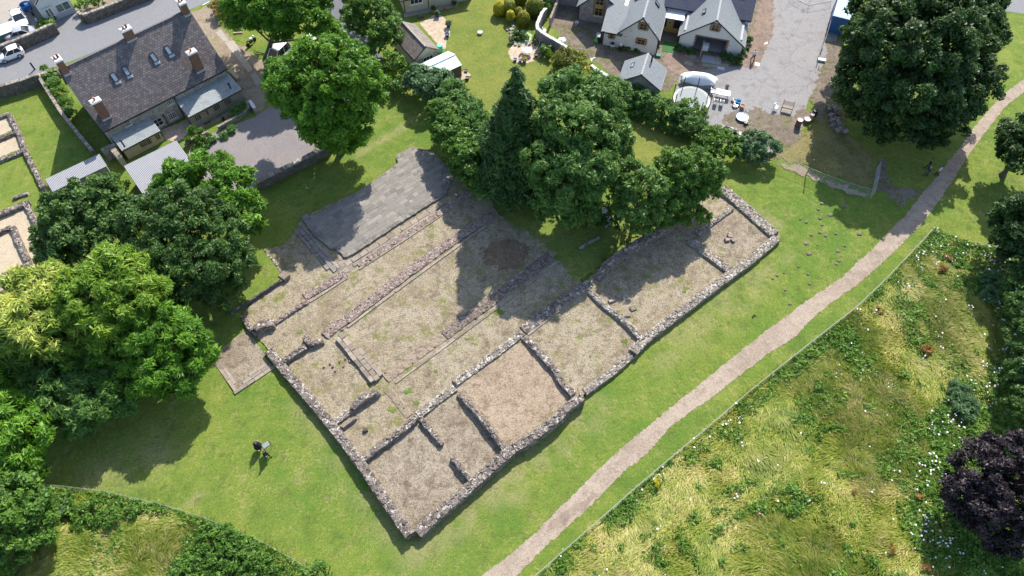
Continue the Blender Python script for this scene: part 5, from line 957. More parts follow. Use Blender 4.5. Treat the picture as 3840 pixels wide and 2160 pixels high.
def roof2(t, x0, x1, y0, y1, eave, ridge, along, mat, rx=None, th=.09, over=.25, ridge_mat='ridge_grey', ends=.15, barge='black_plastic', gut='black_plastic'):
    if along == 'x':
        m_ = (y0 + y1) / 2 if rx is None else rx; k1 = (ridge - eave) / (m_ - y0); k2 = (ridge - eave) / (y1 - m_)
        a = [(x0 - ends, y0 - over, eave - over * k1 + th), (x1 + ends, y0 - over, eave - over * k1 + th), (x1 + ends, m_, ridge + th), (x0 - ends, m_, ridge + th)]
        b = [(x1 + ends, y1 + over, eave - over * k2 + th), (x0 - ends, y1 + over, eave - over * k2 + th), (x0 - ends, m_, ridge + th), (x1 + ends, m_, ridge + th)]
        rid = [(x0 - ends, m_, ridge + th), (x1 + ends, m_, ridge + th)]; e0 = (a[0], a[1])
    else:
        m_ = (x0 + x1) / 2 if rx is None else rx; k1 = (ridge - eave) / (m_ - x0); k2 = (ridge - eave) / (x1 - m_)
        a = [(x0 - over, y1 + ends, eave - over * k1 + th), (x0 - over, y0 - ends, eave - over * k1 + th), (m_, y0 - ends, ridge + th), (m_, y1 + ends, ridge + th)]
        b = [(x1 + over, y0 - ends, eave - over * k2 + th), (x1 + over, y1 + ends, eave - over * k2 + th), (m_, y1 + ends, ridge + th), (m_, y0 - ends, ridge + th)]
        rid = [(m_, y0 - ends, ridge + th), (m_, y1 + ends, ridge + th)]; e0 = (a[0], a[1])
    mb = MB(); mb.slab(*a, th); mb.slab(*b, th); rf = mb.build('roof', mat, t)
    r = MB(); L_ = (Vector(rid[1]) - Vector(rid[0])); n = max(2, int(L_.length / .45))
    for i in range(n):
        p = Vector(rid[0]) + L_ * ((i + .5) / n); s_ = L_.length / n - .03
        r.box((p.x, p.y, p.z + .0), (s_, .26, .1) if along == 'x' else (.26, s_, .1), 0, 0, .006)
    r.build('ridge_tiles', ridge_mat, rf)
    if barge and along == 'y':
        bb = MB()
        for s_, o_ in ((a[1], a[2]), (b[0], b[3])):
            p0, p1 = Vector(s_), Vector(o_); bb.tube([p0 + Vector((0, -.03, -.12)), p1 + Vector((0, -.03, -.12))], .075, 4)
        bb.build('bargeboard', barge, rf)
    if gut:
        gm = MB()
        for pr_ in ((a[0], a[1]), (b[0], b[1])): gm.tube([Vector(pr_[0]) + Vector((0, 0, -.12)), Vector(pr_[1]) + Vector((0, 0, -.12))], .06, 6)
        gm.build('gutter', gut, rf)
    return rf
def skylight(t, c, u, v, wd, ht, flash=True):
    """roof window: c centre on the slope, u along the eave, v up the slope"""
    u, v = Vector(u).normalized(), Vector(v).normalized(); n = u.cross(v); c = Vector(c)
    def bx(mb, cc, a, b, th):
        P_ = [cc + u * sx * a / 2 + v * sy * b / 2 + n * sz * th / 2 for sz in (-1, 1) for sx, sy in ((-1, -1), (1, -1), (1, 1), (-1, 1))]
        mb.add(P_, [(3, 2, 1, 0), (4, 5, 6, 7), (0, 1, 5, 4), (1, 2, 6, 5), (2, 3, 7, 6), (3, 0, 4, 7)])
    f = MB()
    for s_ in (-1, 1): bx(f, c + u * s_ * (wd / 2 - .04) + n * .06, .08, ht, .12); bx(f, c + v * s_ * (ht / 2 - .04) + n * .06, wd - .16, .08, .12)
    o = f.build('skylight', 'black_plastic', t); g = MB(); bx(g, c + n * .07, wd - .12, ht - .12, .04); g.build('pane', 'sky_glass', o)
    if flash: l = MB(); bx(l, c - v * (ht / 2 + .16) + n * .02, wd + .06, .3, .03); l.build('flashing', 'lead', o)
def zat(k, x, y, P_):
    d = ray(k, x, y); return HC + d[2] * math.hypot(P_[0], P_[1]) / math.hypot(d[0], d[1])
def loc(t, P_): return frame_of(t).inverted() @ Vector(P_)
def downpipe(t, x, y, z0, z1): mb = MB(); mb.tube([(x, y, z0), (x, y, z1)], .05, 6); mb.box((x, y, z1), (.16, .14, .2)); mb.build('downpipe', 'black_plastic', t)

# ---- old stone house by the road
HA = R(41.6); HO = W('a0', 785, 990, 3.7)[:2]; HO = np.array([*HO, 0.0])
hs = thing('stone_house', 'long old stone house with dark slate roof and five brick chimneys', 'house', HO, HA)
HL, HD, HE, HR = 16.2, 10.8, 3.75, 9.3
mb = MB(); gable_walls(mb, .1, HL - .1, .25, HD - .25, HE + .2, HR - .02); mb.build('wall', 'house_stone', hs)
rf = roof2(hs, 0, HL, .25, HD - .25, HE + .15, HR, 'x', 'old_slate', over=.3, ends=.12, ridge_mat='ridge_dark')
sv = Vector((0, HD / 2, HR - HE)).normalized(); nrm = Vector((1, 0, 0)).cross(sv)
def on_slope(k, x, y):
    o_ = loc(hs, (0, 0, HC)); d = frame_of(hs).to_3x3().inverted() @ Vector(ray(k, x, y)); p0 = Vector((0, 0, HE + .1)); return o_ + d * ((p0 - o_).dot(nrm) / d.dot(nrm))
for x, y in ((863, 582), (953, 537), (1160, 433), (1270, 380)): skylight(hs, on_slope('a0', x, y), (1, 0, 0), sv, .62, 1.1)
def chimney(x, y, zb, zt, sx, sy, pots=2, lab=None):
    b = MB(); b.box((x, y, (zb + zt) / 2), (sx, sy, zt - zb)); b.uv = [[(u[0], u[1]) for u in f] for f in b.uv]; o = b.build('chimney', 'brick', hs)
    c_ = MB(); c_.box((x, y, zt + .06), (sx + .18, sy + .18, .14)); c_.box((x, y, zt + .16), (sx + .02, sy + .02, .08)); c_.build('cap', 'stone_white', o)
    for i in range(pots): p = MB(); p.lathe((x + (i - (pots - 1) / 2) * .38, y, zt + .18), [(.13, 0), (.11, .35), (.14, .38), (.1, .42)], 10); p.build('pot', 'purple_brown' if i % 2 else 'terracotta', o)
    l = MB(); l.box((x, y, zb + .55), (sx + .06, sy + .06, .25)); l.build('flashing', 'lead', o)
chimney(.45, HD / 2 - .1, HR - 1, HR + 1.35, .75, 1.15, 2); chimney(8.6, HD / 2, HR - .8, HR + 1.1, 1.15, .75, 2); chimney(HL - .4, HD / 2, HR - .8, HR + 1.25, .75, 1.1, 2)
for px_, py_, cx_, cy_ in ((845, 940, 775, 815), (1552, 575, 1495, 440)):
    g0 = loc(hs, W('a0', px_, py_, 4.5)); zt = zat('a0', cx_, cy_, W('a0', px_, py_, 4.5)); chimney(g0.x, .95, 4.0, min(zt, 8.4), 1.05, .75, 1)
ang = HA; FP = HO[:2] + np.array([-math.sin(HA), math.cos(HA)]) * .25
for (k, x0_, y0_, x1_, y1_, wd, ht, nx, nz, mt) in (('d3', 410, 470, 525, 520, .75, .7, 3, 2, 0), ('d3', 1185, 90, 1275, 130, .8, .7, 3, 3, 0), ('d3', 955, 450, 1100, 500, 1.15, 1.15, 2, 2, 0), ('d3', 1225, 340, 1345, 370, 1.0, .95, 4, 3, 0), ('d4', 185, 700, 295, 740, .7, .65, 3, 2, 0), ('d3', 1410, 5, 1490, 15, .7, .6, 3, 2, 0), ('a0', 935, 930, 985, 930, .01, .01, 1, 1, 1)):
    if mt: continue
    x, z = on_plane(k, (x0_ + x1_) / 2, (y0_ + y1_) / 2, FP, HA); window(hs, x, min(max(z, .9), 3.2), wd, ht, .25, nx=nx, nz=nz, frame='stone_white')
for k, x0_, y0_ in (('d3', 1320, 40), ('d3', 1115, 340), ('d3', 20, 650)):
    x, z = on_plane(k, x0_, y0_, FP, HA); downpipe(hs, x, .15, .05, min(z, 3.5))
def lean_to(ro, zb, zf, wallmat, name, label, wins, notch=None, door=None):
    """lean-to from roof outline pixels (back-left, back-right, front-right, front-left)"""
    (k, p) = ro; q = [loc(hs, W(k, *p[0], zb)), loc(hs, W(k, *p[1], zb)), loc(hs, W(k, *p[2], zf)), loc(hs, W(k, *p[3], zf))]
    x0 = (q[0].x + q[3].x) / 2; x1 = (q[1].x + q[2].x) / 2; yb = .25; yf = (q[2].y + q[3].y) / 2
    w_ = MB(); w_.add([(x0 + .12, yf + .2, -.05), (x1 - .12, yf + .2, -.05), (x1 - .12, yb, -.05), (x0 + .12, yb, -.05), (x0 + .12, yf + .2, zf - .03), (x1 - .12, yf + .2, zf - .03), (x1 - .12, yb, zb - .05), (x0 + .12, yb, zb - .05)], [(0, 1, 5, 4), (1, 2, 6, 5), (3, 0, 4, 7), (4, 5, 6, 7)])
    ext = w_.build(name, wallmat, hs); r_ = MB(); r_.slab((x0, yf, zf), (x1, yf, zf), (x1, yb - .01, zb), (x0, yb - .01, zb), .08); r_.build('slate_roof', 'green_slate', ext)
    g_ = MB(); g_.tube([(x0, yf - .03, zf - .1), (x1, yf - .03, zf - .1)], .055, 6); g_.build('gutter', 'black_plastic', ext)
    for fx, wd, ht, zc, nx in wins: 
        f = MB(); x = x0 + (x1 - x0) * fx
        o_ = window_flat(ext, x, zc, wd, ht, yf + .2, nx)
    for fx, wd in (door or []):
        d_ = MB(); x = x0 + (x1 - x0) * fx; d_.box((x, yf + .18, .8), (wd, .06, 1.6)); d_.build('door', wallmat, ext)
    return x0, x1, yf
def window_flat(par, x, z, wd, ht, y, nx, frame='timber'):
    f = MB(); b = .05
    for i in range(nx + 1): f.box((x - wd / 2 + wd * i / nx, y - .03, z), (b, .07, ht))
    for sz in (-1, 1): f.box((x, y - .028, z + sz * (ht / 2 - b / 2)), (wd - b, .06, b))
    f.box((x, y - .01, z), (wd - b, .02, ht - b)); f.mi = [0] * (len(f.f) - 6) + [1] * 6; f.mats = [frame, 'glass']
    return f.build('window', None, par)
lx = lean_to(('d3', [(180, 745), (890, 380), (1085, 655), (355, 970)]), 2.45, 1.75, 'buff_render', 'lean_to', 'low buff lean-to', [(.50, .8, .75, 1.0, 4), (.66, .7, .9, 1.0, 3), (.86, .7, .9, 1.0, 3)], door=[(.76, .6)])
rx_ = lean_to(('d4', [(150, 870), (1340, 240), (1600, 568), (408, 1215)]), 2.7, 2.05, 'grey_board', 'lean_to', 'long lean-to', [(.15, 1.0, .95, 1.25, 4), (.30, .9, .95, 1.25, 4), (.46, 1.3, .95, 1.25, 6), (.70, .9, .95, 1.25, 5)], door=[(.24, .75), (.38, .8)])
for (k, bx_, by_, tx_, ty_) in (('d3', 375, 845, 335, 780), ('d4', 1330, 490, 1305, 405)):
    b_ = W(k, bx_, by_, 2.7); l_ = loc(hs, b_); f = MB(); f.lathe((l_.x, l_.y, 2.0), [(.1, 0), (.09, .9), (.14, .95), (.14, 1.1), (.02, 1.2)], 8); f.build('flue', 'black_plastic', hs)
# shed yard: corrugated barn and long shed
def mono(name, label, cat, corners, zb, zf, wallmat, roofmat='corrugated', over=.12):
    c_ = sum(corners) / 4; a = math.atan2(corners[1][1] - corners[0][1], corners[1][0] - corners[0][0]); t = thing(name, label, cat, (c_[0], c_[1], 0), a); q = [loc(t, (p[0], p[1], 0)) for p in corners]
    x0 = (q[0].x + q[3].x) / 2; x1 = (q[1].x + q[2].x) / 2; yb = (q[0].y + q[1].y) / 2; yf = (q[2].y + q[3].y) / 2; o_ = over; w_ = MB()
    w_.add([(x0 + o_, yf + o_, -.1), (x1 - o_, yf + o_, -.1), (x1 - o_, yb - o_, -.1), (x0 + o_, yb - o_, -.1), (x0 + o_, yf + o_, zf - .08), (x1 - o_, yf + o_, zf - .08), (x1 - o_, yb - o_, zb - .08), (x0 + o_, yb - o_, zb - .08)], [(0, 1, 5, 4), (1, 2, 6, 5), (2, 3, 7, 6), (3, 0, 4, 7), (4, 5, 6, 7)]); w_.build('wall', wallmat, t)
    r_ = MB(); r_.slab((x0, yf, zf), (x1, yf, zf), (x1, yb, zb), (x0, yb, zb), .05); r_.build('roof', roofmat, t); return t
mono('barn', 'square open barn with pale corrugated roof in front of the stone house', 'barn', [W('a0', 920, 1260, 3.0), W('a0', 1330, 1060, 3.0), W('a0', 1520, 1320, 2.4), W('b0', 1145, 95, 2.4)], 3.0, 2.4, 'house_stone')
mono('long_shed', 'narrow shed with corrugated roof left of the barn', 'shed', [W('a0', 335, 1355, 2.5), W('a0', 750, 1160, 2.5), W('a0', 805, 1250, 2.2), W('a0', 400, 1449, 2.2)], 2.5, 2.2, 'house_stone')
# walls round the stone house
def gw(lab, k, pts, wd, ht, **kw):
    zt = ht if not isinstance(ht, list) else ht[0]; P_ = [W(k, x, y, zt) for x, y in pts]; return garden_wall('garden_wall', lab, P_, wd, ht, **kw)
gw('tall stone wall along the road left of the house', 'a0', [(-200, 700), (0, 650), (150, 605), (285, 560)], .55, 1.7, cope=.1)
gw('narrow boundary wall between the lawn and the house side garden', 'a0', [(292, 575), (380, 720), (460, 845), (570, 985), (700, 1140)], .38, 1.3, cope=.12, mat='rubble')
gw('low wall across the end of the house side garden', 'a0', [(290, 565), (360, 545), (430, 525)], .4, 1.2, cope=.12, mat='rubble')
gw('stone wall with pale coping joining shed and house', 'd3', [(0, 985), (130, 920), (265, 880)], .5, 1.7, cope=.1, cap_mat='sandstone', mat='house_stone')
gw('short wall running down from the lean-to beside the barn', 'd3', [(185, 935), (265, 1030), (340, 1120)], .55, 1.7, cope=.1, cap_mat='sandstone', mat='house_stone')
gw('roadside stone wall in front of the silver car', 'a0', [(-200, 440), (0, 350), (130, 300), (270, 240), (405, 180)], .45, 1.5, cope=.2)
gw('roadside stone wall with rough cock-and-hen top right of the cottage', 'a0', [(590, 95), (625, 118), (760, 70), (960, -10), (1150, -80)], .45, 1.3, cope=.22)
gw('long retaining wall between the gravel parking and the lawn', 'a1', [(0, 1375), (130, 1310), (260, 1245), (390, 1180), (555, 1090)], .6, 1.2, cope=.1, mat='rubble_dark')
gw('small curved wall round the gravel path of the long lean-to', 'd4', [(1060, 1420), (1250, 1320), (1500, 1180), (1690, 1060), (1770, 940), (1740, 850)], .35, .6, cope=.08, mat='rubble_pale')
gw('broken low wall at the corner of the terrace and the parking', 'd3', [(1500, 870), (1700, 740), (1932, 640)], .35, .5, cope=.08, mat='rubble_pale')
gw('white topped gatepost wall at the end of the small curved wall', 'd4', [(1790, 830), (1900, 1000)], .4, .9, cope=.08, cap_mat='stone_white', mat='house_stone')
gw('curved garden wall with white splashed coping', 'e2', [(1000, 150), (930, 230), (880, 350), (840, 440), (850, 520), (930, 590), (1100, 690), (1290, 800), (1440, 900)], .42, 1.6, cope=.12, cap_mat='stone_white', mat='pink_stone')
gw('lower stretch of the curved garden wall near the outbuilding', 'd1', [(370, 1180), (470, 1260), (600, 1340), (760, 1430)], .42, 1.5, cope=.12, cap_mat='stone_white', mat='pink_stone')
gw('sandy coped straight wall beside the stone gable', 'e2', [(1220, -20), (1150, 160), (1080, 330)], .3, 1.4, cope=.08, cap_mat='sandstone', mat='pink_stone')
def loose(name, lab, cat, k, x, y, size, mat, rz=0, z=0, jit=.02, group=None, taper=1.0):
    p = W(k, x, y, z + size[2] / 2); mb = MB(); mb.box((p[0], p[1], z + size[2] / 2), size, rz, .6, jit, taper); return tag(mb.build(name, mat), lab, cat, group)

# ---- white converted school house with gables
CA = R(-15.5); CO = W('s', 2259, 168); cs = thing('gabled_house', 'white and stone house with grey slate gables and oak windows', 'house', CO, CA)
mb = MB(); gable_walls(mb, 2.05, 7.3, 0, 10, 2.62, 5.38, 'y', rx=4.85); mb.build('wall', 'white_render', cs)
roof2(cs, 2.05, 7.3, 0, 11, 2.65, 5.42, 'y', 'grey_slate', rx=4.85, over=.22, ends=.2)
lw_ = MB(); lw_.add([(-.05, .03, -.1), (2.04, .03, -.1), (2.04, 4.3, -.1), (-.05, 4.3, -.1), (-.05, .03, 2.2), (2.04, .03, 2.2), (2.04, 4.3, 3.5), (-.05, 4.3, 3.5)], [(0, 1, 5, 4), (1, 2, 6, 5), (3, 0, 4, 7), (4, 5, 6, 7)]); lw_.build('wall', 'white_render', cs)
sl_ = MB(); sl_.slab((-.4, -.18, 2.28), (2.5, -.18, 2.28), (2.5, 4.28, 3.62), (-.4, 4.28, 3.62), .08); lr = sl_.build('roof', 'grey_slate', cs); g_ = MB(); g_.tube([(-.42, -.22, 2.16), (2.52, -.22, 2.16)], .06, 6); g_.build('gutter', 'black_plastic', lr)
mb = MB(); gable_walls(mb, -4.33, 1.5, 4.31, 14, 2.5, 4.95, 'y', rx=-1.7); mb.build('wall', 'pink_stone', cs)
roof2(cs, -4.33, 1.75, 4.31, 15, 2.5, 5.0, 'y', 'grey_slate', rx=-1.7, over=.4, ends=.2)
vg = MB()
for i in range(5): vg.box((1.98, 4.9 + i * 1.6, 2.78 - (i % 2) * .012), (.62, 1.58, .07))
vg.build('valley_gutter', 'white_lead', cs)
mb = MB(); mb.box((-6.9, 9.5, 1.45), (5.0, 5, 3.1)); mb.build('wall', 'pink_stone', cs)
sl_ = MB(); sl_.slab((-9.6, 6.8, 2.95), (-4.5, 6.8, 2.95), (-4.5, 12, 5.2), (-9.6, 12, 5.2), .08); sl_.build('roof', 'grey_slate', cs)
# main range with blue-black tiles behind
mb = MB(); gable_walls(mb, 7.2, 18.55, 6.55, 16, 3.0, 5.85, 'x'); mb.build('wall', 'white_render', cs)
roof2(cs, 7.2, 18.55, 6.55, 16, 3.1, 5.9, 'x', 'blue_slate', over=.3, ends=.25)
for x in (8.6, 10.9): skylight(cs, (x, 9.6, 4.98), (1, 0, 0), (0, 4.72, 2.8), .6, .9, False)
skylight(cs, (17.0, 9.3, 4.8), (1, 0, 0), (0, 4.72, 2.8), .55, 1.0, False)
# garage gable with doorway
gx, gy = 10.03, 2.33; ox0, ox1, oz = gx + 2.15, gx + 6.2, 2.28; ex, rz_, ap = 8.32, 2.05, gx + 4.1
w_ = MB(); w_.add([(gx, gy, -.1), (ox0, gy, -.1), (ox0, gy, oz), (ox1, gy, oz), (ox1, gy, -.1), (gx + ex, gy, -.1), (gx + ex, gy, rz_), (ap, gy, 5.18), (gx, gy, rz_)], [(0, 1, 2, 8), (2, 3, 7), (2, 7, 8), (3, 6, 7), (3, 4, 5, 6)])
w_.add([(gx + ex, gy, -.1), (gx + ex, 12, -.1), (gx + ex, 12, rz_), (gx + ex, gy, rz_)], [(0, 1, 2, 3)]); w_.add([(gx, 12, -.1), (gx, gy, -.1), (gx, gy, rz_), (gx, 12, rz_)], [(0, 1, 2, 3)])
for a_, b_ in ((ox0, ox0), (ox1, ox1)): w_.add([(a_, gy, -.1), (a_, gy + .35, -.1), (a_, gy + .35, oz), (a_, gy, oz)], [(0, 1, 2, 3)])
w_.add([(ox0, gy, oz), (ox0, gy + .35, oz), (ox1, gy + .35, oz), (ox1, gy, oz)], [(0, 1, 2, 3)])
w_.build('wall', 'white_render', cs)
i_ = MB(); i_.add([(gx + .3, gy + .35, .04), (gx + ex - .3, gy + .35, .04), (gx + ex - .3, gy + 5, .04), (gx + .3, gy + 5, .04), (gx + .3, gy + .35, 2.6), (gx + ex - .3, gy + .35, 2.6), (gx + ex - .3, gy + 5, 2.6), (gx + .3, gy + 5, 2.6)], [(0, 1, 2, 3), (3, 2, 6, 7), (0, 3, 7, 4), (2, 1, 5, 6), (4, 7, 6, 5)]); i_.build('garage_interior', 'screed', cs)
rf4 = roof2(cs, gx, gx + ex, gy, 11.2, rz_ + .02, 5.2, 'y', 'grey_slate', rx=ap, over=.3, ends=.2)
skylight(cs, (ap - 1.75, 5.2, 4.02), (0, -1, 0), (1, 0, .77), .95, .5, False)
for x_, y_ in ((3.35, 5.6), (6.05, 4.9)): skylight(cs, (x_, y_, 5.42 - abs(x_ - 4.85) * (.98 if x_ < 4.85 else 1.12) + .12), (0, -1, 0) if x_ < 4.85 else (0, 1, 0), (1, 0, .98) if x_ < 4.85 else (-1, 0, 1.12), .55, .95, False)
q = MB()
for x_, s_ in ((ox0, -1), (ox1, 1)):
    for i in range(13): wq = .28 if i % 2 else .16; q.box((x_ + s_ * wq / 2, gy - .015, .09 + i * .176), (wq, .05, .165))
q.box(((ox0 + ox1) / 2, gy - .017, oz + .09), (ox1 - ox0 + .5, .055, .17)); q.build('brick_surround', 'brick', cs)
window(cs, 5.07, 4.02, 1.0, 1.0, 0, 'oak', 'glass', 2, 2, 'stone_white', True); window(cs, 5.13, 1.62, 1.1, .85, 0, 'oak', 'glass', 2, 2, 'stone_white', True); window(cs, 1.08, 1.68, .55, .85, .03, 'oak', 'glass', 1, 2, 'stone_white', True)
window(cs, gx + 4.18, 4.0, 1.0, 1.0, gy, 'oak', 'glass', 2, 2, 'stone_white', True)
window(cs, -4.33 + 2.72, 2.75, 1.15, 3.05, 4.31, 'oak', 'glass', 2, 4, 'stone_white', True); pn = MB(); pn.box((-1.61, 4.27, 2.68), (1.0, .06, .6)); pn.build('oak_panel', 'oak', cs)
# porch and oak entrance
p_ = MB(); p_.box((8.65, 5.6, 2.42), (2.75, 1.75, .12)); p_.build('porch_roof', 'white_lead', cs)
e_ = MB(); e_.box((8.68, 5.2, .3), (2.7, .12, .75)); e_.box((8.68, 5.19, 2.2), (2.7, .1, .3)); [e_.box((x_, 5.195, 1.35), (.09, .11, 1.5)) for x_ in (7.4, 8.75, 9.96)]; ew = e_.build('entrance_screen', 'oak', cs); gl = MB(); gl.box((8.68, 5.24, 1.35), (2.7, .04, 1.45)); gl.build('pane', 'glass', ew)
d_ = MB(); d_.box((8.25, 5.12, 1.02), (.85, .1, 2.0)); dr = d_.build('door', 'oak', cs); kn = MB(); kn.lathe((8.25, 5.06, 1.55), [(.08, -.01), (.08, .01)], 10); kn.box((8.25, 5.055, 1.55), (.2, .02, .2)); kn.build('door_window', 'glass', dr)
for x_, y_ in ((-.02, -.06), (7.36, -.06)): downpipe(cs, x_, y_, .05, 2.3)
for x_, y_ in ((-4.4, 4.2), (gx - .06, gy - .06), (gx + ex + .06, gy - .06)): downpipe(cs, x_, y_, .05, 2.0)
v_ = MB()
for x_, z_, s_ in ((3.0, 2.0, .12), (2.3, 1.9, .1), (gx + 6.6, 1.7, .12), (gx + 7.0, .6, .16)): v_.box((x_, (gy if x_ > 9 else 0) - .02, z_), (s_, .05, s_))
v_.build('vent', 'black_plastic', cs); v_ = MB(); v_.box((2.55, -.12, .45), (.42, .24, .75)); v_.build('meter_box', 'white_plastic', cs); v_ = MB(); v_.box((6.6, -.03, 3.35), (.4, .07, .18)); v_.box((3.55, -.04, 3.1), (.2, .1, .3)); v_.build('wall_box', 'galvanised', cs)
# small slate outbuilding
b0, b1 = W('a2', 800, 615, 2.5), W('a2', 1120, 685, 2.5); oa = math.atan2(b1[1] - b0[1], b1[0] - b0[0]); ob = thing('outbuilding', 'small stone outbuilding with grey slate roof and black flue', 'outbuilding', (b0[0], b0[1], 0), oa); OW = float(np.hypot(*(b1 - b0)[:2]))
mb = MB(); gable_walls(mb, .15, OW - .15, .2, 4.0, 2.45, 4.2, 'y'); mb.build('wall', 'house_stone', ob); roof2(ob, .15, OW - .15, .2, 4.0, 2.5, 4.25, 'y', 'grey_slate', over=.18, ends=.15)
skylight(ob, (OW / 2 - 1.5, 2.6, 3.25), (0, -1, 0), (1, 0, .68), .9, .5, False); fl = MB(); fl.lathe((OW / 2 + .65, 3.3, 3.6), [(.13, 0), (.11, .1), (.11, 1.2), (.16, 1.25), (.05, 1.4)], 9); fl.build('flue', 'black_plastic', ob)
window(ob, OW / 2, 1.1, .9, 1.3, .2, 'dark_wood', 'glass', 1, 1, None)
# bungalow
B0 = W('d6', 275, 240); B1 = W('d6', 715, 150); ba = math.atan2(B1[1] - B0[1], B1[0] - B0[0]); bg = thing('bungalow', 'cream rendered bungalow with white window at the top edge', 'house', B0, ba)
mb = MB(); gable_walls(mb, 0, 10, 0, 8, 2.5, 4.6, 'x'); mb.build('wall', 'cream_render', bg); roof2(bg, 0, 10, 0, 8, 2.5, 4.65, 'x', 'concrete_tile', over=.4, ends=.3)
window(bg, 1.9, 1.75, 1.75, 1.15, 0, 'white_paint', 'glass', 3, 1, 'white_paint'); window(bg, 5.2, 1.9, .8, .8, 0, 'white_paint', 'glass', 1, 1, 'white_paint'); downpipe(bg, 3.58, -.06, .05, 2.4); downpipe(bg, .1, -.06, .05, 2.4)
# tiled garage and pale shed
g0, g1, g2 = W('d6', 450, 1085, 2.2), W('d6', 900, 885, 2.2), W('d6', 80, 600, 2.2); ga = math.atan2(g1[1] - g0[1], g1[0] - g0[0]); GW_ = float(np.hypot(*(g1 - g0)[:2])); GD = float(np.hypot(*(g2 - g0)[:2]))
gt = thing('garage', 'cream garage with mossy brown tiled roof beside the patio', 'garage', (g0[0], g0[1], 0), ga); mb = MB(); gable_walls(mb, .2, GW_ - .2, .15, GD - .15, 2.2, 3.38, 'y'); mb.build('wall', 'cream_render', gt); roof2(gt, .2, GW_ - .2, .15, GD - .15, 2.2, 3.4, 'y', 'concrete_tile', over=.2, ends=.15, ridge_mat='concrete', barge='dark_wood')
window(gt, GW_ / 2 + .2, 1.35, 1.5, .8, .15, 'white_paint', 'glass', 3, 1, None)
s0, s1, s2 = W('d6', 535, 1165, 2.0), W('d6', 1070, 920, 2.0), W('d6', 1300, 1180, 2.0); sa = math.atan2(s1[1] - s0[1], s1[0] - s0[0]); sl0 = float(np.hypot(*(s1 - s0)[:2])); sdp = float(np.hypot(*(s2 - s1)[:2]))
sh = thing('garden_shed', 'pale blue roofed garden shed among the laurels', 'shed', (s0[0], s0[1], 0), sa); mb = MB(); gable_walls(mb, .1, sl0 - .1, -sdp + .1, -.1, 1.95, 2.5, 'x'); mb.build('wall', 'dark_wood', sh); roof2(sh, .1, sl0 - .1, -sdp + .1, -.1, 1.98, 2.52, 'x', 'shed_roof', over=.1, ends=.08, ridge_mat='shed_roof', gut=None, th=.04)
# white cottage
c0, c1 = W('d5', 1075, 535), W('d5', 1735, 265); ca = math.atan2(c1[1] - c0[1], c1[0] - c0[0]); CW = float(np.hypot(*(c1 - c0)[:2])); ct = thing('cottage', 'white rendered cottage at the top left corner with two big windows', 'house', c0, ca)
mb = MB(); gable_walls(mb, 0, CW, 0, 7, 2.9, 4.6, 'y', rx=CW * .5); mb.build('wall', 'cottage_render', ct); roof2(ct, 0, CW, .5, 7, 2.9, 4.6, 'y', 'old_slate', over=.1, ends=.0, barge='stone_white', gut=None); pl = MB(); pl.box((CW * .62, -.03, .32), (CW * .74, .08, .6)); pl.build('plinth', 'lead', ct)
x, z = on_plane('d5', 1425, 150, c0[:2], ca); window(ct, x, z, 1.9, 1.2, 0, 'white_paint', 'green_glass', 2, 1, 'lead'); x, z = on_plane('d5', 1150, 330, c0[:2], ca); dr = MB(); dr.box((x, -.03, 1.0), (.95, .08, 2.0)); do = dr.build('door', 'white_paint', ct); dp = MB()
for sx in (-1, 1): dp.box((x + sx * .21, -.07, 1.35), (.32, .03, 1.1)); dp.box((x + sx * .21, -.07, .42), (.32, .03, .6))
dp.build('door_pane', 'green_glass', do); lt = MB(); lt.box((x, -.1, 2.25), (1.2, .2, .07)); lt.build('lintel', 'lead', ct)
# blue container
k0, k1 = W('a3', 440, 235), W('a3', 545, 262); ka = math.atan2(k1[1] - k0[1], k1[0] - k0[0]); kt = thing('shipping_container', 'blue steel container with pale ribbed roof under the sycamore', 'container', k0, ka)
mb = MB(); mb.box((1.22, 3.03, 1.25), (2.44, 6.06, 2.45)); 
for i in range(20): mb.box((-.02, .3 + i * .29, 1.25), (.06, .14, 2.2)); mb.box((2.46, .3 + i * .29, 1.25), (.06, .14, 2.2))
for i in range(8): mb.box((.25 + i * .28, -.02, 1.25), (.13, .05, 2.2))
mb.build('container_body', 'blue_steel', kt); mb = MB()
mb.box((1.22, 3.03, 2.5), (2.4, 6.0, .06))
for i in range(18): mb.box((1.22, .25 + i * .33, 2.545), (2.3, .16, .04))
mb.build('container_roof', 'pale_blue_steel', kt)
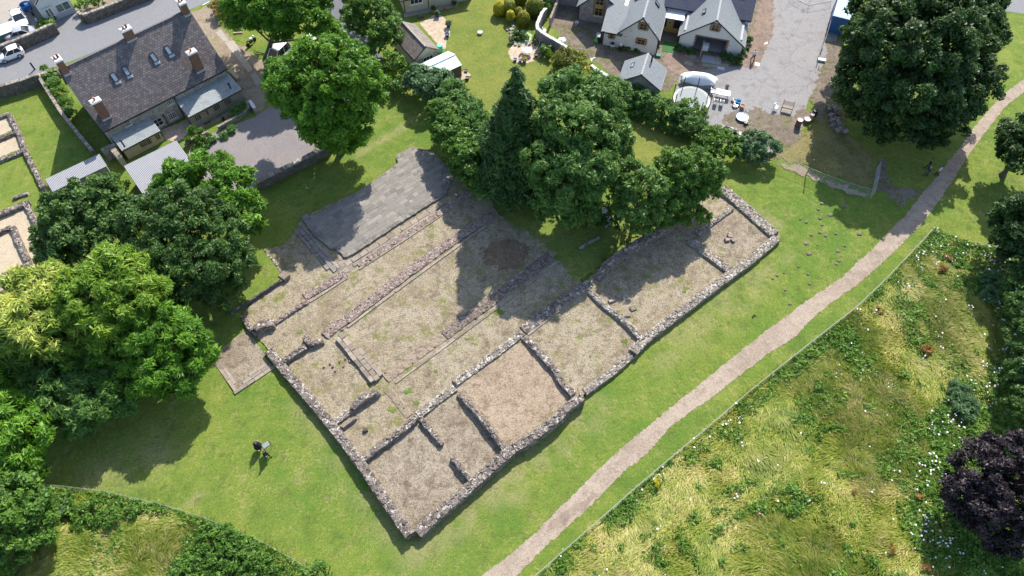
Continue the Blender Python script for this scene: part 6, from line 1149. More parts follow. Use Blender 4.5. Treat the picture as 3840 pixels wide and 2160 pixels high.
# ================================================================ FENCES
def fence(name, label, path, h=1.1, sp=2.6, post=.05, rails=(1.0,), railr=.035, mesh=True, mat='pale_rail', pm='galvanised', wires=True, cat='fence'):
    pts = [np.array(p[:2], float) for p in path]; t = thing(name, label, cat, (*pts[0], float(H(*pts[0]))), 0); seg = [np.hypot(*(b - a)) for a, b in zip(pts[:-1], pts[1:])]; Lt = sum(seg); n = max(1, int(Lt / sp)); q = []
    for i in range(n + 1):
        d = Lt * i / n; j = 0
        while j < len(seg) - 1 and d > seg[j]: d -= seg[j]; j += 1
        p = pts[j] + (pts[j + 1] - pts[j]) * min(1, d / seg[j]); q.append((p[0], p[1], float(H(*p))))
    for p in q: mb = MB(); mb.tube([(p[0], p[1], p[2] - .1), (p[0], p[1], p[2] + h)], post, 6); mb.build('post', pm, t, world=True)
    for r in rails: mb = MB(); mb.tube([(p[0], p[1], p[2] + r * h) for p in q], railr, 6); mb.build('rail', mat, t, world=True)
    if mesh:
        mb = MB()
        for a, b in zip(q[:-1], q[1:]):
            L_ = math.hypot(b[0] - a[0], b[1] - a[1]); k = max(2, int(L_ / .25))
            for zz in np.arange(.12, h * .97, .22): mb.tube([(a[0], a[1], a[2] + zz), (b[0], b[1], b[2] + zz)], .006, 3, caps=False)
            for i in range(k): f_ = i / k; x, y, z = (a[c] + (b[c] - a[c]) * f_ for c in range(3)); mb.tube([(x, y, z + .05), (x, y, z + h * .97)], .006, 3, caps=False)
        mb.build('wire_mesh', 'galvanised', t, world=True)
    return t
fence('wire_fence', 'long fence with pale top rail between footpath and meadow', GS('c2', [(165, 1470), (640, 1052), (900, 822), (1240, 532), (1440, 372), (1700, 142), (1865, 8)]) + GS('b3', [(380, 1102), (640, 902), (860, 692), (1080, 462), (1215, 318)]), 1.0, 3.0, .04, (1.0,), .032)
fence('wire_fence', 'short fence run at the top of the meadow by the dark trees', GS('b3', [(1530, 418), (1600, 435), (1680, 452), (1760, 470)]), 1.0, 2.5, .04, (1.0,), .035)
fence('wire_fence', 'thin wire fence below the lower left lawn', GS('c0', [(310, 772), (600, 800), (860, 832), (1280, 935), (1560, 1022), (1932, 1172)]) + GS('c1', [(200, 1275), (405, 1402), (520, 1480)]), .9, 3.0, .018, (1.0,), .009)
fence('wire_fence', 'tall mesh fence between the rough grass and the ruins lawn', WS('e8', [(130, 250), (575, 420), (900, 560), (1400, 700)]), 1.5, 2.6, .022, (1.0,), .02, True)
fence('wire_fence', 'mesh fence end running up under the sycamore', WS('e8', [(1400, 700), (1450, 470), (1470, 330)]), 1.5, 2.0, .022, (1.0,), .02, True)
g_ = W('e8', 560, 400); t = thing('pole', 'lone dark pole standing by the mesh fence, casting a long shadow', 'pole', g_); mb = MB(); mb.tube([(0, 0, -.1), (.02, 0, 2.6)], .06, 7); mb.build('pole_shaft', 'dark_wood', t); mb = MB(); mb.box((.02, 0, 2.62), (.16, .16, .06)); mb.build('pole_cap', 'dark_wood', t)
fence('site_fence', 'temporary metal fence panels on the courtyard by the container', WS('e3', [(600, -60), (800, 118), (1180, 60), (1330, 20)]), 1.7, 2.5, .025, (1.0, .06), .025, False, 'galvanised')
fence('site_fence', 'dark metal fence panels beside the blue container', WS('e3', [(1085, 1075), (1190, 775), (1245, 560), (1330, 250)]), 1.8, 2.2, .03, (1.0, .08), .03, False, 'black_plastic', 'black_plastic')
for (k, x, y, lab) in (('e3', 1165, 1090, 'pale concrete fence foot beside the rubble heap'),):
    loose('fence_foot', lab, 'block', k, x, y, (1.0, .5, .3), 'galvanised', -.25)

# ================================================================ PEOPLE
def skin_mesh(name, nodes, edges, root=0, sub=1):
    """grow a surface round connected joints; nodes: (x,y,z,r)"""
    me = bpy.data.meshes.new(name); me.from_pydata([n[:3] for n in nodes], edges, []); o = bpy.data.objects.new(name, me); C.objects.link(o)
    o.modifiers.new('s', 'SKIN'); sv_ = me.skin_vertices[0].data
    for i, n in enumerate(nodes): sv_[i].radius = (n[3], n[3]) if len(n) < 5 else (n[3], n[4]); sv_[i].use_root = (i == root)
    if sub: o.modifiers.new('u', 'SUBSURF').levels = sub
    dg = bpy.context.evaluated_depsgraph_get(); m2 = bpy.data.meshes.new_from_object(o.evaluated_get(dg)); bpy.data.objects.remove(o); bpy.data.meshes.remove(me); m2.name = name
    return m2
def person(label, foot, rz, shirt, trousers, hair, h=1.7, stride=.22, arms='down', female=False, bag=False, lean=.0, coat=False):
    t = thing('person', label, 'person', foot, rz); s = h / 1.75; sw = .19 if not female else .165; hw = .095
    J = {}
    hip = .92 * s; sho = 1.42 * s
    # skeleton facing -y (forward), x to its left
    nodes = [(0, 0, hip, .135 * s), (0, -.01 - lean * .3, 1.12 * s, .12 * s), (0, -lean * .7, 1.33 * s, .145 * s), (0, -lean, 1.47 * s, .07 * s), (0, -.015 - lean, 1.545 * s, .055 * s), (0, -.03 - lean, 1.63 * s, .088 * s), (0, -.02 - lean, 1.71 * s, .07 * s)]
    edges = [(0, 1), (1, 2), (2, 3), (3, 4), (4, 5), (5, 6)]
    limbs = {}
    for sd_, ph in ((1, 1), (-1, -1)):
        fy = -stride * ph; b = len(nodes); nodes += [(sd_ * hw, 0, hip - .06, .085 * s), (sd_ * (hw + .005), fy * .45 - .03, .49 * s, .058 * s), (sd_ * (hw + .01), fy + .02, .09 * s, .04 * s), (sd_ * (hw + .02), fy - .12, .035, .035 * s)]
        edges += [(0, b), (b, b + 1), (b + 1, b + 2), (b + 2, b + 3)]; limbs[sd_, 'leg'] = b
        ay = .12 * ph * (stride / .22)
        if arms == 'down': A_ = [(sd_ * sw, -lean, sho, .06 * s), (sd_ * (sw + .06), ay * .5 - lean * .6, 1.14 * s, .042 * s), (sd_ * (sw + .05), ay - .05 - lean * .4, .9 * s, .030 * s)]
        else: A_ = [(sd_ * sw, -lean, sho, .06 * s), (sd_ * (sw + .09), -.06 - lean, 1.14 * s, .042 * s), (sd_ * (sw - .06), -.28 - lean, 1.16 * s, .03 * s)]
        b = len(nodes); nodes += A_; edges += [(2, b), (b, b + 1), (b + 1, b + 2)]; limbs[sd_, 'arm'] = b
    body = skin_mesh('body', nodes, edges); bm = bmesh.new(); bm.from_mesh(body)
    # hands: palm, five bent fingers, a thumb from the side; face features
    extra = MB()
    for sd_ in (1, -1):
        b = limbs[sd_, 'arm']; wv = Vector(nodes[b + 2][:3]); d = (wv - Vector(nodes[b + 1][:3])).normalized(); u = Vector((0, 1, 0)) if abs(d.z) > .6 else Vector((0, 0, 1)); side = d.cross(u).normalized(); u = side.cross(d).normalized()
        pc = wv + d * .055 * s; extra.tube([wv - d * .02, pc, pc + d * .03 * s], [.026 * s, .034 * s, .03 * s], 7)
        for k, (off, ln) in enumerate(((-.028, .062), (-.010, .074), (.010, .070), (.027, .054))):
            a = pc + d * .03 * s + u * off * s; m_ = a + d * ln * .55 * s - side * sd_ * .006; e = a + d * ln * s - side * sd_ * .022 * s; extra.tube([a - d * .01, m_, e], [.0095 * s, .009 * s, .007 * s], 6)
        a = wv + d * .03 * s + u * -.03 * s; extra.tube([a, a + d * .025 * s - u * .025 * s, a + d * .06 * s - u * .03 * s], [.012 * s, .011 * s, .008 * s], 6)
    hz = 1.63 * s; hy = -.03 - lean
    extra.blob((0, hy, hz + .02 * s), (.075 * s, .092 * s, .112 * s), 12, 8); extra.blob((0, hy - .092 * s, hz + .005 * s), (.013 * s, .02 * s, .022 * s), 6, 4)
    for sx in (-1, 1): extra.blob((sx * .077 * s, hy + .008, hz + .01 * s), (.012 * s, .02 * s, .03 * s), 6, 4); extra.blob((sx * .03 * s, hy - .083 * s, hz + .03 * s), (.012, .008, .007), 6, 4)
    extra.blob((0, hy - .086 * s, hz - .038 * s), (.024 * s, .01, .007), 6, 4)
    e2 = bpy.data.meshes.new('tmp'); e2.from_pydata(extra.v, [], extra.f); bm.from_mesh(e2); bm.to_mesh(body); bm.free(); bpy.data.meshes.remove(e2)
    body.materials.clear(); body.materials.append(MT['skin']); body.polygons.foreach_set('use_smooth', [True] * len(body.polygons)); link('body', body, t)
    # clothes grown a little outside the body
    g = .014
    tn = [(0, 0, hip + .03, .145 * s + g)]; te = []
    for sd_ in (1, -1):
        b = limbs[sd_, 'leg']; c_ = len(tn); tn += [(*nodes[b][:3], nodes[b][3] + g), (*nodes[b + 1][:3], nodes[b + 1][3] + g + .006), (*nodes[b + 2][:3], nodes[b + 2][3] + g + .012)]; te += [(0, c_), (c_, c_ + 1), (c_ + 1, c_ + 2)]
    m_ = skin_mesh('trousers', tn, te); m_.materials.append(MT[trousers]); m_.polygons.foreach_set('use_smooth', [True] * len(m_.polygons)); link('trousers', m_, t)
    sn = [(0, -.005, hip - .02, .150 * s + g, .125 * s + g), (*nodes[1][:3], .135 * s + g), (*nodes[2][:3], .155 * s + g), (0, -lean, 1.455 * s, .075 * s + g)]; se = [(0, 1), (1, 2), (2, 3)]
    for sd_ in (1, -1):
        b = limbs[sd_, 'arm']; c_ = len(sn); e = Vector(nodes[b + 1][:3]).lerp(Vector(nodes[b + 2][:3]), .85); sn += [(*nodes[b][:3], nodes[b][3] + g), (*nodes[b + 1][:3], nodes[b + 1][3] + g), (*e, .036 * s + g)]; se += [(2, c_), (c_, c_ + 1), (c_ + 1, c_ + 2)]
    m_ = skin_mesh('shirt', sn, se); m_.materials.append(MT[shirt]); m_.polygons.foreach_set('use_smooth', [True] * len(m_.polygons)); link('shirt', m_, t)
    hm = MB(); hm.blob((0, hy + .016, hz + .052 * s), (.086 * s, .098 * s, .09 * s), 12, 8, .04)
    if female: hm.blob((0, hy + .065, hz - .05 * s), (.08 * s, .05 * s, .14 * s), 10, 6, .05)
    hm.build('hair', hair, t, smooth=True)
    for sd_ in (1, -1):
        b = limbs[sd_, 'leg']; f = nodes[b + 3]; sm = MB(); sm.blob((f[0], f[1] + .05, .05), (.052, .135, .05), 10, 6); sm.build('shoe', 'black_cloth', t, smooth=True)
    if coat:
        cm_ = MB(); cm_.lathe((0, 0, 0), [(.40, .62), (.33, .9), (.27, 1.15), (.25, 1.36), (.14, 1.47)], 16); cm_.build('coat', shirt, t, smooth=True)
    if bag:
        bm_ = MB(); bm_.blob((.2, .06, .98 * s), (.07, .15, .14), 10, 6, .05); bb = bm_.build('bag', bag, t, smooth=True); st = MB(); st.tube([(.2, .06, 1.05 * s), (.12, .1, 1.4 * s), (-.05, .02 - lean, 1.49 * s)], .014, 5); st.build('strap', bag, bb)
    return t
person('person in a white shirt and dark trousers walking beside the garage gable', W('d2', 1550, 1100), R(200), 'pale_cloth', 'black_cloth', 'hair_brown', 1.78, .2)
person('person in wide dark coat on the lawn, left of the pair', G('d8', 900, 990), R(195), 'black_cloth', 'black_cloth', 'hair_brown', 1.74, .16, 'front', bag='black_cloth', coat=True)
person('person with white bag on the lawn, right of the pair by the sign', G('d8', 1275, 1375), R(70), 'black_cloth', 'black_cloth', 'hair_brown', 1.66, .2, 'down', True, bag='white_cloth')
person('person in white shirt and dark trousers at the footpath edge, by the sycamore', G('e6', 1040, 800), R(215), 'pale_cloth', 'black_cloth', 'hair_brown', 1.72, .18)
person('person in navy clothes with grey hair on the shaded grass by the footpath', G('e6', 715, 815), R(220), 'navy_cloth', 'navy_cloth', 'hair_grey', 1.66, .16, 'down', True)
person('person all in black on the shaded grass, farthest from the footpath', G('e6', 750, 590), R(220), 'black_cloth', 'black_cloth', 'hair_brown', 1.7, .2)
# information sign
g_ = G('d8', 1390, 1090); t = thing('info_sign', 'tilted information panel on two thin legs beside the walking pair', 'sign', g_, R(40)); 
for sx in (-.36, .36): mb = MB(); mb.tube([(sx, .3, -.1), (sx, .25, .9), (sx * .98, .1, 1.15)], .02, 6); mb.build('leg', 'black_plastic', t)
mb = MB(); mb.box((0, .18, 1.22), (.78, .92, .04), 0, 0, 0, 1, R(-30)); mb.build('panel_frame', 'black_plastic', t); mb = MB(); mb.box((0, .188, 1.236), (.66, .80, .03), 0, 0, 0, 1, R(-30)); mb.build('panel', 'sign_grey', t)

# ================================================================ VEHICLES
def car(label, cpos, rz, L_=4.3, wd=1.74, hh=1.42, paint='car_white', hatch=False):
    t = thing('car', label, 'car', (cpos[0], cpos[1], .02), rz); hx = L_ / 2; w2 = wd / 2
    st = [(-hx, .52, .35, .62, .70), (-hx + .12, .80, .24, .80, .90), (-hx + .55, .97, .2, .88, .97), (-hx * .35, 1.0, .2, .90, 1.0), (hx * .25, 1.0, .2, .88, 1.0), (hx - .75, .98, .2, .80, .97), (hx - .2, .86, .24, .70, .86), (hx, .55, .36, .56, .62)]
    if hatch: st[0] = (-hx, .60, .36, .75, .80); st[1] = (-hx + .12, .88, .24, .9, .93)
    b = MB(); rows = []
    for x, k, z0, z1, kt in st:
        w_ = w2 * k; rows += [(x, -w_ * .9, z0), (x, -w_, z0 + .12), (x, -w_, z1 - .14), (x, -w_ * .93, z1 - .02), (x, -w_ * .6, z1 + .03), (x, 0, z1 + .05), (x, w_ * .6, z1 + .03), (x, w_ * .93, z1 - .02), (x, w_, z1 - .14), (x, w_, z0 + .12), (x, w_ * .9, z0)]
    n = 11; fs = [(i * n + k, i * n + (k + 1) % n, (i + 1) * n + (k + 1) % n, (i + 1) * n + k) for i in range(len(st) - 1) for k in range(n)]; fs = [f[::-1] for f in fs] + [tuple(range(n)), tuple(range((len(st) - 1) * n, len(st) * n))[::-1]]
    b.add(rows, fs); body = b.build('body', paint, t, smooth=True)
    # cabin: glasshouse, roof, pillars
    if hatch: base = (-hx + .12, hx - 1.05); top = (-hx + .42, hx - 1.85)
    else: base = (-hx + .75, hx - 1.15); top = (-hx + 1.4, hx - 1.95)
    zb, wt = .86, w2 * .72; zt = hh - .06
    g = MB(); P_ = [(base[0], -w2 * .9, zb), (base[1], -w2 * .9, zb), (base[1], w2 * .9, zb), (base[0], w2 * .9, zb), (top[0], -wt, zt), (top[1], -wt, zt), (top[1], wt, zt), (top[0], wt, zt)]
    g.add(P_, [(0, 1, 5, 4), (1, 2, 6, 5), (2, 3, 7, 6), (3, 0, 4, 7), (4, 5, 6, 7)]); g.build('windows', 'glass', t)
    r = MB(); m_ = (top[0] + top[1]) / 2; hw_ = (top[1] - top[0]) / 2
    rp = []
    for fx, kz in ((-1.06, -.03), (-.6, .045), (0, .06), (.6, .045), (1.06, -.03)):
        for fy, ky in ((-1.04, -.02), (-.6, .03), (0, .045), (.6, .03), (1.04, -.02)): rp.append((m_ + hw_ * fx, wt * fy, zt + kz * .6 + ky))
    r.add(rp, [(i * 5 + k, (i + 1) * 5 + k, (i + 1) * 5 + k + 1, i * 5 + k + 1) for i in range(4) for k in range(4)]); r.build('roof', paint, t, smooth=True)
    pl = MB()
    for a, c_ in ((0, 4), (1, 5), (2, 6), (3, 7)): pl.tube([P_[a], P_[c_]], .045, 5)
    for sy, q in ((-1, (0, 4)), (1, (3, 7))): mxb = (base[0] + base[1]) / 2 - .1; mxt = (top[0] + top[1]) / 2 - .05; pl.tube([(mxb, sy * w2 * .905, zb), (mxt, sy * wt * 1.01, zt)], .04, 5)
    pl.build('pillars', paint, t)
    for x in (-hx + .78, hx - .82):
        for sy in (-1, 1):
            wl = thing_part('wheel', t, (x, sy * (w2 - .1), .31)); 
            tm = MB(); tm.tube([(0, -.1, 0), (0, .1, 0)], .31, 18); tm.build('tyre', 'tyre', wl); rm = MB(); rm.tube([(0, -.108, 0), (0, .108, 0)], .2, 14)
            rm.build('rim', 'alloy', wl)
    for sy in (-1, 1):
        h_ = MB(); h_.box((hx - .16, sy * w2 * .62, .62), (.22, .34, .14), 0, 0, .01); h_.build('headlight', 'white_plastic', t); h_ = MB(); h_.box((-hx + .08, sy * w2 * .68, .76), (.14, .22, .2)); h_.build('tail_light', 'red_lamp', t)
        h_ = MB(); h_.blob((base[1] - .25, sy * (w2 + .06), .95), (.07, .1, .07), 8, 5); h_.build('wing_mirror', paint, t)
    return t
def thing_part(name, parent, loc_):
    o = bpy.data.objects.new(name, None); C.objects.link(o); o.parent = parent; o.location = loc_; o.empty_display_size = .1; return o
c0, c1 = W('d5', 110, 1445), W('d5', 500, 1300); a = math.atan2(c0[1] - c1[1], c0[0] - c1[0]); md = (c0 + c1) / 2 + np.array([math.sin(a), -math.cos(a), 0]) * -.0
car('small white hatchback driving on the road at the left edge', md[:2] + np.array([math.sin(a), -math.cos(a)]) * .72, a, 3.5, 1.62, 1.46, 'car_white', True)
p0, p1 = W('d5', 330, 230, .6), W('d5', 540, 600, .6); car('white coupe parked in the yard, nose towards the silver car', (p0 + p1)[:2] / 2, math.atan2(p1[1] - p0[1], p1[0] - p0[0]), 4.3, 1.75, 1.4)
p0, p1 = W('d5', 150, 860, .5), W('d5', 860, 660, .5); car('silver saloon with sunroof parked behind the roadside wall', (p0 + p1)[:2] / 2, math.atan2(p1[1] - p0[1], p1[0] - p0[0]), 4.4, 1.72, 1.4, 'car_silver')
# covered trailer, bins, motorbikes in the car yard
p = W('d5', 100, 640, 1.4); t = thing('trailer', 'trailer with white cover and green side at the left edge of the yard', 'trailer', (p[0], p[1], 0), R(36)); mb = MB(); mb.box((0, 0, .75), (3.0, 1.7, .9)); mb.build('trailer_body', 'green_fabric', t); mb = MB(); mb.slab((-1.55, -.9, 1.22), (1.55, -.9, 1.22), (1.55, .9, 1.5), (-1.55, .9, 1.5), .05); mb.build('cover', 'tarp', t)
for sy in (-1, 1): mb = MB(); mb.tube([(0, sy * .9 - .08, .3), (0, sy * .9 + .08, .3)], .3, 14); mb.build('wheel', 'tyre', t)
p = W('d5', 600, 160, .4); t = thing('drum', 'big blue plastic tub beside the white cottage', 'tub', (p[0], p[1], 0)); mb = MB(); mb.lathe((0, 0, 0), [(.62, 0), (.72, .85), (.78, .9), (.7, .92), (.64, .86), (.6, .3), (.02, .28)], 18); mb.build('tub_body', 'blue_plastic', t); mb = MB(); mb.box((.1, .15, .75), (.5, .3, .25), .4, 0, .03); mb.build('tub_contents', 'white_plastic', t)
def motorbike(label, p, rz, fair):
    t = thing('motorbike', label, 'motorbike', (p[0], p[1], .0), rz)
    for x in (-.68, .68): mb = MB(); mb.tube([(x, -.06, .3), (x, .06, .3)], .3, 16); mb.build('wheel', 'tyre', t)
    mb = MB(); mb.tube([(-.68, 0, .3), (-.2, 0, .45), (.35, 0, .75), (.68, 0, .3)], .05, 6); mb.box((0, 0, .42), (.5, .26, .34), 0, 0, .02); mb.build('frame', 'black_plastic', t)
    mb = MB(); mb.blob((.12, 0, .82), (.33, .17, .17), 10, 6); mb.build('fuel_tank', fair, t, smooth=True); mb = MB(); mb.blob((-.4, 0, .8), (.38, .14, .09), 10, 6); mb.build('seat', 'black_plastic', t, smooth=True)
    mb = MB(); mb.tube([(.36, -.36, .98), (.45, 0, 1.0), (.36, .36, .98)], .02, 6); mb.build('handlebar', 'black_plastic', t); mb = MB(); mb.blob((.62, 0, .85), (.17, .16, .2), 10, 6); mb.build('fairing', fair, t, smooth=True)
motorbike('silver motorbike beside the cottage wall, nearest the road', W('d5', 840, 470, .5), R(-58), 'car_silver'); motorbike('dark motorbike behind the silver one', W('d5', 730, 300, .5), R(-50), 'black_plastic')
motorbike('white motorcycle standing under the roadside tree', W('e1', 870, 745, .5), R(60), 'white_plastic')
loose('flood_post', 'low dark blue bollard sign at the road edge by the tall wall', 'bollard', 'a0', 245, 500, (.2, .16, 1.1), 'navy_cloth', R(40))
motorbike('bicycle-like black machine lying in the courtyard corner', W('d7', 1150, 1220, .3), R(-35), 'galvanised')

# ================================================================ COURTYARD AND GARDENS
def pot(label, p, r=.22, h=.36, mat='terracotta', plant=None, cat='pot', group=None):
    t = thing('plant_pot', label, cat, (p[0], p[1], p[2]), 0, group); mb = MB(); mb.lathe((0, 0, 0), [(r * .72, 0), (r, h * .9), (r * 1.08, h * .9), (r * 1.08, h), (r * .9, h), (r * .86, h * .82), (.01, h * .8)], 14); mb.build('pot_body', mat, t, smooth=False)
    if plant: _seed[0] += 1; crown_obj('plant', [(p[0], p[1], p[2] + h + r * .5, r * 1.2, r)], plant, t, leaf=.06, pr=.1, dens=12, seed=_seed[0], low=-.6)
    else: mb = MB(); mb.lathe((0, 0, h * .78), [(r * .84, 0), (.01, .02)], 12); mb.build('soil', 'mole_earth', t)
    return t
for k, x, y, r, mt, pl, lab in [('e2', 443, 1105, .24, 'blue_glaze', None, 'dark blue glazed pot on the round patio, leftmost of three'), ('e2', 535, 1120, .24, 'blue_glaze', None, 'dark blue glazed pot, middle of three on the round patio'), ('e2', 612, 1125, .26, 'blue_glaze', 'leaf_gold', 'dark blue pot with yellow flowers on the round patio'),
                            ('e2', 825, 1030, .3, 'dark_wood', None, 'brown barrel pot on the round patio by the deckchair'), ('e2', 365, 775, .28, 'stone_white', 'leaf_dark', 'stone pot with dark plant on the pond edge'), ('d6', 875, 300, .3, 'blue_glaze', 'leaf_glaucous', 'pot with white flowering plant at the top of the fan patio'),
                            ('d6', 1075, 490, .33, 'blue_glaze', 'leaf_glaucous', 'blue pot with spiky plant on the right rim of the fan patio'), ('d6', 1048, 665, .32, 'blue_glaze', None, 'blue glazed tub on the lower rim of the fan patio'), ('d6', 1390, 1310, .24, 'black_plastic', None, 'tall black pot on the shed decking, upper of two'), ('d6', 1415, 1440, .26, 'black_plastic', None, 'tall black pot on the shed decking, lower of two'),
                            ('d6', 800, 215, .3, 'terracotta', 'leaf_dark', 'terracotta pot on the terrace under the bungalow'), ('d6', 1000, 160, .26, 'terracotta', None, 'empty terracotta pot on the bungalow terrace'), ('d6', 1175, 115, .3, 'terracotta', 'leaf_dark', 'terracotta pot at the right end of the bungalow terrace'), ('d7', 1360, 800, .3, 'terracotta', None, 'terracotta pot among the courtyard clutter'),
                            ('d2', 1150, 1075, .25, 'terracotta', 'leaf_dark', 'terracotta pot in front of the garage gable'), ('d2', 1030, 1030, .22, 'dark_wood', 'leaf_dark', 'dark pot beside the garage doorway'), ('e2', 1555, 440, .26, 'stone_white', None, 'pale round pot against the stone gable'), ('d1', 1580, 820, .24, 'black_plastic', 'leaf_dark', 'black pot at the corner of the white gable')]:
    pot(lab, W(k, x, y), r, r * 1.5, mt, pl)
p = W('d6', 1645, 610); t = thing('stone_basin', 'round white stone basin alone on the garden lawn', 'basin', p); mb = MB(); mb.lathe((0, 0, 0), [(.3, 0), (.34, .25), (.36, .32), (.26, .32), (.2, .24), (.01, .22)], 16); mb.build('basin_body', 'stone_white', t); mb = MB(); mb.lathe((0, 0, .24), [(.22, 0), (.01, .01)], 12); mb.build('water', 'water', t)
p = W('d6', 575, 320); t = thing('trough', 'rectangular planter trough on the fan patio', 'trough', p, R(18)); mb = MB(); mb.box((0, 0, .18), (.95, .32, .34)); mb.build('trough_body', 'dark_wood', t); mb = MB(); mb.box((0, 0, .355), (.82, .22, .03)); mb.build('soil', 'mole_earth', t)
p = W('d6', 920, 930); t = thing('water_butt', 'teal plastic water butt between garage and shed', 'water butt', p); mb = MB(); mb.lathe((0, 0, 0), [(.32, 0), (.4, .5), (.36, 1.0)], 14); mb.build('butt_body', 'teal_plastic', t); mb = MB(); mb.lathe((0, 0, 1.0), [(.38, 0), (.36, .06), (.02, .08)], 14); mb.build('lid', 'teal_plastic', t)
loose('deck', 'weathered timber decking beside the garden shed', 'decking', 'd6', 1310, 1390, (1.3, 2.3, .14), 'timber', R(-52))
# round table, chairs, deckchair
p = W('e2', 670, 985); t = thing('garden_table', 'round pale garden table on the round patio', 'table', p); mb = MB(); mb.lathe((0, 0, .68), [(.62, 0), (.64, .03), (.62, .05), (.02, .055)], 24); mb.build('tabletop', 'galvanised', t)
for i in range(4): an = .8 + i * math.pi / 2; mb = MB(); mb.tube([(.42 * math.cos(an), .42 * math.sin(an), 0), (.3 * math.cos(an), .3 * math.sin(an), .68)], .03, 6); mb.build('leg', 'white_plastic', t)
def chair(name, label, p, rz, mat, group=None):
    t = thing(name, label, 'chair', p, rz, group); mb = MB(); mb.box((0, 0, .44), (.46, .44, .045), 0, 0, .004); mb.build('seat', mat, t); mb = MB(); mb.box((0, .24, .72), (.44, .04, .52), 0, 0, .004, 1, R(-8)); mb.build('backrest', mat, t)
    for sx in (-1, 1):
        for sy in (-1, 1): mb = MB(); mb.tube([(sx * .21, sy * .2, 0), (sx * .2, sy * .19, .44)], .02, 5); mb.build('leg', mat, t)
        mb = MB(); mb.box((sx * .23, 0, .64), (.045, .42, .03)); mb.tube([(sx * .23, -.18, .44), (sx * .23, -.18, .64)], .016, 5); mb.build('armrest', mat, t)
    return t
chair('garden_chair', 'grey garden chair behind the round table', W('e2', 645, 860), R(0), 'galvanised'); chair('garden_chair', 'white garden chair left of the round table', W('e2', 585, 950), R(100), 'white_plastic')
p = W('e2', 880, 930); t = thing('deckchair', 'dark fabric sun lounger against the curved garden wall', 'lounger', p, R(-30)); mb = MB(); mb.slab((-.32, -.7, .3), (.32, -.7, .3), (.32, .25, .34), (-.32, .25, .34), .03); mb.build('seat', 'black_cloth', t); mb = MB(); mb.slab((-.32, .25, .34), (.32, .25, .34), (.32, .85, 1.0), (-.32, .85, 1.0), .03); mb.build('backrest', 'navy_cloth', t)
for sx in (-1, 1): mb = MB(); mb.tube([(sx * .35, -.75, .3), (sx * .35, .25, .36), (sx * .35, .9, 1.05)], .025, 6); mb.tube([(sx * .35, -.6, .3), (sx * .35, -.5, 0)], .022, 6); mb.tube([(sx * .35, .2, .36), (sx * .35, .4, 0)], .022, 6); mb.build('side_frame', 'galvanised', t)
loose('ornamental_post', 'dark tall garden ornament post by the pond', 'ornament', 'e2', 800, 770, (.18, .18, 1.0), 'rust', .3)
mb = MB()
for i in range(11): p = W('e2', *[(400, 480), (375, 540), (365, 600), (365, 660), (380, 720), (410, 770), (450, 815), (520, 835), (730, 775), (700, 800), (310, 545)][i]); mb.box((p[0], p[1], .1), (.5, .36, .2), random.random() * 3, random.random(), .06)
tag(mb.build('edging_stones', 'rubble_pale'), 'ring of pale edging stones round the pond', 'edging')
loose('pond_tub', 'small blue bucket left of the pond', 'bucket', 'e2', 388, 420, (.36, .36, .3), 'blue_plastic', .4, 0, .02, None, 1.15)
# trampoline
pc = W('d7', 452, 640, .9); t = thing('trampoline', 'large round trampoline with black safety poles behind the hedge', 'trampoline', (pc[0], pc[1], 0)); mb = MB(); mb.lathe((0, 0, .88), [(2.0, 0), (2.0, .02), (.01, .03)], 36); mb.build('bounce_mat', 'tramp_mat', t); mb = MB(); mb.tube([(2.3 * math.cos(i * .1745), 2.3 * math.sin(i * .1745), .9) for i in range(37)], .05, 6, caps=False); mb.build('rim', 'galvanised', t)
mb = MB(); vs = []; 
for i in range(36): a = i * .1745; vs += [(2.02 * math.cos(a), 2.02 * math.sin(a), .9), (2.28 * math.cos(a), 2.28 * math.sin(a), .92)]
mb.add(vs, [(2 * i, 2 * i + 1, (2 * i + 3) % 72, (2 * i + 2) % 72) for i in range(36)]); mb.build('spring_pad', 'black_plastic', t)
for i in range(8): a = i * math.pi / 4 + .35; mb = MB(); mb.tube([(2.38 * math.cos(a), 2.38 * math.sin(a), 0), (2.4 * math.cos(a), 2.4 * math.sin(a), 2.6)], .055, 7); mb.build('pole', 'black_plastic', t)
for i in range(6): a = i * math.pi / 3; mb = MB(); mb.tube([(2.3 * math.cos(a - .2), 2.3 * math.sin(a - .2), .88), (2.3 * math.cos(a - .2), 2.3 * math.sin(a - .2), .05), (2.3 * math.cos(a + .2), 2.3 * math.sin(a + .2), .05), (2.3 * math.cos(a + .2), 2.3 * math.sin(a + .2), .88)], .03, 6); mb.build('leg', 'galvanised', t)
# tarpaulin covered heap
q0, q1 = W('d7', 330, 360, .3), W('d7', 830, 420, .3); t = thing('covered_boat', 'boat under a white tarpaulin beside the trampoline', 'covered boat', ((q0[0] + q1[0]) / 2, (q0[1] + q1[1]) / 2 + .6, 0), math.atan2(q1[1] - q0[1], q1[0] - q0[0])); nu, nv = 30, 12
def tarp(z0, k, mat, nm, top):
    vs = []
    for j in range(nv + 1):
        for i in range(nu):
            a = 2 * math.pi * i / nu; f = j / nv; ex = 2.35 * (1 - .62 * f ** 1.6) * k; ey = 1.0 * (1 - .8 * f ** 1.8) * k; cs_, sn_ = math.cos(a), math.sin(a); wr = 1 + (.06 * math.sin(7 * a + f) + .03 * math.sin(15 * a)) * (1 - f)
            sg = lambda v: math.copysign(abs(v) ** .7, v); vs.append((ex * sg(cs_) * wr, ey * sg(sn_) * wr, z0 + (top - z0) * f ** .8 + .05 * math.sin(5 * a) * (1 - f)))
    mb = MB(); mb.add(vs, [(j * nu + i, j * nu + (i + 1) % nu, (j + 1) * nu + (i + 1) % nu, (j + 1) * nu + i) for j in range(nv) for i in range(nu)] + [tuple(range(nv * nu, (nv + 1) * nu))]); return mb.build(nm, mat, t, smooth=True)
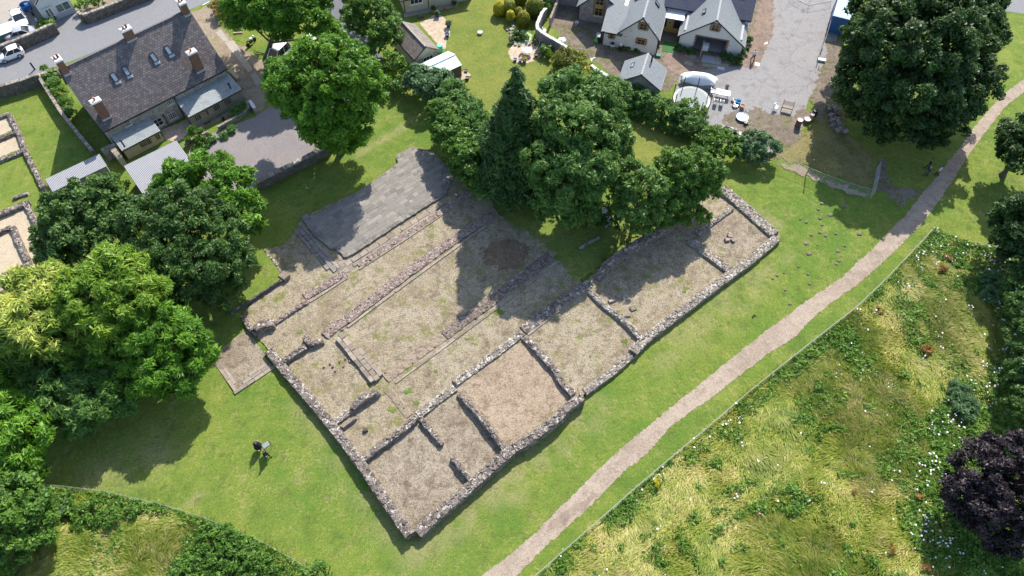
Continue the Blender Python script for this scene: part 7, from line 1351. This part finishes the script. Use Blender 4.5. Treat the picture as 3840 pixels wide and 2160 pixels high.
tarp(.05, .93, 'grey_tarp', 'boat_hull', 1.0); tarp(.75, 1.0, 'tarp', 'tarpaulin', 1.75)
# white table and chairs
p0 = W('d7', 1000, 590, .0); t = thing('picnic_table', 'long white plastic table in the courtyard', 'table', p0, R(-17)); mb = MB(); mb.prism([(math.copysign(abs(math.cos(a)) ** .35, math.cos(a)) * .95, math.copysign(abs(math.sin(a)) ** .35, math.sin(a)) * .48) for a in np.arange(0, 6.28, .26)], .68, .74); mb.build('tabletop', 'white_plastic', t)
for sx in (-.7, .7):
    for sy in (-.33, .33): mb = MB(); mb.tube([(sx, sy, 0), (sx, sy, .69)], .035, 6); mb.build('leg', 'white_plastic', t)
mb = MB(); mb.box((-.25, .05, .8), (.18, .3, .12), .3, 0, .02); tag(mb.build('table_box', 'galvanised'), 'small grey box standing on the long white table', 'box').location = (p0[0] - .25, p0[1] + .12, .745)
chair('plastic_chair', 'white plastic chair on the near side of the long table, left of two', W('d7', 875, 715), R(163), 'white_plastic'); chair('plastic_chair', 'white plastic chair on the near side of the long table, right of two', W('d7', 985, 735), R(163), 'white_plastic'); chair('plastic_chair', 'white chair at the left end of the long table', W('d7', 815, 545), R(75), 'white_plastic'); chair('folding_chair', 'brown folding chair on the far side of the long table', W('d7', 1070, 500), R(-15), 'timber')
# other clutter
p = W('d7', 1362, 990); t = thing('paddling_pool', 'round paddling pool with blue rim in the courtyard', 'pool', p); mb = MB(); mb.lathe((0, 0, 0), [(.72, 0), (.8, .3), (.78, .34), (.72, .34), (.7, .3), (.68, .15), (.01, .15)], 26); mb.build('pool_shell', 'blue_plastic', t); mb = MB(); mb.lathe((0, 0, .27), [(.69, 0), (.01, .005)], 24); mb.build('water', 'water', t)
p = W('d7', 1285, 720); t = thing('bucket', 'bright blue bucket in the courtyard clutter', 'bucket', p); mb = MB(); mb.lathe((0, 0, 0), [(.28, 0), (.36, .5), (.39, .52), (.33, .5), (.26, .1), (.01, .08)], 16); mb.build('bucket_body', 'sky_plastic', t); mb = MB(); mb.tube([(-.37, 0, .5), (-.2, 0, .7), (.2, 0, .7), (.37, 0, .5)], .012, 5); mb.build('handle', 'galvanised', t)
def pile(label, p, mats, n, r, hh, cat='junk pile'):
    t = thing('junk_pile', label, cat, p)
    for m_ in mats:
        mb = MB()
        for _ in range(n): mb.box((random.uniform(-r, r) * .5, random.uniform(-r, r) * .5, random.uniform(.08, hh * .6)), (random.uniform(.25, .55), random.uniform(.2, .4), random.uniform(.15, .35)), random.uniform(0, 3), .5, .05)
        mb.build('junk', m_, t)
pile('heap of black and white junk above the bright blue bucket', W('d7', 1220, 680), ['black_plastic', 'white_plastic', 'galvanised'], 4, .3, .5); pile('heap of red and white junk below the bright blue bucket', W('d7', 1235, 775), ['black_plastic', 'white_plastic', 'red_lamp'], 4, .3, .4); pile('white tangle of plastic on the curved garden wall side', W('e2', 1290, 770, .9), ['white_plastic', 'galvanised'], 9, .7, .9)
pile('pile of white pots and furniture by the ivy gatepost', W('e1', 420, 190), ['white_plastic', 'stone_white'], 4, .5, .7); pile('light blue and white rubbish beside the bright shrub at the road', W('e1', 510, 70), ['sky_plastic', 'white_plastic'], 4, .5, .6); pile('white junk showing between the trunks of the roadside tree', W('e1', 1300, 870), ['white_plastic', 'stone_white'], 8, .9, .7); pile('dark rubbish on the courtyard near the paddling pool', W('d7', 1440, 1080), ['black_plastic'], 4, .2, .5)
pile('scrap metal lying at the hedge end of the courtyard', W('d7', 1290, 1310), ['black_plastic', 'galvanised'], 6, .5, .4)
chair('plastic_chair', 'white plastic chair lying near the metal bench frame', W('e4', 215, 400), R(40), 'white_plastic'); chair('plastic_chair', 'white chair standing by the curved wall end', W('d1', 395, 1130), R(-160), 'white_plastic'); chair('plastic_chair', 'white chair outside the corner of the garage gable', W('d2', 1390, 985), R(60), 'white_plastic'); chair('plastic_chair', 'white chair behind the curved garden wall', W('e2', 970, 600), R(100), 'white_plastic')
p = W('e4', 420, 430); t = thing('swing_bench', 'rusty bench frame with slatted seat in the courtyard', 'bench', p, R(-20)); mb = MB()
for i in range(5): mb.box((0, .35 + i * .1, .85 + i * .07), (1.25, .08, .03))
mb.build('backrest', 'timber', t); mb = MB()
for i in range(4): mb.box((0, -.2 + i * .14, .5), (1.25, .11, .03))
mb.build('seat', 'timber', t)
for sx in (-.65, .65): mb = MB(); mb.tube([(sx, -.4, 0), (sx, .0, .5), (sx, .75, 1.25)], .03, 6); mb.tube([(sx, .6, 0), (sx, .1, .5)], .03, 6); mb.build('side_frame', 'rust', t)
def drum(label, k, x, y, r, h, mat, open_=True, z=0):
    p = W(k, x, y); t = thing('barrel', label, 'barrel', p); mb = MB(); mb.lathe((0, 0, 0), [(r, 0), (r * 1.04, h * .33), (r, h * .36), (r * 1.04, h * .66), (r, h), (r * .9, h), (r * .88, h * .6), (.01, h * .58)], 16); mb.build('barrel_body', mat, t); mb = MB(); mb.lathe((0, 0, h), [(r * 1.03, -.03), (r * 1.03, .02), (r * .93, .02), (r * .9, -.02)], 16); mb.build('rim', 'stone_white' if open_ else mat, t)
drum('rusty barrel of scrap timber, leftmost of the barrels by the rough grass', 'e4', 630, 690, .36, 1.1, 'rust'); drum('round fire pit barrel next to the rusty one', 'e4', 790, 610, .42, .5, 'rust'); drum('terracotta chimney pot standing between two barrels', 'e4', 870, 560, .24, .8, 'terracotta'); drum('dark barrel at the right end by the rough grass', 'e4', 920, 500, .3, .9, 'black_plastic', False)
loose('chair_log', 'black flue pipe lying by the barrels', 'pipe', 'e4', 960, 450, (.25, 1.0, .25), 'black_plastic', R(-40))
mb = MB()
for i in range(170):
    f = random.random(); x, y = np.interp(f, [0, .3, .6, 1], [1240, 1270, 1300, 1440]), np.interp(f, [0, .3, .6, 1], [350, 470, 640, 830]); p = W('e4', x + random.uniform(-95, 95), y, 0); mb.box((p[0], p[1], random.uniform(.05, .5)), (.4, .28, .26), random.uniform(0, 3), random.uniform(.05, 1), .06)
tag(mb.build('rubble_heap', 'rubble'), 'long heap of building stones under the sycamore edge', 'stone heap')
drum('pale water tub left of the white lean-to', 'd1', 495, 690, .28, .7, 'silver_white'); p = W('d1', 515, 760); t = thing('wheelie_bin', 'black bin standing by the lean-to corner', 'bin', p, R(-15)); mb = MB(); mb.box((0, 0, .5), (.5, .55, .95), 0, 0, 0, 1.1); mb.build('bin_body', 'black_plastic', t); mb = MB(); mb.box((0, 0, 1.0), (.58, .64, .06)); mb.build('lid', 'black_plastic', t)
loose('recycling_box', 'lime green recycling box beside the black bin', 'box', 'd1', 465, 745, (.5, .4, .35), 'green_plastic', R(-15), 0, .01, None, 1.1)
p = W('d1', 745, 900); t = thing('barbecue', 'round grey barbecue on legs against the white lean-to', 'barbecue', p); mb = MB(); mb.lathe((0, 0, .5), [(.05, 0), (.3, .15), (.34, .28), (.3, .3), (.02, .28)], 16); mb.build('bowl', 'galvanised', t); mb = MB(); mb.lathe((.05, .3, .62), [(.34, 0), (.28, .2), (.02, .3)], 16); mb.build('lid', 'black_plastic', t)
for i in range(3): an = i * 2.09; mb = MB(); mb.tube([(.28 * math.cos(an), .28 * math.sin(an), 0), (.2 * math.cos(an), .2 * math.sin(an), .6)], .018, 5); mb.build('leg', 'galvanised', t)
loose('crate', 'white edged crate outside the white gable corner', 'crate', 'd1', 1585, 1005, (.75, .5, .3), 'green_fabric', R(-15)); loose('door_mat', 'green artificial grass runner leading to the oak door', 'runner', 'd1', 1770, 850, (1.5, 2.2, .05), 'turf_mat', R(-15.5))
loose('stone_threshold', 'grey concrete ramp in front of the garage opening', 'ramp', 'd2', 810, 1085, (2.6, 1.4, .1), 'screed', R(-15.5))
for i, (x, y, a_, lab) in enumerate([(450, 1020, 35, 'plywood board on the gravel nearest the oak door'), (395, 1150, 30, 'plywood board lying lower on the earth'), (725, 1180, -12, 'board below the concrete ramp, left of three'), (870, 1200, -12, 'board below the concrete ramp, middle of three'), (1050, 1185, -10, 'board below the concrete ramp, right of three')]): loose('board', lab, 'board', 'd2', x, y, (1.05, .6, .05), 'board', R(-a_ if i < 2 else a_))
loose('sack', 'yellowish sack on the right of the concrete ramp', 'sack', 'd2', 905, 1075, (.55, .5, .4), 'board', .3, 0, .06); loose('manhole_cover', 'white square cover on the tarmac by the walking person', 'cover', 'd2', 1640, 1165, (.65, .65, .05), 'stone_white', R(-12)); loose('hose_ring', 'small orange ring on the reddish gravel', 'ring', 'd2', 348, 1010, (.28, .28, .05), 'orange_plastic', .3)
loose('white_patch', 'white plaster spill on the tarmac right of the person', 'spill', 'd2', 1800, 780, (.7, .45, .03), 'stone_white', .3, 0, .04)
loose('slate_pile', 'loose slates at the far edge of the shaded tarmac', 'slates', 'd2', 985, 1240, (.9, .5, .1), 'galvanised', -.3, 0, .05)
p = W('d2', 690, 900); t = thing('garage_freezer', 'white appliance standing inside the garage doorway', 'appliance', p, R(-15.5)); mb = MB(); mb.box((0, 0, .45), (.8, .6, .85), 0, 0, .004); mb.build('cabinet', 'white_plastic', t); mb = MB(); mb.box((0, 0, .91), (.84, .64, .07)); mb.build('lid', 'white_plastic', t); mb = MB(); mb.box((0, -.33, .86), (.25, .04, .04)); mb.build('handle', 'black_plastic', t); loose('leaning_panel', 'pale panel leaning inside the garage doorway', 'panel', 'd2', 640, 890, (.12, 1.2, 1.9), 'board', R(-15.5))
loose('timber_pallet', 'timber planter frame beside the long lean-to', 'frame', 'd4', 1440, 250, (.5, 2.2, .5), 'timber', R(41.6 - 90 + 90)); loose('timber_bench', 'pale stone kerb at the barn corner', 'kerb', 'd3', 1630, 1040, (.45, 1.1, .3), 'sandstone', R(5))
loose('plank', 'short timber plank beside the verge grass', 'plank', 'e1', 640, 595, (1.2, .25, .2), 'timber', .1)
p = W('e1', 1080, 990); t = thing('fallen_branch', 'dark fallen branch on the yard below the tree', 'branch', p); mb = MB(); q_ = [W('e1', x, y) - p for x, y in ((1240, 1000), (1100, 985), (980, 960), (930, 925))]; mb.tube([(v[0], v[1], .08 + .05 * i) for i, v in enumerate(q_)], [.1, .08, .06, .03], 6); mb.build('branch_wood', 'black_cloth', t)
pv = W('a1', 160, 400, 1.0); car('white van showing through the leaves of the roadside tree', pv[:2], R(-118), 4.4, 1.8, 1.85, 'car_white', True)
pt_ = W('a1', 390, 330, 1.0); t = thing('trailer', 'grey-green trailer half hidden behind the bright feathery tree', 'trailer', (pt_[0], pt_[1], 0), R(60)); mb = MB(); mb.box((0, 0, .95), (3.0, 1.7, 1.1), 0, 0, .01); mb.build('trailer_body', 'silver_white', t); mb = MB(); mb.slab((-1.55, -.9, 1.52), (1.55, -.9, 1.52), (1.55, .9, 1.62), (-1.55, .9, 1.62), .06); mb.build('roof', 'galvanised', t)
for sy in (-1, 1): mb = MB(); mb.tube([(0, sy * .9 - .08, .32), (0, sy * .9 + .08, .32)], .32, 14); mb.build('wheel', 'tyre', t)
mb = MB(); mb.tube([(1.5, 0, .5), (2.4, 0, .45)], .05, 6); mb.build('tow_bar', 'galvanised', t)
loose('flue_block', 'black lantern standing on the lean-to gravel path', 'lantern', 'd4', 1190, 1240, (.28, .28, .5), 'black_plastic', .4); loose('door_mat', 'brown door mat at the long lean-to entrance', 'mat', 'd4', 830, 1330, (.9, .55, .05), 'rust', HA)
p = W('b2', 700, 150, 1.0); loose('blue_sheet', 'crumpled blue-grey plastic sheet caught between the trees', 'sheet', 'b2', 705, 190, (.9, 1.5, 1.9), 'silver_white', .3, 0, .15)
for i, (x, y) in enumerate([(1230, 45), (1400, 630), (1140, 610), (990, 590)]): pass
